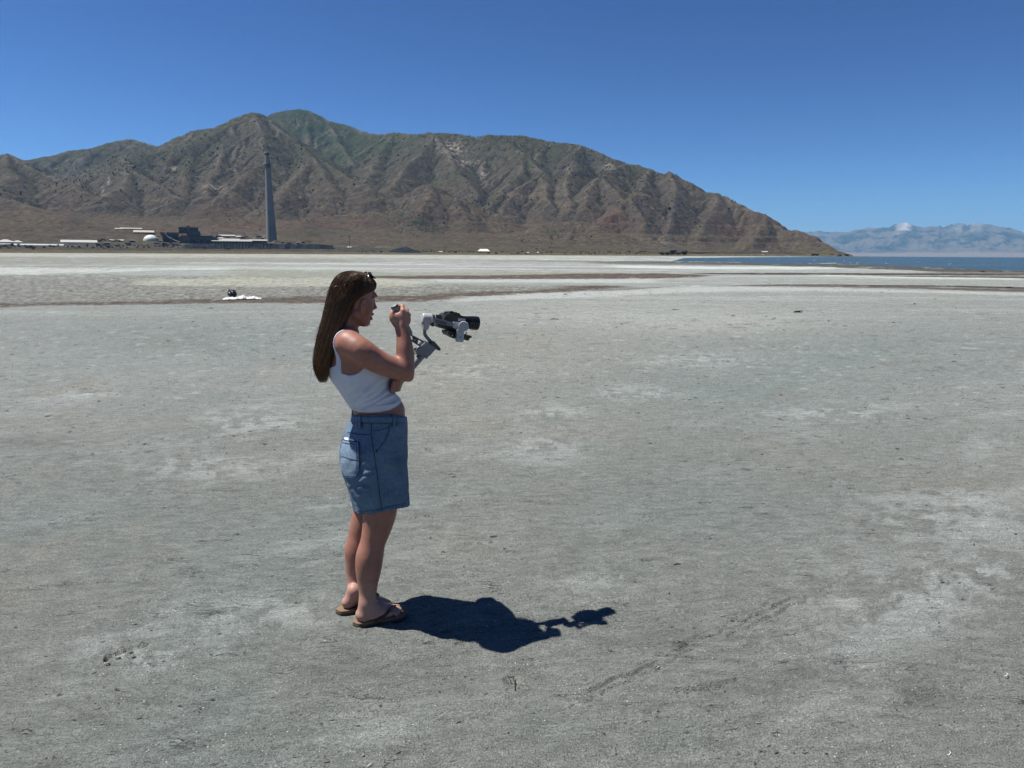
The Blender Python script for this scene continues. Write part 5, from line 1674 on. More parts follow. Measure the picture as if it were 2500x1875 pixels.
# ---- hair
HAIR = [(661, 850, 868, 0.014), (664, 838, 881, 0.038), (670, 827, 895, 0.058), (680, 817, 907, 0.073), (690, 811, 915, 0.082), (702, 806, 915, 0.087), (712, 803, 908, 0.088), (721, 801, 895, 0.088), (729, 799, 877, 0.088), (740, 797, 866, 0.087), (760, 793, 856, 0.084), (781, 788, 846, 0.080), (803, 782, 838, 0.077), (823, 777, 829, 0.074), (850, 773, 817, 0.070), (880, 770, 807, 0.060), (905, 770, 801, 0.044), (917, 774, 799, 0.026), (926, 781, 796, 0.010)]
def build_hair():
    rows = np.array([(PL(f, py, 0)[2] / 2 + PL(b, py, 0)[2] / 2, PL(b, py, 0)[0], PL(f, py, 0)[0], hw) for py, b, f, hw in HAIR])
    n = len(rows)
    s = np.concatenate([[0], np.cumsum(np.hypot(np.diff(rows[:, 0]), np.diff(rows[:, 1])))])
    s /= s[-1]
    def surf(t, phi, off):
        """t 0 crown .. 1 tips; phi 0 forward edge .. pi back; sign is the side"""
        z, xb, xf, hw = [smooth_interp(t, s, rows[:, q]) for q in range(4)]
        cx, a = (xb + xf) / 2, (xf - xb) / 2
        return np.stack([cx + (a + off) * np.cos(phi), (hw + off) * np.sin(phi), z + 0 * phi], -1)
    # the body of the hair
    tt = np.linspace(0, 1, 90); ph = np.linspace(0, 2 * math.pi, 96, endpoint=False)
    T, Ph = np.meshgrid(tt, ph, indexing='ij')
    clump = 0.0035 * fbm(Ph * 5.0, T * 3 + 2.0, 3, 701) + 0.0022 * fbm(Ph * 16, T * 2.5, 2, 705)
    off = -0.006 + clump * sstep(0.02, 0.2, T) - 0.004 * sstep(0.85, 1.0, T)
    V = surf(T, Ph, off)
    V[..., 2] += sstep(0.9, 1.0, T) * 0.018 * fbm(Ph * 4, T * 0, 3, 711)
    F = grid_faces(90, 96, wrap=True)
    Vf = V.reshape(-1, 3)
    top, bot = len(Vf), len(Vf) + 1
    Vf = np.vstack([Vf, V[0].mean(0) + [0, 0, 0.002], V[-1].mean(0)])
    j = np.arange(96)
    tri = np.vstack([np.stack([np.full(96, top), (j + 1) % 96, j], -1), np.stack([np.full(96, bot), 89 * 96 + j, 89 * 96 + (j + 1) % 96], -1)])
    t = NT('hair', 0.32, (0.03, 0.02, 0.012), 0, 0.28)
    t.base(t.attr('Col'))
    tcol = np.concatenate([T.ravel(), [0, 1]])[:, None]
    base = np.array([0.014, 0.0072, 0.0042]) * (1 - tcol) + np.array([0.030, 0.015, 0.0075]) * tcol
    mesh_mixed('hair', Vf, F, tri, t.m, person, col=base)
    # strands lying on it
    r = np.random.default_rng(3)
    paths, cols = [], []
    N = 5200
    for i in range(N):
        near = r.random() < 0.72
        phi = (r.random() ** 0.85) * math.pi
        sgn = -1 if near else 1
        t0 = r.uniform(0.0, 0.30) if r.random() < 0.7 else r.uniform(0.2, 0.6)
        t1 = min(1.0, t0 + r.uniform(0.25, 0.9)) if r.random() < 0.6 else r.uniform(0.88, 1.02)
        if t1 - t0 < 0.1: continue
        m = 14
        t_ = np.linspace(t0, t1, m)
        drift = r.normal(0, 0.13)
        wav = 0.02 * np.sin(t_ * r.uniform(4, 10) + r.uniform(0, 6))
        phis = sgn * np.clip(phi + drift * (t_ - t0) + wav, 0.02, math.pi)
        o_ = r.uniform(-0.004, 0.0030) + 0.0015 * np.sin(t_ * r.uniform(3, 8) + r.uniform(0, 6))
        P = surf(np.clip(t_, 0, 1), phis, o_ - 0.004 * sstep(0.85, 1.0, t_))
        if t1 > 0.95:
            P[:, 2] -= np.linspace(0, 1, m) ** 3 * r.uniform(-0.035, 0.016)
            P[:, 0] -= np.linspace(0, 1, m) ** 2 * r.normal(0.0, 0.006)
        paths.append(P)
        k = r.random() ** 1.4
        a = np.array([0.022, 0.0115, 0.0066]) * (1 - k) + np.array([0.110, 0.058, 0.030]) * k
        b = np.array([0.062, 0.031, 0.0145]) * (1 - k) + np.array([0.300, 0.165, 0.080]) * k  # sunlit streaks painted in: bright strands, lighter still at the tips
        w = np.clip(t_, 0, 1)[:, None] ** 1.2
        cols.append(a * (1 - w) + b * w)
    # locks lifted by the wind, and flyaways
    for i in range(60):
        phi = r.uniform(0.5, 2.6); t0 = r.uniform(0.05, 0.5)
        t_ = np.linspace(t0, min(1.0, t0 + r.uniform(0.15, 0.4)), 14)
        u = np.linspace(0, 1, 14)
        amp = r.uniform(0.001, 0.004)
        P = surf(t_, -(phi + r.normal(0, 0.35) * u), 0.002 + amp * np.sin(math.pi * u))
        P[:, 2] += r.uniform(0.0, 0.012) * np.sin(math.pi * u)
        paths.append(P); cols.append(np.repeat(np.array([[0.075, 0.042, 0.024]]) * r.uniform(0.6, 1.5), 14, 0))
    for i in range(90):
        t0 = r.uniform(0.05, 0.85); u = np.linspace(0, 1, 14)
        P0 = surf(np.array([t0]), np.array([-(math.pi - r.uniform(0, 0.9))]), np.array([0.0]))[0]
        L = r.uniform(0.03, 0.13)
        dx, dz = -r.uniform(0.1, 0.55), -r.uniform(0.2, 1.0)
        P = P0 + np.stack([u * L * dx - 0.01 * np.sin(u * 5), r.normal(0, 0.2) * u * L, u * L * dz + r.uniform(-0.02, 0.03) * u * u], -1)
        paths.append(P); cols.append(np.repeat(np.array([[0.05, 0.03, 0.018]]), 14, 0))
    for i in range(24):      # fine hair over the crown
        u = np.linspace(0, 1, 14)
        a, b = r.uniform(0.2, 1.2), r.uniform(1.6, 3.0)
        P = surf(0.02 + 0.16 * u, -(a + (b - a) * u), 0.001 + r.uniform(0.002, 0.009) * np.sin(math.pi * u))
        paths.append(P); cols.append(np.repeat(np.array([[0.06, 0.036, 0.022]]), 14, 0))
    o = tubes('hair_strands', paths, [0.0006, 0.0007, 0.0006, 0.0003], t.m, person, 3, cols)
    tag(o, kind='stuff')
build_hair()

# ---- tank top
def build_tank():
    fd = Field((-0.30, -0.20, 0.90), (0.25, 0.20, 1.46), 0.0036)
    off = 0.0050
    fd.loft([r_ for r_ in TORSO], k=0.0, off=off, power=2.15)
    for s in (-1, 1):
        fd.ellipsoid(PL(915, 905, 0.062 * s), (0.060 + off, 0.060 + off, 0.055 + off), 0.045)
    fd.capsule(PL(846, 838, -0.12), PL(846, 838, 0.12), 0.050 + off, 0.050 + off, 0.05)
    for s in (-1, 1):
        fd.capsule(PL(842, 820, 0.03 * s), PL(853, 838, 0.125 * s), 0.030 + off, 0.040 + off, 0.035)
    sl, X, Y, Z = fd.box(fd.lo, fd.lo + fd.h * fd.n, 0)
    # hem, rising towards the front
    hp = np.array([PL(*q, -0.10) for q in ((845, 1013), (866, 1010), (909, 1005), (945, 998), (968, 990), (990, 983))])
    hem = np.interp(X, hp[:, 0], hp[:, 2])
    body = Z - hem
    nf, nb = PL(922, 866, 0), PL(803, 885, 0)
    neck = nf[2] + (X - nf[0]) / (nb[0] - nf[0]) * (nb[2] - nf[2])
    strap = 0.0105 - np.abs(np.abs(Y) - 0.094)
    keep = np.maximum(np.minimum(body, neck - Z - 0.02 * (1 - (Y / 0.09) ** 2)), np.minimum(strap, Z - nb[2] + 0.03))
    ah = PL(853, 867, -0.13)
    e = np.sqrt(((X - ah[0]) / 0.076) ** 2 + ((Z - ah[2]) / 0.088) ** 2)
    arm = np.minimum((e - 1) * 0.075, 1)
    arm = np.where(Z > ah[2], np.minimum(arm, 0.3 * (0.0 - (Z - ah[2])) + (np.abs(X - ah[0]) - 0.076)), arm)
    hole = np.minimum(-arm, np.abs(Y) - 0.1045)
    fd.f = np.maximum(np.maximum(fd.f, -keep.astype(np.float32)), hole.astype(np.float32)).astype(np.float32)
    V, F = fd.mesh()
    V = relax(V, F, 1, 0.3)
    N = vnormals(V, F)
    px, py = to_px(to_world(V))
    # gathered folds running from the small of the back towards the bust
    h = np.zeros(len(V))
    side = sstep(0.03, -0.03, V[:, 1]) + 0.6 * sstep(-0.03, 0.03, V[:, 1])
    for (x0, y0, x1, y1, w, a) in ((868, 992, 925, 950, 5, 3.2), (862, 1000, 945, 956, 4, 3.0), (870, 1003, 960, 968, 4, 3.0), (880, 1004, 970, 981, 4, 2.6), (858, 985, 905, 950, 4, 2.4), (850, 972, 880, 952, 5, 2.0), (884, 960, 938, 925, 6, 2.6), (905, 958, 944, 938, 5, 2.2), (866, 1006, 900, 1002, 3, 2.0), (840, 952, 862, 938, 6, 1.5)):
        d = np.array([x1 - x0, y1 - y0], float); L = np.hypot(*d); d /= L
        u = (px - x0) * d[0] + (py - y0) * d[1]
        v = -(px - x0) * d[1] + (py - y0) * d[0] + 2.5 * np.sin(u / 17.0 + x0)
        h += a * 0.001 * np.exp(-(v / w) ** 2) * sstep(-8, 10, u) * sstep(L + 10, L - 12, u)
    h += 0.0008 * fbm(px / 14, py / 9, 3, 721) * sstep(920, 980, py)
    fade = sstep(0.002, 0.018, V[:, 2] - np.interp(V[:, 0], hp[:, 0], hp[:, 2]))
    V = V + N * (2.8 * h * side * (0.12 + 0.88 * fade))[:, None]
    t = NT('white_rib_cotton', 0.85, (0.62, 0.62, 0.64), 0, 0.2)
    wv = t.n('TexWave', wave_type='BANDS', bands_direction='X', ins={'Vector': t.mapping((1, 1, 0.1)), 'Scale': 110.0, 'Distortion': 0.4, 'Detail': 1.0}).outputs['Fac']
    t.bump(t.math('ADD', wv, t.noise(240, 3)), 0.25, 0.001)
    k = t.ramp(t.noise(12, 4), 0.3, 0.7, 0.94, 1.04)
    t.base(t.mix(1.0, (0.56, 0.565, 0.625, 1), t.n('CombineXYZ', ins={0: k, 1: k, 2: k}).outputs[0], 'MULTIPLY'))
    o = mesh_np('tank_top', V, F, t.m, person)
    return o
build_tank()

# ---- denim shorts
SH = rows_px([(985, 864, 985, 0.150), (1014, 861, 987, 0.153), (1030, 857, 988, 0.163), (1053, 846, 988, 0.176), (1072, 839, 987, 0.184), (1092, 835, 987, 0.189), (1111, 833, 987, 0.192), (1132, 834, 987, 0.193), (1152, 838, 988, 0.193), (1182, 849, 989, 0.192), (1219, 861, 991, 0.190), (1270, 874, 994, 0.189)])
def build_shorts():
    fd = Field((-0.24, -0.23, 0.42), (0.24, 0.23, 1.04), 0.0040)
    fd.loft(SH, k=0.0, power=2.35, zlo=0.40)
    inner = Field(fd.lo, fd.lo + fd.h * (fd.n - 1.5), fd.h)
    inner.loft(SH, k=0.0, off=-0.007, power=2.35, zlo=0.40, zhi=SH[6][0])
    sl, X, Y, Z = fd.box(fd.lo, fd.lo + fd.h * fd.n, 0)
    inner.f = np.maximum(inner.f, (0.004 - np.abs(Y)).astype(np.float32))     # hollow legs, parted in the middle
    fd.f = np.maximum(fd.f, -inner.f)
    sl, X, Y, Z = fd.box(fd.lo, fd.lo + fd.h * fd.n, 0)
    h3 = np.array([PL(876, 1255, -0.105), PL(930, 1250, -0.186), PL(992, 1235, -0.06)])
    k3 = np.linalg.solve(np.column_stack([np.ones(3), h3[:, 0], h3[:, 1]]), h3[:, 2])
    hem = k3[0] + k3[1] * X + k3[2] * Y
    wa, wb = PL(862, 1012, 0), PL(986, 1016, 0)
    top = wa[2] + (X - wa[0]) / (wb[0] - wa[0]) * (wb[2] - wa[2]) + 0.25 * np.maximum(np.abs(Y) - 0.02, 0)
    fd.f = np.maximum(fd.f, (Z - top).astype(np.float32))
    fd.f = np.maximum(fd.f, (hem - Z).astype(np.float32))
    V, F = fd.mesh()
    V = relax(V, F, 1, 0.3)
    N = vnormals(V, F)
    px, py = to_px(to_world(V))
    near = sstep(0.0, -0.05, V[:, 1])
    h = np.zeros(len(V))
    for (x0, y0, x1, y1, w, a) in ((884, 1154, 918, 1149, 4.5, 7), (884, 1164, 916, 1160, 4.5, 7.5), (876, 1176, 897, 1166, 5, 6.5), (872, 1188, 902, 1194, 4.5, 6.5), (878, 1206, 905, 1200, 6, 5.5), (852, 1180, 884, 1230, 7, 6), (886, 1132, 905, 1129, 4, 4.0), (889, 1215, 892, 1250, 6, 5), (868, 1225, 880, 1250, 6, 5), (925, 1140, 985, 1122, 7, 3), (925, 1118, 985, 1100, 6, 2.5), (940, 1090, 984, 1072, 6, 2.5), (935, 1180, 985, 1170, 9, 2.5), (930, 1216, 985, 1190, 10, 3)):
        d = np.array([x1 - x0, y1 - y0], float); L = np.hypot(*d); d /= L
        u = (px - x0) * d[0] + (py - y0) * d[1]
        v = -(px - x0) * d[1] + (py - y0) * d[0] + 2.0 * np.sin(u / 11.0 + x0)
        h += a * 0.001 * np.exp(-(v / w) ** 2) * sstep(-6, 8, u) * sstep(L + 8, L - 8, u)
    h += 0.0035 * fbm(px / 40, py / 26, 4, 731) * sstep(1040, 1110, py)
    h += 0.0012 * fbm(px / 9, py / 7, 3, 735) * sstep(1225, 1250, py)
    V = V + N * (1.35 * h * near + 0.003 * fbm(V[:, 0] * 14, V[:, 2] * 14, 3, 741) * (1 - near))[:, None]
    t = NT('denim', 0.9, (0.06, 0.12, 0.22), 0, 0.15)
    tw = t.n('TexWave', wave_type='BANDS', bands_direction='DIAGONAL', ins={'Scale': 190.0, 'Distortion': 1.5, 'Detail': 2.0}).outputs['Fac']
    fade = t.noise(6, 5, 0.6)
    fine = t.noise(130, 4, 0.7, t.mapping((1.6, 1, 0.5)))
    c = t.mix(t.ramp(fade, 0.35, 0.68), (0.066, 0.112, 0.172, 1), (0.140, 0.203, 0.272, 1))
    k = t.ramp(fine, 0.3, 0.7, 0.74, 1.26)
    t.base(t.mix(1.0, c, t.n('CombineXYZ', ins={0: k, 1: k, 2: k}).outputs[0], 'MULTIPLY'))
    t.bump(t.math('ADD', t.math('MULTIPLY', tw, 0.5), fine), 0.35, 0.0012)
    shorts = mesh_np('denim_shorts', V, F, t.m, person)
    # ---- sewn parts, laid on the cloth where they sit
    bvh = BVHTree.FromPolygons([tuple(v) for v in to_world(V)], [tuple(f) for f in F])
    def on_cloth(px, py, off=0.0):
        d = Vector(ray(px, py))
        hit, nrm, idx, dist = bvh.ray_cast(Vector(_C0), d)
        if hit is None: return None
        if nrm.dot(d) > 0: nrm = -nrm
        return to_loc(np.array(hit + nrm * off))
    dark = simple_mat('denim_seam', (0.022, 0.045, 0.090), 0.9, 0.35, 90, 0.3)
    pale = simple_mat('denim_faded_sunlit', (0.150, 0.215, 0.290), 0.9, 0.25, 40, 0.3)  # paler than the denim: sun on the back pocket put into its colour
    black = simple_mat('fly_lining', (0.016, 0.018, 0.026), 0.85, 0.2, 40, 0.2)
    def strip(name, pts, r, mat, parent=shorts, off=0.001, n=None):
        pts = np.array(pts, float)
        L = np.concatenate([[0], np.cumsum(np.hypot(*np.diff(pts, axis=0).T))])
        n = n or max(6, int(L[-1] / 3))
        q = np.linspace(0, L[-1], n)
        P = [on_cloth(a, b, off) for a, b in zip(np.interp(q, L, pts[:, 0]), np.interp(q, L, pts[:, 1]))]
        P = [p_ for p_ in P if p_ is not None]
        if len(P) < 2: return None
        return tubes(name, [P], [r], mat, parent, 5)
    def patch(name, poly, mat, off=0.004, parent=shorts, nu=10, nv=14):
        """a piece of cloth between two edges (left edge points, right edge points)"""
        Lf, Rt = np.array(poly[0], float), np.array(poly[1], float)
        def along(E, n):
            s_ = np.linspace(0, len(E) - 1, n)
            return np.stack([np.interp(s_, np.arange(len(E)), E[:, 0]), np.interp(s_, np.arange(len(E)), E[:, 1])], -1)
        A, B = along(Lf, nv), along(Rt, nv)
        top = np.full((nv, nu, 3), np.nan)
        for i in range(nv):
            for j in range(nu):
                q = A[i] + (B[i] - A[i]) * j / (nu - 1)
                p_ = on_cloth(q[0], q[1], off)
                if p_ is not None: top[i, j] = p_
        for i in range(nv):          # points past the silhouette lean on their neighbour
            for j in list(range(nu - 2, -1, -1)):
                if np.isnan(top[i, j, 0]): top[i, j] = top[i, j + 1]
            for j in range(1, nu):
                if np.isnan(top[i, j, 0]): top[i, j] = top[i, j - 1]
        if np.isnan(top).any(): return None
        low = top + np.array([0, 0.009, 0])
        Vp = np.vstack([top.reshape(-1, 3), low.reshape(-1, 3)])
        f = grid_faces(nv, nu)
        n = nv * nu
        ring = [i for i in range(nu)] + [k_ * nu + nu - 1 for k_ in range(1, nv)] + [(nv - 1) * nu + j for j in range(nu - 2, -1, -1)] + [k_ * nu for k_ in range(nv - 2, 0, -1)]
        edge = np.array([(ring[i], ring[(i + 1) % len(ring)], ring[(i + 1) % len(ring)] + n, ring[i] + n) for i in range(len(ring))])
        return mesh_np(name, Vp, np.vstack([f[:, ::-1], f + n, edge]), mat, parent)
    # waistband
    patch('waistband', ([(863, 1017), (860, 1031)], [(984, 1018), (985, 1032)]), t.m, 0.007, nu=26, nv=5)
    strip('waistband_seam', [(861, 1030), (890, 1033), (940, 1034), (984, 1032)], 0.0012, dark, off=0.006)
    # belt loops
    for x in (881, 961):
        patch('belt_loop', ([(x - 4.5, 1011), (x - 4.5, 1044)], [(x + 4.5, 1012), (x + 4.5, 1045)]), t.m, 0.010, nu=4, nv=8)
        for dx in (-4, 4):
            strip('belt_loop_seam', [(x + dx, 1014), (x + dx, 1044)], 0.0011, dark, off=0.010)
    # yoke seam, side seam
    strip('yoke_seam', [(848, 1055), (875, 1060), (904, 1062)], 0.0014, dark)
    strip('yoke_seam', [(848, 1058), (875, 1063), (904, 1065)], 0.0010, pale, off=0.0015)
    strip('side_seam', [(906, 1035), (908, 1075), (912, 1102), (915, 1120), (921, 1165), (927, 1210), (932, 1247)], 0.0015, dark)
    strip('side_seam', [(909, 1035), (911, 1075), (915, 1102), (919, 1120), (925, 1165), (931, 1210), (936, 1246)], 0.0011, pale, off=0.0018)
    # front pocket opening with its rivet
    strip('pocket_seam', [(951, 1037), (948, 1055), (940, 1074), (927, 1092), (915, 1103)], 0.0015, dark)
    strip('pocket_seam', [(954, 1040), (952, 1058), (944, 1078), (931, 1096), (918, 1108)], 0.0011, pale, off=0.0018)
    strip('pocket_seam', [(912, 1052), (930, 1050), (949, 1045)], 0.0012, dark)
    p_ = on_cloth(920.5, 1102, 0.002)
    if p_ is not None:
        bm = bmesh.new()
        bmesh.ops.create_uvsphere(bm, u_segments=10, v_segments=6, radius=0.0045)
        bmesh.ops.translate(bm, verts=bm.verts, vec=Vector(p_))
        me = bpy.data.meshes.new('rivet'); bm.to_mesh(me); bm.free()
        me.materials.append(simple_mat('rivet_metal', (0.10, 0.075, 0.055), 0.4, 0.1, 30, metallic=0.8))
        o = bpy.data.objects.new('rivet', me); COL.objects.link(o); o.parent = shorts
    # back pocket
    pk = patch('back_pocket', ([(838.5, 1075), (835, 1100), (834.5, 1125), (836, 1148), (845, 1163)], [(877, 1080), (878.5, 1105), (878.5, 1130), (879, 1150), (869, 1165)]), pale, 0.0055, nu=14, nv=20)
    if pk:
        strip('pocket_edge', [(838.5, 1074), (858, 1077), (877, 1080), (878.5, 1105), (878.5, 1130), (879, 1147), (873, 1160), (863, 1166), (845, 1163)], 0.0017, dark, pk, 0.006)
        strip('pocket_edge', [(838, 1081), (858, 1084), (873, 1086), (873, 1110), (873, 1145)], 0.0012, dark, pk, 0.0065)
        strip('pocket_edge', [(836, 1114), (857, 1120), (877, 1124)], 0.0013, dark, pk, 0.0065)
    # folded fly flap standing off the front
    A = [PL(986, 1014, -0.03), PL(989, 1030, -0.03), PL(991.5, 1044, -0.035), PL(990, 1060, -0.03), PL(988.5, 1080, -0.03), PL(986, 1104, -0.03)]
    Bq = [p_ + np.array([0.005, 0.045, 0.0]) for p_ in A]
    Cq = [p_ + np.array([-0.012, 0.0, 0.0]) for p_ in A]
    Dq = [p_ + np.array([-0.012, 0.045, 0.0]) for p_ in A]
    Vf = np.vstack([A, Bq, Dq, Cq]); n = len(A)
    ff = [(k_ * n + i, k_ * n + i + 1, ((k_ + 1) % 4) * n + i + 1, ((k_ + 1) % 4) * n + i) for k_ in range(4) for i in range(n - 1)]
    mesh_np('fly_flap', Vf, ff + [(0, n, 2 * n, 3 * n), (n - 1, 4 * n - 1, 3 * n - 1, 2 * n - 1)], black, shorts)
    # worn hem: a stitched roll and loose threads
    hp = [(874, 1253), (888, 1255), (905, 1253), (930, 1248), (950, 1242), (972, 1238), (990, 1234)]
    strip('hem_seam', [(a, b - 6) for a, b in hp], 0.0012, dark, off=0.001)
    strip('hem_roll', [(a, b - 1.5) for a, b in hp], 0.0026, t.m, off=0.0005)
    rr = np.random.default_rng(5)
    P = []
    for i in range(90):
        x = rr.uniform(875, 989); y = np.interp(x, [a for a, b in hp], [b for a, b in hp]) - 1.5
        q = on_cloth(x, y, 0.001)
        if q is None: continue
        P.append([q, q + np.array([rr.normal(0, 0.002), -0.001, -rr.uniform(0.002, 0.007)]), q + np.array([rr.normal(0, 0.004), -0.001, -rr.uniform(0.005, 0.011)])])
    tag(tubes('hem_fringe', P, [0.0009, 0.0005], pale, shorts, 3), kind='stuff')
    return on_cloth
ON_CLOTH = build_shorts()

# ---- what she wears and carries on her
def build_sandals():
    top = simple_mat('sandal_footbed', (0.150, 0.092, 0.052), 0.75, 0.2, 30, 0.2)
    mid = simple_mat('sandal_midsole', (0.075, 0.052, 0.038), 0.8, 0.2, 30, 0.2)
    bot = simple_mat('sandal_outsole', (0.028, 0.024, 0.022), 0.85, 0.2, 30, 0.2)
    strapm = simple_mat('sandal_strap', (0.040, 0.022, 0.016), 0.6, 0.2, 40, 0.2)
    braid = simple_mat('braided_strap', (0.19, 0.115, 0.065), 0.7, 0.25, 60, 0.3)
    for m, side in ((FOOT_N, -1), (FOOT_F, 1)):
        # outline of the sole, heel to toe
        out = []
        xs = [0.0, 0.012, 0.04, 0.08, 0.12, 0.16, 0.20, 0.232, 0.252, 0.262]
        wo = [0.0, 0.024, 0.036, 0.036, 0.038, 0.044, 0.045, 0.038, 0.022, 0.0]
        wi = [0.0, 0.024, 0.036, 0.034, 0.032, 0.038, 0.042, 0.037, 0.022, 0.0]
        x = np.linspace(0, 0.262, 40); x = 0.131 - 0.131 * np.cos(np.linspace(0, math.pi, 40))
        o_ = smooth_interp(x, xs, wo); i_ = smooth_interp(x, xs, wi)
        ring = [(a - 0.004, b) for a, b in zip(x, o_)] + [(a - 0.004, -b) for a, b in zip(x[-2:0:-1], i_[-2:0:-1])]
        def slab(name, z0, z1, g, mat, parent):
            n = len(ring)
            c = np.array(ring)
            cen = np.array([0.13, 0])
            def lay(z, gr): 
                q = cen + (c - cen) * (1 + gr)
                return [m(a, b, z + 0.010 * max(0, (a - 0.2) / 0.06) ** 2 * 0.6) for a, b in q]
            L = [lay(z0, g - 0.03), lay(z0 + 0.002, g), lay(z1 - 0.002, g), lay(z1, g - 0.03)]
            V = np.vstack(L + [[m(0.13, 0, z0)], [m(0.13, 0, z1)]])
            q = grid_faces(4, n, wrap=True)
            j = np.arange(n)
            tri = np.vstack([np.stack([np.full(n, 4 * n), (j + 1) % n, j], -1), np.stack([np.full(n, 4 * n + 1), 3 * n + j, 3 * n + (j + 1) % n], -1)])
            if side < 0: q = q[:, ::-1]; tri = tri[:, ::-1]
            return mesh_mixed(name, V, q, tri, mat, parent)
        f = slab('sandal', 0.017, 0.0285, 0.0, top, person)
        slab('midsole', 0.009, 0.0185, 0.012, mid, f)
        slab('outsole', -0.002, 0.010, 0.02, bot, f)
        post = m(0.196, -0.016, 0.040)
        a = [post, m(0.178, -0.030, 0.056), m(0.145, -0.036, 0.062), m(0.112, -0.038, 0.048), m(0.090, -0.036, 0.026)]
        b = [post, m(0.182, 0.010, 0.054), m(0.155, 0.030, 0.052), m(0.120, 0.042, 0.040), m(0.092, 0.040, 0.024)]
        def dense(P):
            P = np.array(P); s_ = np.linspace(0, len(P) - 1, 22)
            Q = np.stack([smooth_interp(s_, np.arange(len(P)), P[:, k_]) for k_ in range(3)], -1)
            for q in Q:
                loc, nrm, i_, d_ = BODY_BVH.find_nearest(Vector(q))
                v = (Vector(q) - loc).dot(nrm)
                if v < 0.003: q += np.array(nrm) * (0.003 - v)
            return Q
        tubes('strap', [dense(a)], [0.0045, 0.0055, 0.0065, 0.0065], strapm, f, 8)
        tubes('strap', [dense(b)], [0.0045, 0.0055, 0.0065, 0.0065], strapm, f, 8)
        B_ = dense(b)[:10]; u = np.linspace(0, 1, 10)
        tubes('braid', [B_ + np.stack([0.004 * np.sin(u * 16 + ph), 0.004 * np.cos(u * 16 + ph), 0.004 + 0 * u], -1) for ph in (0, 2.1, 4.2)], [0.0042], braid, f, 6)
        tubes('toe_post', [[post, m(0.200, -0.016, 0.030)]], [0.0035], strapm, f, 6)
build_sandals()

def build_jewellery():
    gold = simple_mat('gold', (0.55, 0.36, 0.14), 0.3, 0.05, 20, metallic=1.0)
    P = []
    for a in np.linspace(0, 2 * math.pi, 40):
        x, y = math.cos(a), math.sin(a)
        c = PL(842, 802, 0)
        P.append(c + np.array([0.056 * x, 0.058 * y, -0.020 * x - 0.004]))
    tubes('necklace', [P], [0.0010], gold, person, 5)
    for s in (-1, 1):
        c = HP(878.5, 758, 0.083 * s)
        tubes('earring', [[c + np.array([0.007 * math.cos(a), 0, 0.009 * math.sin(a)]) for a in np.linspace(0, 2 * math.pi, 18)]], [0.0012], gold, person, 5)
build_jewellery()

# sunglasses pushed up on her hair
def build_sunglasses():
    g = empty('sunglasses', to_world(HP(897, 668, 0)), PSI)
    tag(g, 'black sunglasses pushed up on the crown of the brown hair', 'sunglasses')
    off = HP(897, 668, 0)
    blk = simple_mat('glossy_black_plastic', (0.010, 0.010, 0.011), 0.15, 0.1, 30)
    lens = simple_mat('dark_lens', (0.006, 0.006, 0.008), 0.06, 0.05, 10)
    u = np.array([0.72, 0, -0.69]); w = np.array([0, 1, 0]); nrm = np.array([0.69, 0, 0.72])
    for s in (-1, 1):
        c = HP(902, 673, 0.034 * s) + nrm * 0.004 - off
        ring = [c + 0.019 * math.cos(a) * u + 0.026 * math.sin(a) * w - nrm * 0.006 * abs(math.sin(a)) ** 2 for a in np.linspace(0, 2 * math.pi, 28)]
        tubes('lens_rim', [ring], [0.0026], blk, g, 6)
        V = [c + nrm * 0.003] + ring[:-1]
        n = len(ring) - 1
        V2 = [v - nrm * 0.002 for v in V]
        F = [(0, 1 + i, 1 + (i + 1) % n, 1 + (i + 1) % n) for i in range(n)]
        tri = np.array([(0, 1 + i, 1 + (i + 1) % n) for i in range(n)])
        tri2 = tri[:, ::-1] + len(V)
        quad = np.array([(1 + i, 1 + i + len(V), 1 + (i + 1) % n + len(V), 1 + (i + 1) % n) for i in range(n)])
        mesh_mixed('lens', np.array(V + V2), quad, np.vstack([tri, tri2]), lens, g)
        tubes('temple_arm', [[HP(896, 666, 0.062 * s) + nrm * 0.004 - off, HP(892, 672, 0.074 * s) - off + np.array([0, 0.004 * s, 0.004]), HP(886, 684, 0.086 * s) - off + np.array([0, 0.004 * s, 0]), HP(880, 697, 0.092 * s) - off]], [0.0032, 0.0030, 0.0026], blk, g, 6)
    tubes('bridge', [[HP(902, 671, -0.011) + nrm * 0.004 - off, HP(903, 670, 0) + nrm * 0.006 - off, HP(902, 671, 0.011) + nrm * 0.004 - off]], [0.0028], blk, g, 6)
build_sunglasses()

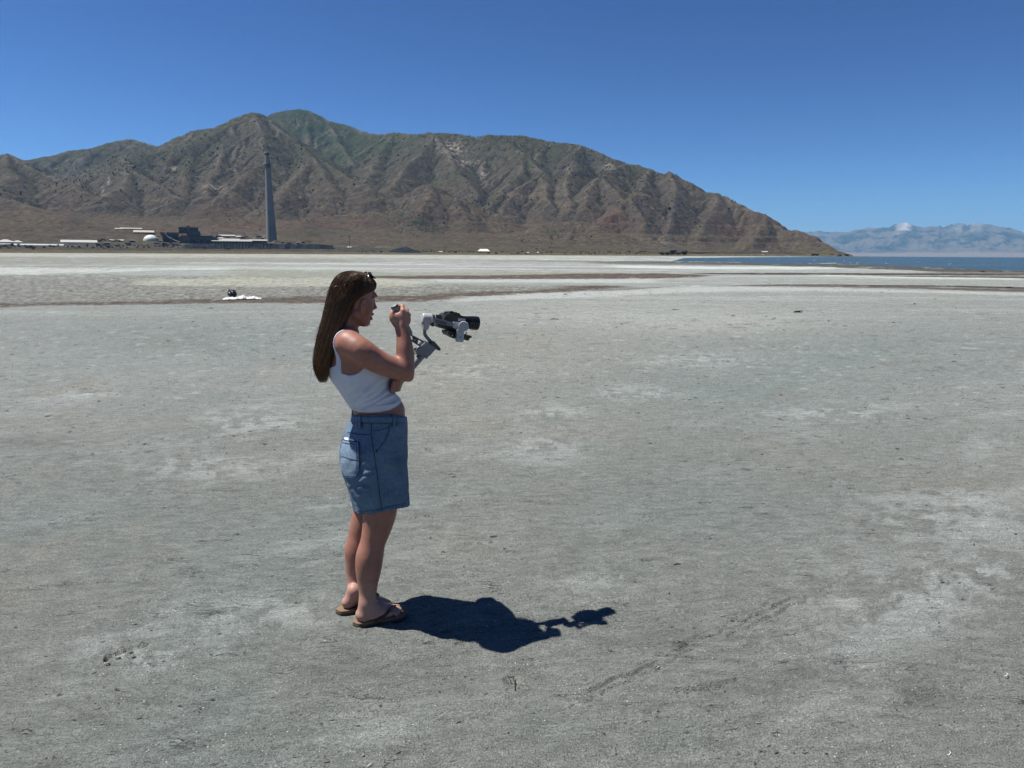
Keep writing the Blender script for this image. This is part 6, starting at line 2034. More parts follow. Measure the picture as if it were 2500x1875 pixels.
# something white tucked in the back pocket
def build_pocket_phone():
    c = ON_CLOTH(854, 1076, 0.004)
    m = simple_mat('white_phone_case', (0.72, 0.72, 0.70), 0.4, 0.05, 20)
    nu, nv = 8, 7
    top = np.zeros((nv, nu, 3))
    for i in range(nv):
        for j in range(nu):
            u, v = j / (nu - 1), i / (nv - 1)
            x0 = 842.0 + 3.0 * (1 - min(1, v * 3)) ** 2
            x1 = 868.0 - 4.0 * (1 - min(1, v * 3)) ** 2
            q = ON_CLOTH(x0 + (x1 - x0) * u, 1068.5 + 4.0 * u + 15 * v, 0.0046)
            top[i, j] = q if q is not None else c
    low = top + np.array([0, 0.005, 0])
    V = np.vstack([top.reshape(-1, 3), low.reshape(-1, 3)])
    f = grid_faces(nv, nu); n = nv * nu
    ring = [i for i in range(nu)] + [k_ * nu + nu - 1 for k_ in range(1, nv)] + [(nv - 1) * nu + j for j in range(nu - 2, -1, -1)] + [k_ * nu for k_ in range(nv - 2, 0, -1)]
    edge = np.array([(ring[i], ring[(i + 1) % len(ring)], ring[(i + 1) % len(ring)] + n, ring[i] + n) for i in range(len(ring))])
    o = mesh_np('phone', V - c, np.vstack([f[:, ::-1], f + n, edge]), m)
    o.location = to_world(c)
    o.rotation_euler = (0, 0, PSI)
    tag(o, 'white phone edge poking out of the denim back pocket', 'phone')
build_pocket_phone()
# ------------------------------------------------------------------ the camera rig she holds
def local_mesh(name, bm, mat, parent, off, smooth=True, sharp=35):
    bmesh.ops.recalc_face_normals(bm, faces=bm.faces)
    for v in bm.verts: v.co -= Vector(off)
    me = bpy.data.meshes.new(name)
    bm.to_mesh(me); bm.free()
    if smooth:
        for p in me.polygons: p.use_smooth = True
        me.set_sharp_from_angle(angle=math.radians(sharp))
    me.materials.append(mat)
    o = bpy.data.objects.new(name, me)
    COL.objects.link(o)
    if parent: o.parent = parent
    return o

def prism(name, poly, l0, l1, mat, parent, off, bev=0.0015, seg=2):
    """a plate or block: outline points in her upright plane, thick from l0 to l1 sideways"""
    mid = (l0 + l1) / 2
    bm = bmesh.new()
    A = []
    for px, py in poly:
        q = PL(px, py, mid)
        A.append(q)
    a = [bm.verts.new((q[0], l0, q[2])) for q in A]
    b = [bm.verts.new((q[0], l1, q[2])) for q in A]
    n = len(A)
    bm.faces.new(a); bm.faces.new(b[::-1])
    for i in range(n):
        bm.faces.new((a[i], b[i], b[(i + 1) % n], a[(i + 1) % n]))
    bmesh.ops.recalc_face_normals(bm, faces=bm.faces)
    if bev:
        bmesh.ops.bevel(bm, geom=list(bm.edges), offset=bev, segments=seg, affect='EDGES', clamp_overlap=True)
    return local_mesh(name, bm, mat, parent, off)

def barrel(name, a, b, prof, mat, parent, off, seg=28):
    """turned shape along a-b; prof: (fraction along, radius)"""
    a, b = np.array(a, float), np.array(b, float)
    d = b - a; L = np.linalg.norm(d); d /= L
    u = np.cross(d, [0, 0, 1.0]) if abs(d[2]) < 0.9 else np.cross(d, [1.0, 0, 0])
    u /= np.linalg.norm(u); w = np.cross(d, u)
    bm = bmesh.new()
    rings = []
    for f, r in prof:
        rings.append([bm.verts.new(a + d * L * f + r * (math.cos(t) * u + math.sin(t) * w)) for t in np.linspace(0, 2 * math.pi, seg, endpoint=False)])
    for r0, r1 in zip(rings[:-1], rings[1:]):
        for i in range(seg):
            bm.faces.new((r0[i], r0[(i + 1) % seg], r1[(i + 1) % seg], r1[i]))
    bm.faces.new(rings[0][::-1]); bm.faces.new(rings[-1])
    return local_mesh(name, bm, mat, parent, off, sharp=30)

def rod(name, pts, r, mat, parent, off, sides=10):
    return tubes(name, [[np.array(p) - off for p in pts]], [r] if not isinstance(r, (list, tuple)) else r, mat, parent, sides)

def build_rig():
    L0 = -0.10
    off = PL(957, 956, L0)
    rig = empty('camera_stabiliser', to_world(off), PSI)
    tag(rig, 'grey three axis camera stabiliser with sling handle, held in both hands of the woman', 'camera stabiliser')
    grey = simple_mat('rig_grey', (0.165, 0.173, 0.188), 0.45, 0.06, 30, 0.05)
    light = simple_mat('rig_light_grey', (0.36, 0.37, 0.385), 0.42, 0.05, 30, 0.05)
    dgrey = simple_mat('rig_dark_grey', (0.050, 0.053, 0.060), 0.5, 0.1, 30, 0.05)
    black = simple_mat('rig_black', (0.011, 0.011, 0.012), 0.45, 0.1, 30, 0.05)
    white = simple_mat('rig_white', (0.62, 0.63, 0.64), 0.4, 0.05, 30)
    # long battery grip, its foot and the trigger head
    a, b = PL(955, 957, L0), PL(1030, 867, L0)
    barrel('grip', a, b, [(0, 0.012), (0.02, 0.0165), (0.30, 0.0170), (0.34, 0.0155), (0.60, 0.0160), (0.9, 0.0175), (1.0, 0.0175)], grey, rig, off)
    barrel('grip_sleeve', a + (b - a) * 0.36, a + (b - a) * 0.62, [(0, 0.0165), (0.05, 0.0175), (0.95, 0.0175), (1, 0.0165)], dgrey, rig, off)
    head = prism('grip_head', [(1040, 833), (1062, 849), (1047, 866), (1042, 869), (1039, 876), (1035, 870), (1024, 866), (1012.5, 864), (1012.5, 851), (1021, 846), (1024, 845)], L0 - 0.024, L0 + 0.024, grey, rig, off, 0.003)
    prism('display', [(1023, 843.5), (1034, 831.5), (1041, 834), (1030, 846.5)], L0 - 0.020, L0 + 0.020, black, head, off, 0.0015)
    prism('trim_line', [(1026, 846), (1038, 835), (1039, 836), (1027, 847)], L0 - 0.0262, L0 - 0.0235, white, head, off, 0)
    barrel('front_dial', PL(1015, 852, L0 - 0.012), PL(1015, 852, L0 + 0.012), [(0, 0.006), (0.1, 0.008), (0.9, 0.008), (1, 0.006)], black, head, off, 16)
    # pan motor plate and the bent pan arm
    prism('pan_plate', [(1046, 836), (1051, 831.5), (1056, 831.5), (1072, 850), (1070.5, 854.5), (1067, 855), (1061, 849)], L0 - 0.026, L0 + 0.026, dgrey, rig, off, 0.002)
    q = [PL(1058, 842, L0), PL(1052, 834.5, L0), PL(1046, 828, L0), PL(1040.5, 821.5, L0), PL(1037, 814.5, L0), PL(1036.8, 807, L0), PL(1038, 800, L0)]
    s_ = np.linspace(0, 6, 26); Q = np.array(q)
    Q = np.stack([smooth_interp(s_, np.arange(7), Q[:, k]) for k in range(3)], -1)
    rod('pan_arm', Q, [0.0088, 0.0078, 0.0080, 0.0090], grey, rig, off, 12)
    # roll motor
    m = PL(1031, 776, L0 - 0.02)
    roll = barrel('roll_motor', PL(1029.5, 776.5, L0 - 0.015), PL(1053, 779, L0 - 0.015), [(0, 0.017), (0.02, 0.021), (0.08, 0.0232), (0.14, 0.0236), (0.18, 0.0245), (0.97, 0.0238), (1.0, 0.022)], light, rig, off)
    prism('motor_neck', [(1031, 784), (1030.5, 793), (1034, 805), (1042.5, 805.5), (1044.5, 799), (1048, 790), (1048, 784)], L0 - 0.032, L0 + 0.004, light, roll, off, 0.003)
    barrel('motor_ring', PL(1053.2, 779, L0 - 0.015), PL(1059, 779.8, L0 - 0.015), [(0, 0.0225), (0.3, 0.0225), (0.4, 0.0195), (0.6, 0.0195), (0.7, 0.0215), (1, 0.0215)], black, roll, off)
    prism('lock_lever', [(1053, 790), (1057, 790), (1059, 796), (1054, 797), (1051, 793)], L0 - 0.035, L0 - 0.015, black, roll, off, 0.001)
    # roll arm along the near side, with its name
    l0, l1 = L0 - 0.072, L0 - 0.058
    arm = prism('roll_arm', [(1055, 775), (1085, 781.5), (1106, 786.5), (1104, 797.5), (1082, 792.5), (1055, 787.5)], l0, l1, grey, rig, off, 0.002)
    prism('arm_bracket', [(1053, 775.5), (1062, 776.5), (1062, 788.5), (1053, 787.5)], l1 - 0.001, L0 - 0.02, grey, rig, off, 0.002)
    prism('arm_end', [(1106.4, 785.5), (1122, 787), (1128, 792), (1126, 806), (1116, 806), (1104.4, 799)], l0 + 0.001, l1 + 0.001, light, arm, off, 0.002)
    cu = bpy.data.curves.new('lettering', 'FONT')
    cu.body = 'RONIN'; cu.size = 0.0150; cu.extrude = 0.0003; cu.align_x = 'CENTER'; cu.align_y = 'CENTER'
    cu.space_character = 1.12; cu.offset = 0.0006
    tmp = bpy.data.objects.new('lettering_curve', cu); COL.objects.link(tmp)
    dg = bpy.context.evaluated_depsgraph_get()
    me = bpy.data.meshes.new_from_object(tmp.evaluated_get(dg))
    bpy.data.objects.remove(tmp)
    me.materials.clear(); me.materials.append(black)
    A, B = PL(1064, 784.2, l0), PL(1090, 790.0, l0)
    xd = (B - A); W = np.linalg.norm(xd); xd /= W
    nd = np.array([0, -1.0, 0]); up = np.cross(nd, xd)
    V = np.array([v.co[:] for v in me.vertices])
    k = W / (V[:, 0].max() - V[:, 0].min())
    V = (A + B) / 2 - off + (V[:, :1] * k) * xd + V[:, 1:2] * k * up * 1.12 + (V[:, 2:] + 0.0004) * nd
    me.vertices.foreach_set('co', V.astype(np.float32).ravel())
    o = bpy.data.objects.new('lettering', me); COL.objects.link(o); o.parent = arm
    # tilt motor and the arm hanging from it
    tilt = barrel('tilt_motor', PL(1132, 797, L0 - 0.055), PL(1132, 797, L0 - 0.098), [(0, 0.022), (0.05, 0.0238), (0.60, 0.0238), (0.62, 0.0229), (0.66, 0.0229), (0.68, 0.0236), (0.93, 0.0236), (1.0, 0.0215)], light, rig, off, 36)
    ta = prism('tilt_arm', [(1115.5, 803), (1132, 803), (1131.5, 820), (1130, 835.5), (1113, 834), (1114, 820)], L0 - 0.088, L0 - 0.070, light, rig, off, 0.002)
    for x in (1122.5, 1125):
        prism('arm_mark', [(x, 821), (x + 1.1, 821), (x + 1.1, 825), (x, 825)], L0 - 0.0888, L0 - 0.0875, dgrey, ta, off, 0)
    # camera plate, clamps and levers below the camera
    plate = prism('camera_plate', [(1087, 806), (1112, 810), (1116, 812), (1115, 827), (1107, 826.5), (1098, 821), (1090, 818), (1086, 812)], L0 - 0.060, L0 + 0.030, black, rig, off, 0.002)
    rod('lever', [PL(1080, 811.5, L0 - 0.05), PL(1083, 808.5, L0 - 0.05), PL(1090, 808.5, L0 - 0.05)], [0.0028, 0.0022], black, plate, off)
    prism('slide_rail', [(1130, 817), (1143, 817.5), (1144, 822), (1138, 823.5), (1137, 829), (1130, 829)], L0 - 0.066, L0 + 0.02, black, plate, off, 0.0015)
    rod('lever', [PL(1133, 825, L0 - 0.068), PL(1136, 818, L0 - 0.068), PL(1139.5, 810.5, L0 - 0.068)], [0.0022, 0.0026], black, plate, off)
    barrel('knob', PL(1106, 822, L0 - 0.060), PL(1106, 822, L0 - 0.072), [(0, 0.006), (0.1, 0.0075), (0.9, 0.0075), (1, 0.006)], black, plate, off, 16)
    # sling bracket: two rails with cross plates
    U = [(999, 816), (1006, 819.5), (1013, 823), (1022, 828), (1032, 833.5)]
    D = [(997, 824), (1003, 829.5), (1010, 834.5), (1017, 839), (1025, 844)]
    br = rod('bracket_rail', [PL(x, y, L0 - 0.012) for x, y in U], 0.0036, dgrey, rig, off, 6)
    rod('bracket_rail', [PL(x, y, L0 - 0.012) for x, y in D], 0.0036, dgrey, rig, off, 6)
    prism('bracket_plate', [(1006, 820), (1008, 832), (1019, 839.5), (1021, 828)], L0 - 0.016, L0 - 0.009, dgrey, rig, off, 0.001)
    barrel('bracket_screw', PL(1013, 830.5, L0 - 0.016), PL(1013, 830.5, L0 - 0.0185), [(0, 0.0035), (1, 0.0030)], white, rig, off, 12)
    # upper sling handle in the right hand
    a, b = PL(962, 745.5, -0.13), PL(1001, 818, -0.118)
    barrel('sling_handle', a, b, [(0.035, 0.0160), (0.04, 0.0178), (0.5, 0.0172), (0.92, 0.0165), (1.0, 0.013)], grey, rig, off)
    d = (b - a)
    barrel('handle_groove', a + d * 0.018, a + d * 0.0347, [(0, 0.0150), (1, 0.0150)], black, rig, off)
    barrel('handle_cap', a - d * 0.016, a + d * 0.0178, [(0, 0.0150), (0.25, 0.0176), (1.0, 0.0178)], grey, rig, off)
    return rig
build_rig()

def build_video_camera():
    L0 = -0.10
    off = PL(1100, 806, L0)
    c = empty('video_camera', to_world(off), PSI)
    tag(c, 'black camera with long lens mounted in the arms of the grey stabiliser', 'camera')
    black = simple_mat('camera_black', (0.010, 0.010, 0.011), 0.5, 0.15, 60, 0.15)
    gloss = simple_mat('camera_gloss_black', (0.008, 0.008, 0.009), 0.22, 0.1, 60)
    dark = simple_mat('camera_dark_grey', (0.035, 0.036, 0.040), 0.5, 0.1, 60, 0.1)
    silver = simple_mat('camera_silver', (0.30, 0.30, 0.30), 0.35, 0.1, 60, metallic=0.4)
    glass = simple_mat('front_glass', (0.012, 0.010, 0.022), 0.04, 0.05, 10)
    body = prism('camera_body', [(1078, 771), (1083, 765), (1100, 763.5), (1116, 767), (1124, 772), (1126, 800), (1119, 813), (1098, 811), (1090, 803), (1078, 798)], L0 - 0.040, L0 + 0.055, black, c, off, 0.004, 3)
    prism('screen', [(1064.5, 767.5), (1078, 770), (1078, 783), (1065, 780)], L0 - 0.046, L0 - 0.036, gloss, c, off, 0.0015)
    prism('battery_pack', [(1063, 787.5), (1079, 791.5), (1091, 796), (1091, 804.5), (1077, 801.5), (1063, 796.5)], L0 - 0.034, L0 + 0.040, dark, c, off, 0.002)
    prism('back_panel', [(1066, 780.5), (1079, 783.5), (1079, 791), (1066, 787.5)], L0 - 0.030, L0 + 0.040, black, c, off, 0.002)
    prism('viewfinder', [(1092, 764), (1095, 760), (1108, 760.8), (1114, 767)], L0 - 0.016, L0 + 0.022, black, c, off, 0.002)
    cage = prism('cage_bar', [(1083, 764.5), (1086, 760.8), (1092, 760), (1093, 763), (1088, 765), (1086, 768.5), (1083, 769)], L0 - 0.044, L0 - 0.034, dark, c, off, 0.001)
    prism('cage_bar', [(1108, 762), (1121, 764.5), (1124, 768.5), (1122, 770), (1117, 767.5), (1108, 765.5)], L0 - 0.044, L0 - 0.034, dark, c, off, 0.001)
    for x, y in ((1087.5, 762), (1102, 761), (1112, 763.5), (1119, 766)):
        barrel('dial', PL(x, y + 1.5, L0 - 0.02), PL(x + 0.2, y - 2.0, L0 - 0.02), [(0, 0.0065), (0.8, 0.0065), (1, 0.0055)], black, c, off, 14)
    prism('side_label', [(1118, 776.5), (1136.5, 778), (1136, 786), (1118, 785)], L0 - 0.0425, L0 - 0.0405, silver, c, off, 0.0004)
    a, b = PL(1122, 785.5, L0 + 0.005), PL(1166, 789.5, L0 + 0.005)
    prof = [(0, 0.030), (0.10, 0.030), (0.11, 0.0275)]
    f = 0.13
    while f < 0.42:      # ribbed rings
        prof += [(f, 0.0275), (f + 0.004, 0.0290), (f + 0.018, 0.0290), (f + 0.022, 0.0275)]
        f += 0.032
    prof += [(0.45, 0.0275), (0.46, 0.0305), (0.60, 0.0305), (0.61, 0.0320), (0.68, 0.0320), (0.69, 0.0308), (0.73, 0.0308), (0.74, 0.0325), (0.82, 0.0325), (0.83, 0.0312), (0.86, 0.0312), (0.87, 0.0330), (0.985, 0.0325), (1.0, 0.0310), (1.0, 0.027), (0.93, 0.026)]
    lens = barrel('lens', a, b, prof, gloss, c, off, 40)
    barrel('lens_glass', a + (b - a) * 0.932, a + (b - a) * 0.945, [(0, 0.0255), (0.6, 0.022), (1, 0.012)], glass, lens, off, 32)
    return c
build_video_camera()
# ------------------------------------------------------------------ small things on the flat and the water
def lump_mesh(name, seed, mat, sub=2, squash=0.6, amp=0.5):
    r = np.random.default_rng(seed)
    bm = bmesh.new(); bmesh.ops.create_icosphere(bm, subdivisions=sub, radius=0.5)
    o = r.uniform(0, 50)
    for v in bm.verts:
        c = v.co
        k = 1 + amp * float(fbm(np.array([c.x * 3 + o]), np.array([c.y * 3 + c.z * 2.3 + o]), 3, seed)[0])
        v.co = Vector((c.x * k, c.y * k, c.z * k * squash))
    me = bpy.data.meshes.new(name); bm.to_mesh(me); bm.free()
    me.materials.append(mat)
    return me

def put(name, me, p, scale, rz, label, cat, group=None, rx=0.0):
    o = bpy.data.objects.new(name, me); COL.objects.link(o)
    o.location = p; o.scale = scale; o.rotation_euler = (rx, 0, rz)
    return tag(o, label, cat, group)

CLOD = simple_mat('dark_mud', (0.085, 0.083, 0.076), 0.9, 0.35, 40, 0.5, 0.006)
def mud_clods():
    g = 'dug mud clods on the near flat'
    for i, (x, y, w, d, h, lab) in enumerate((
            (263.5, 1624, 0.018, 0.016, 0.022, 'dark wet mud clod nearest the bottom edge of the dug hollow'),
            (320, 1591, 0.015, 0.012, 0.008, 'rounded grey mud clod at the top of the dug hollow'),
            (326.5, 1603, 0.018, 0.007, 0.007, 'long dark mud clod on the right of the dug hollow'),
            (288, 1606, 0.022, 0.014, 0.010, 'broad crumbly mud clod in the middle of the dug hollow'),
            (281, 1593, 0.020, 0.008, 0.007, 'ragged mud edge at the upper left of the dug hollow'),
            (351, 1578, 0.024, 0.006, 0.005, 'thin raised mud flake at the upper right of the dug hollow'))):
        p = on_ground(x, y)
        put('mud_clod', lump_mesh('mud_clod', 300 + i, CLOD, 2, 0.9, 0.7), p + np.array([0, 0, h * 0.2 - 0.004]), (w, d, h), 0.3 * i, lab, 'mud clod', g)
mud_clods()

def twigs_and_flotsam():
    m = simple_mat('driftwood', (0.050, 0.040, 0.032), 0.9, 0.4, 20, 0.3)
    r = np.random.default_rng(61)
    def stick(x, y, L, h, ang, label, n=3):
        p = on_ground(x, y)
        e = empty('driftwood', p, ang); tag(e, label, 'driftwood', 'dark scraps of driftwood on the flat')
        for i in range(n):
            P = [np.array([-L / 2, 0, h * 0.3]), np.array([-L * 0.15, r.normal(0, L * 0.06), h * r.uniform(0.3, 0.9)]), np.array([L * 0.2, r.normal(0, L * 0.06), h * r.uniform(0.2, 0.8)]), np.array([L / 2, r.normal(0, L * 0.1), h * 0.25])]
            P = [q * (1 - 0.18 * i) + np.array([r.normal(0, L * 0.08), r.normal(0, L * 0.05), 0]) for q in P]
            tubes('branch', [P], [h * 0.16, h * 0.24, h * 0.10], m, e, 5)
    stick(1948, 763, 0.32, 0.065, 0.1, 'dark driftwood scrap with a raised hump, far right of the camera rig')
    stick(1648, 757, 0.26, 0.028, 0.0, 'flat dark driftwood scrap right of the camera rig, below the brown weed strip')
    stick(1355, 780, 0.32, 0.030, 0.0, 'dark driftwood scrap just right of the camera lens')
    stick(1790, 772, 0.16, 0.03, 0.2, 'small dark driftwood scrap left of the humped one')
    stick(2232, 743, 0.10, 0.05, 0.4, 'lone dark stub of driftwood on the right of the flat')
    stick(2397, 664, 0.9, 0.22, 0.1, 'large dark heap of driftwood on the lake shore at the right')
    stick(2443, 664.5, 0.4, 0.12, 0.2, 'smaller dark driftwood heap on the lake shore, nearest the right edge')
    stick(2462, 703, 0.45, 0.11, 0.1, 'dark driftwood lying in the brown weed line at the right edge')
    stick(1380, 719, 0.22, 0.045, 0.1, 'small reddish driftwood scrap below the end of the brown weed strip')
    stick(1205, 1310, 0.05, 0.010, 0.4, 'tiny dark twig on the grey flat above the shadow')
    stick(1653, 1379, 0.045, 0.013, 0.2, 'tiny dark twig on the bare flat right of the shadow')
    stick(352, 990, 0.03, 0.016, 0.7, 'tiny dark twig left of the woman near the salt ring')
    # curled dry leaf with a stalk on the near ground
    p = on_ground(1254, 1668)
    e = empty('dry_twig', p, 0.5); tag(e, 'curled dark dry twig on the ground below the shadow', 'twig')
    tubes('stalk', [[np.array([-0.02, -0.05, 0.003]), np.array([0, -0.01, 0.012]), np.array([0.004, 0.02, 0.018]), np.array([0.02, 0.03, 0.006])]], [0.0025, 0.004, 0.002], m, e, 6)
    tubes('curl', [[np.array([0.004, 0.02, 0.016]), np.array([-0.008, 0.032, 0.012]), np.array([0.0, 0.044, 0.006])]], [0.003, 0.0015], m, e, 6)
    w = simple_mat('white_feather', (0.62, 0.61, 0.57), 0.7, 0.1, 30)
    for i, (x, y, s, lab) in enumerate(((1602, 1630, 0.040, 'small white curled feather beside the drag line on the ground'), (2452, 1648, 0.040, 'small white curled feather near the right edge of the ground'), (2313, 1840, 0.035, 'tiny white straight feather in the lower right of the ground'), (900, 1868, 0.03, 'tiny white feather at the bottom edge below the woman'))):
        p = on_ground(x, y)
        P = [p + s * np.array([-0.4 + 0.1 * i, -0.3, 0.08]), p + s * np.array([-0.1, -0.4, 0.15]), p + s * np.array([0.25, -0.1, 0.2]), p + s * np.array([0.35, 0.3, 0.12])]
        o = tubes('feather', [[q - p for q in P]], [0.0010, 0.0022, 0.0008], w, None, 6)
        o.location = p
        tag(o, lab, 'feather', 'white feathers on the near ground')
twigs_and_flotsam()

def crumbs():
    """loose crumbs of dried mud, too many to count"""
    r = np.random.default_rng(71)
    base = lump_mesh('crumb', 77, CLOD, 1, 0.7, 0.5)
    B = np.array([v.co[:] for v in base.vertices]); T = np.array([p.vertices[:] for p in base.polygons])
    N = 5200
    th = np.radians(r.uniform(2.2, 42, N * 2)); az = np.radians(r.uniform(-39, 39, N * 2))
    R = CAMH / np.tan(th)
    X, Y = R * np.sin(az), R * np.cos(az)
    keep = fbm(X * 0.5, Y * 0.8, 4, 881) + 0.5 * fbm(X * 2.3, Y * 3, 3, 883) > r.normal(0.12, 0.25, N * 2)
    X, Y, R = X[keep][:N], Y[keep][:N], R[keep][:N]
    s = (0.0025 + 0.005 * r.random(len(X)) ** 4) * np.clip(R / 5, 0.8, 6)
    a = r.uniform(0, 6.28, len(X))
    asp = r.uniform(1.0, 2.4, len(X))
    bx = B[None, :, 0] * asp[:, None]
    V = np.stack([X[:, None] + s[:, None] * (bx * np.cos(a)[:, None] - B[None, :, 1] * np.sin(a)[:, None]), Y[:, None] + s[:, None] * (bx * np.sin(a)[:, None] + B[None, :, 1] * np.cos(a)[:, None]), 0.002 + s[:, None] * B[None, :, 2] * 0.8 + 0 * X[:, None]], -1)
    F = (np.arange(len(X))[:, None, None] * len(B) + T[None]).reshape(-1, 3)
    # curled lips of crust lying along the grain, larger where the flat is seen farther off
    n = 9000
    th = np.radians(r.uniform(2.0, 42, n)); az = np.radians(r.uniform(-39, 39, n))
    Rf = CAMH / np.tan(th); Xf, Yf = Rf * np.sin(az), Rf * np.cos(az)
    dn = fbm(Xf * 0.6, Yf * 0.6, 4, 887) + 0.35 * fbm(np.degrees(az) / 9, np.log(Rf) * 6, 3, 889)
    kf = dn > r.normal(0.10, 0.20, n)
    Xf, Yf, Rf = Xf[kf], Yf[kf], Rf[kf]; n = len(Xf)
    Lf = (0.008 + 0.040 * r.random(n) ** 3.2) * np.clip(Rf / 5.5, 0.6, 5.5)
    Wf = Lf * r.uniform(0.12, 0.30, n); Hf = Lf * r.uniform(0.05, 0.16, n)
    gr = np.radians(22) + r.normal(0, 0.30, n)
    B8 = np.array([(-1, 0, 0), (-0.3, 0.45, 0.7), (0.35, 0.5, 0.9), (1, 0.1, 0), (0.4, -0.9, 0), (-0.5, -0.8, 0)]) * np.array([0.5, 1, 1])
    bx, by, bz = B8[None, :, 0] * Lf[:, None], B8[None, :, 1] * Wf[:, None] + 0.25 * Wf[:, None] * r.normal(0, 1, (n, 6)), B8[None, :, 2] * Hf[:, None]
    V2 = np.stack([Xf[:, None] + bx * np.cos(gr)[:, None] - by * np.sin(gr)[:, None], Yf[:, None] + bx * np.sin(gr)[:, None] + by * np.cos(gr)[:, None], bz - 0.001 + 0.003], -1)
    F2 = (np.arange(n)[:, None, None] * 6 + np.array([(0, 5, 1), (5, 4, 1), (1, 4, 2), (2, 4, 3), (0, 1, 2), (0, 2, 3)])[None]).reshape(-1, 3)
    tone = np.repeat(r.uniform(0.06, 0.17, n), 6)[:, None] * np.array([[1.0, 1.0, 0.93]])  # flakes painted darker than the crust to deepen their slight shade
    mf = NT('mud_flake', 0.95, (0.15, 0.15, 0.14), 0, 0.1); mf.base(mf.attr('Col'))
    tag(mesh_np('mud_flakes', V2.reshape(-1, 3), F2, mf.m, smooth=False, col=tone), kind='stuff')
    o = mesh_np('mud_crumbs', V.reshape(-1, 3), F, simple_mat('dry_mud', (0.085, 0.085, 0.080), 0.9, 0.3, 30), smooth=False)
    tag(o, kind='stuff')
crumbs()

def washed_up_heap():
    """white crumpled sheeting with a dark shaggy lump standing in it, out on the flat"""
    p = on_ground(592, 731)
    k = math.hypot(p[0], p[1]) / FPX
    w = simple_mat('white_sheeting', (0.52, 0.52, 0.51), 0.6, 0.06, 8)
    nx, ny = 70, 18
    U, Vv = np.meshgrid(np.linspace(0, 1, nx), np.linspace(0, 1, ny), indexing='ij')
    X = (U - 0.5) * 83 * k
    Y = (Vv - 0.5) * 0.55
    env = np.sin(math.pi * U) ** 0.3 * np.sin(math.pi * Vv) ** 0.5
    H = 0.6 * env * (0.10 + 0.16 * np.abs(fbm(U * 9, Vv * 2.5, 4, 891, 0.65)) + 0.10 * np.exp(-((U - 0.52) / 0.08) ** 2) + 0.08 * np.exp(-((U - 0.8) / 0.06) ** 2))
    H = np.where(fbm(U * 5 + 4, Vv * 3, 3, 893) > 0.30, H * 0.15, H)
    edge = 0.16 * fbm(U * 8, Vv * 0, 3, 895)
    Y = Y * (1 + edge) + 0.12 * fbm(U * 6, Vv * 0 + 3, 3, 897)
    V = np.stack([X, Y, H + 0.01], -1).reshape(-1, 3)
    o = mesh_np('plastic_sheet', V, grid_faces(nx, ny), w)
    md = o.modifiers.new('thickness', 'SOLIDIFY'); md.thickness = 0.006
    o.location = p; o.rotation_euler = (0, 0, yaw_of(p))
    tag(o, 'crumpled white sheeting lying flat on the mud behind the woman', 'plastic sheet')
    q = on_ground(568, 726)
    e = empty('shaggy_lump', q, yaw_of(q)); tag(e, 'dark shaggy lump with white flecks standing in the white sheeting', 'debris')
    dk = simple_mat('dark_shaggy', (0.060, 0.058, 0.060), 0.9, 0.5, 12, 0.6, 0.03)
    me = lump_mesh('lump', 399, dk, 3, 1.0, 0.5)
    c = bpy.data.objects.new('lump', me); COL.objects.link(c); c.parent = e
    c.scale = (21 * k, 0.26, 18 * k); c.location = (0, 0, 9.5 * k); c.rotation_euler = (0, 0.6, 0)
    r = np.random.default_rng(81)
    P = []
    for i in range(16):
        a = np.array([r.uniform(-9, 3) * k, r.uniform(-0.12, 0.08), r.uniform(11, 15) * k])
        P.append([a, a + np.array([r.uniform(1, 3) * k, -0.02, -r.uniform(1, 3) * k])])
    tag(tubes('white_fleck', P, [0.028, 0.016], w, e, 5), kind='stuff')
    tubes('quill', [[np.array([6 * k, -0.05, 0.02]), np.array([8.5 * k, -0.05, 5 * k]), np.array([9 * k, -0.05, 8 * k])]], [0.03, 0.016], w, e, 6)
washed_up_heap()

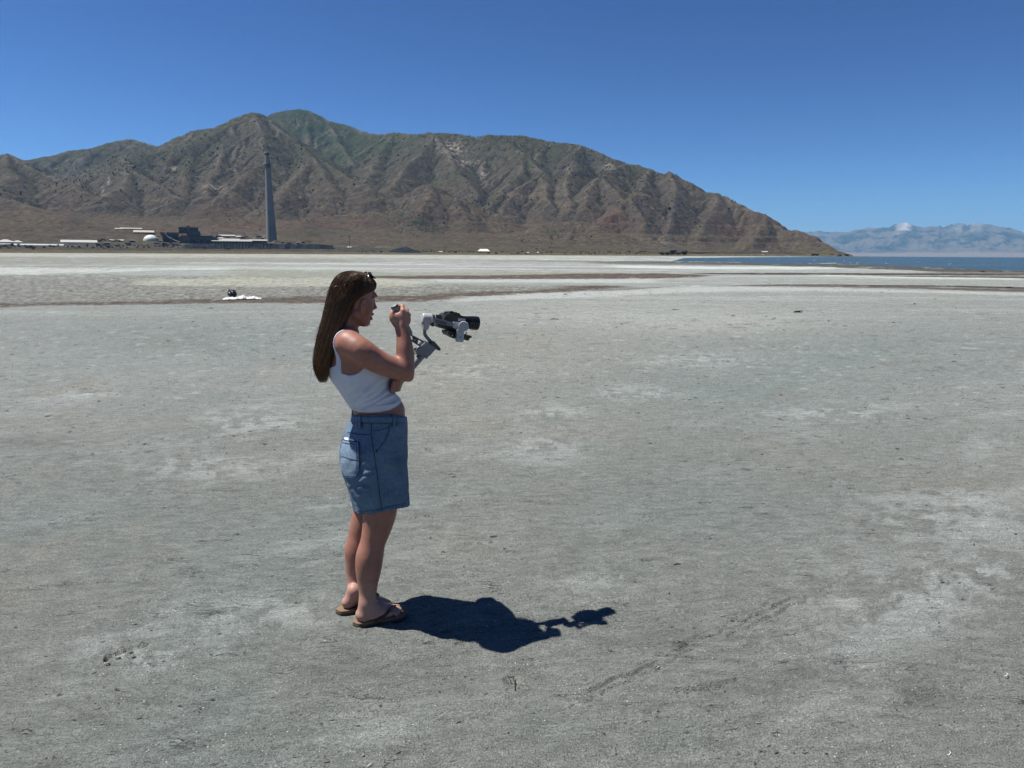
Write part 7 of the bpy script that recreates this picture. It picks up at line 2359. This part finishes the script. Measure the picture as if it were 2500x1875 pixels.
def gulls():
    w = simple_mat('gull_white', (0.78, 0.78, 0.77), 0.7, 0.05, 4)
    gr = simple_mat('gull_grey', (0.30, 0.31, 0.33), 0.7, 0.1, 4)
    ye = simple_mat('gull_bill', (0.5, 0.33, 0.05), 0.6, 0.1, 10)
    def proto():
        e = empty('gull')
        bm = bmesh.new(); bmesh.ops.create_uvsphere(bm, u_segments=12, v_segments=8, radius=0.5)
        for v in bm.verts:
            t = v.co.x
            v.co = Vector((v.co.x * 0.44, v.co.y * 0.20 * (1 - 0.5 * max(0, -t)), v.co.z * 0.19 + 0.05 + max(0, -t) * 0.06))
        bm2 = new_obj('body', bm, w, e, True)
        bm = bmesh.new(); bmesh.ops.create_uvsphere(bm, u_segments=10, v_segments=7, radius=0.055)
        bmesh.ops.translate(bm, verts=bm.verts, vec=(0.19, 0, 0.20)); h = new_obj('head', bm, w, e, True)
        bm = bmesh.new(); bmesh.ops.create_cone(bm, segments=6, radius1=0.014, radius2=0.003, depth=0.06, cap_ends=True)
        bmesh.ops.rotate(bm, verts=bm.verts, matrix=Matrix.Rotation(math.pi / 2, 3, 'Y')); bmesh.ops.translate(bm, verts=bm.verts, vec=(0.265, 0, 0.195)); new_obj('bill', bm, ye, e)
        tubes('neck', [[np.array([0.14, 0, 0.09]), np.array([0.175, 0, 0.14]), np.array([0.19, 0, 0.19])]], [0.055, 0.045], w, e, 8)
        for s in (-1, 1):
            bm = bmesh.new(); bmesh.ops.create_uvsphere(bm, u_segments=10, v_segments=6, radius=0.5)
            for v in bm.verts: v.co = Vector((v.co.x * 0.42 - 0.06, v.co.y * 0.05 + s * 0.088, v.co.z * 0.12 + 0.085))
            new_obj('wing', bm, gr, e, True)
        return e
    spots = [(1628, 634.6), (1644, 635.6), (1652, 636.4), (1781, 636.6), (1792, 636.9), (1837, 632.8), (1898, 634.6), (1987, 637.0), (2077, 642.2), (2093, 643.8), (2165, 644.6), (2318, 646.2), (2240, 641.0), (2060, 638.5), (1725, 634.0)]
    r = random.Random(91)
    first = None
    names = ['white gull at the far left tip of the lake arm', 'white gull in the lake arm, second from its left tip', 'white gull in the lake arm, third from its left tip',
             'white gull at the near edge of the lake arm, left of a close pair', 'white gull at the near edge of the lake arm, right of a close pair', 'white gull out on the lake arm below the white hut',
             'white gull on the water below the right end of the railway bank', 'white gull on the water below the tip of the mountain', 'white gull beside the dark sandbar, left of a pair', 'white gull beside the dark sandbar, right of a pair',
             'white gull on the water right of the pair by the sandbar', 'white gull on the open water farthest to the right', 'white gull on open water between the sandbar pair and the farthest right gull',
             'white gull on the water behind the pair by the sandbar', 'white gull on the lake arm between its left row and its close pair']
    for i, (x, y) in enumerate(spots):
        p = on_ground(x, y, -0.06)
        e = proto() if first is None else copy_tree(first)
        first = first or e
        e.location = p; e.rotation_euler = (0, 0, r.uniform(-0.7, 0.7) + (math.pi if r.random() < 0.4 else 0))
        D = math.hypot(p[0], p[1]); s = min(max(1.15, D / 210.0), 1.6)
        e.scale = (s, s, s)
        tag(e, names[i], 'gull', 'gulls on the lake')
gulls()
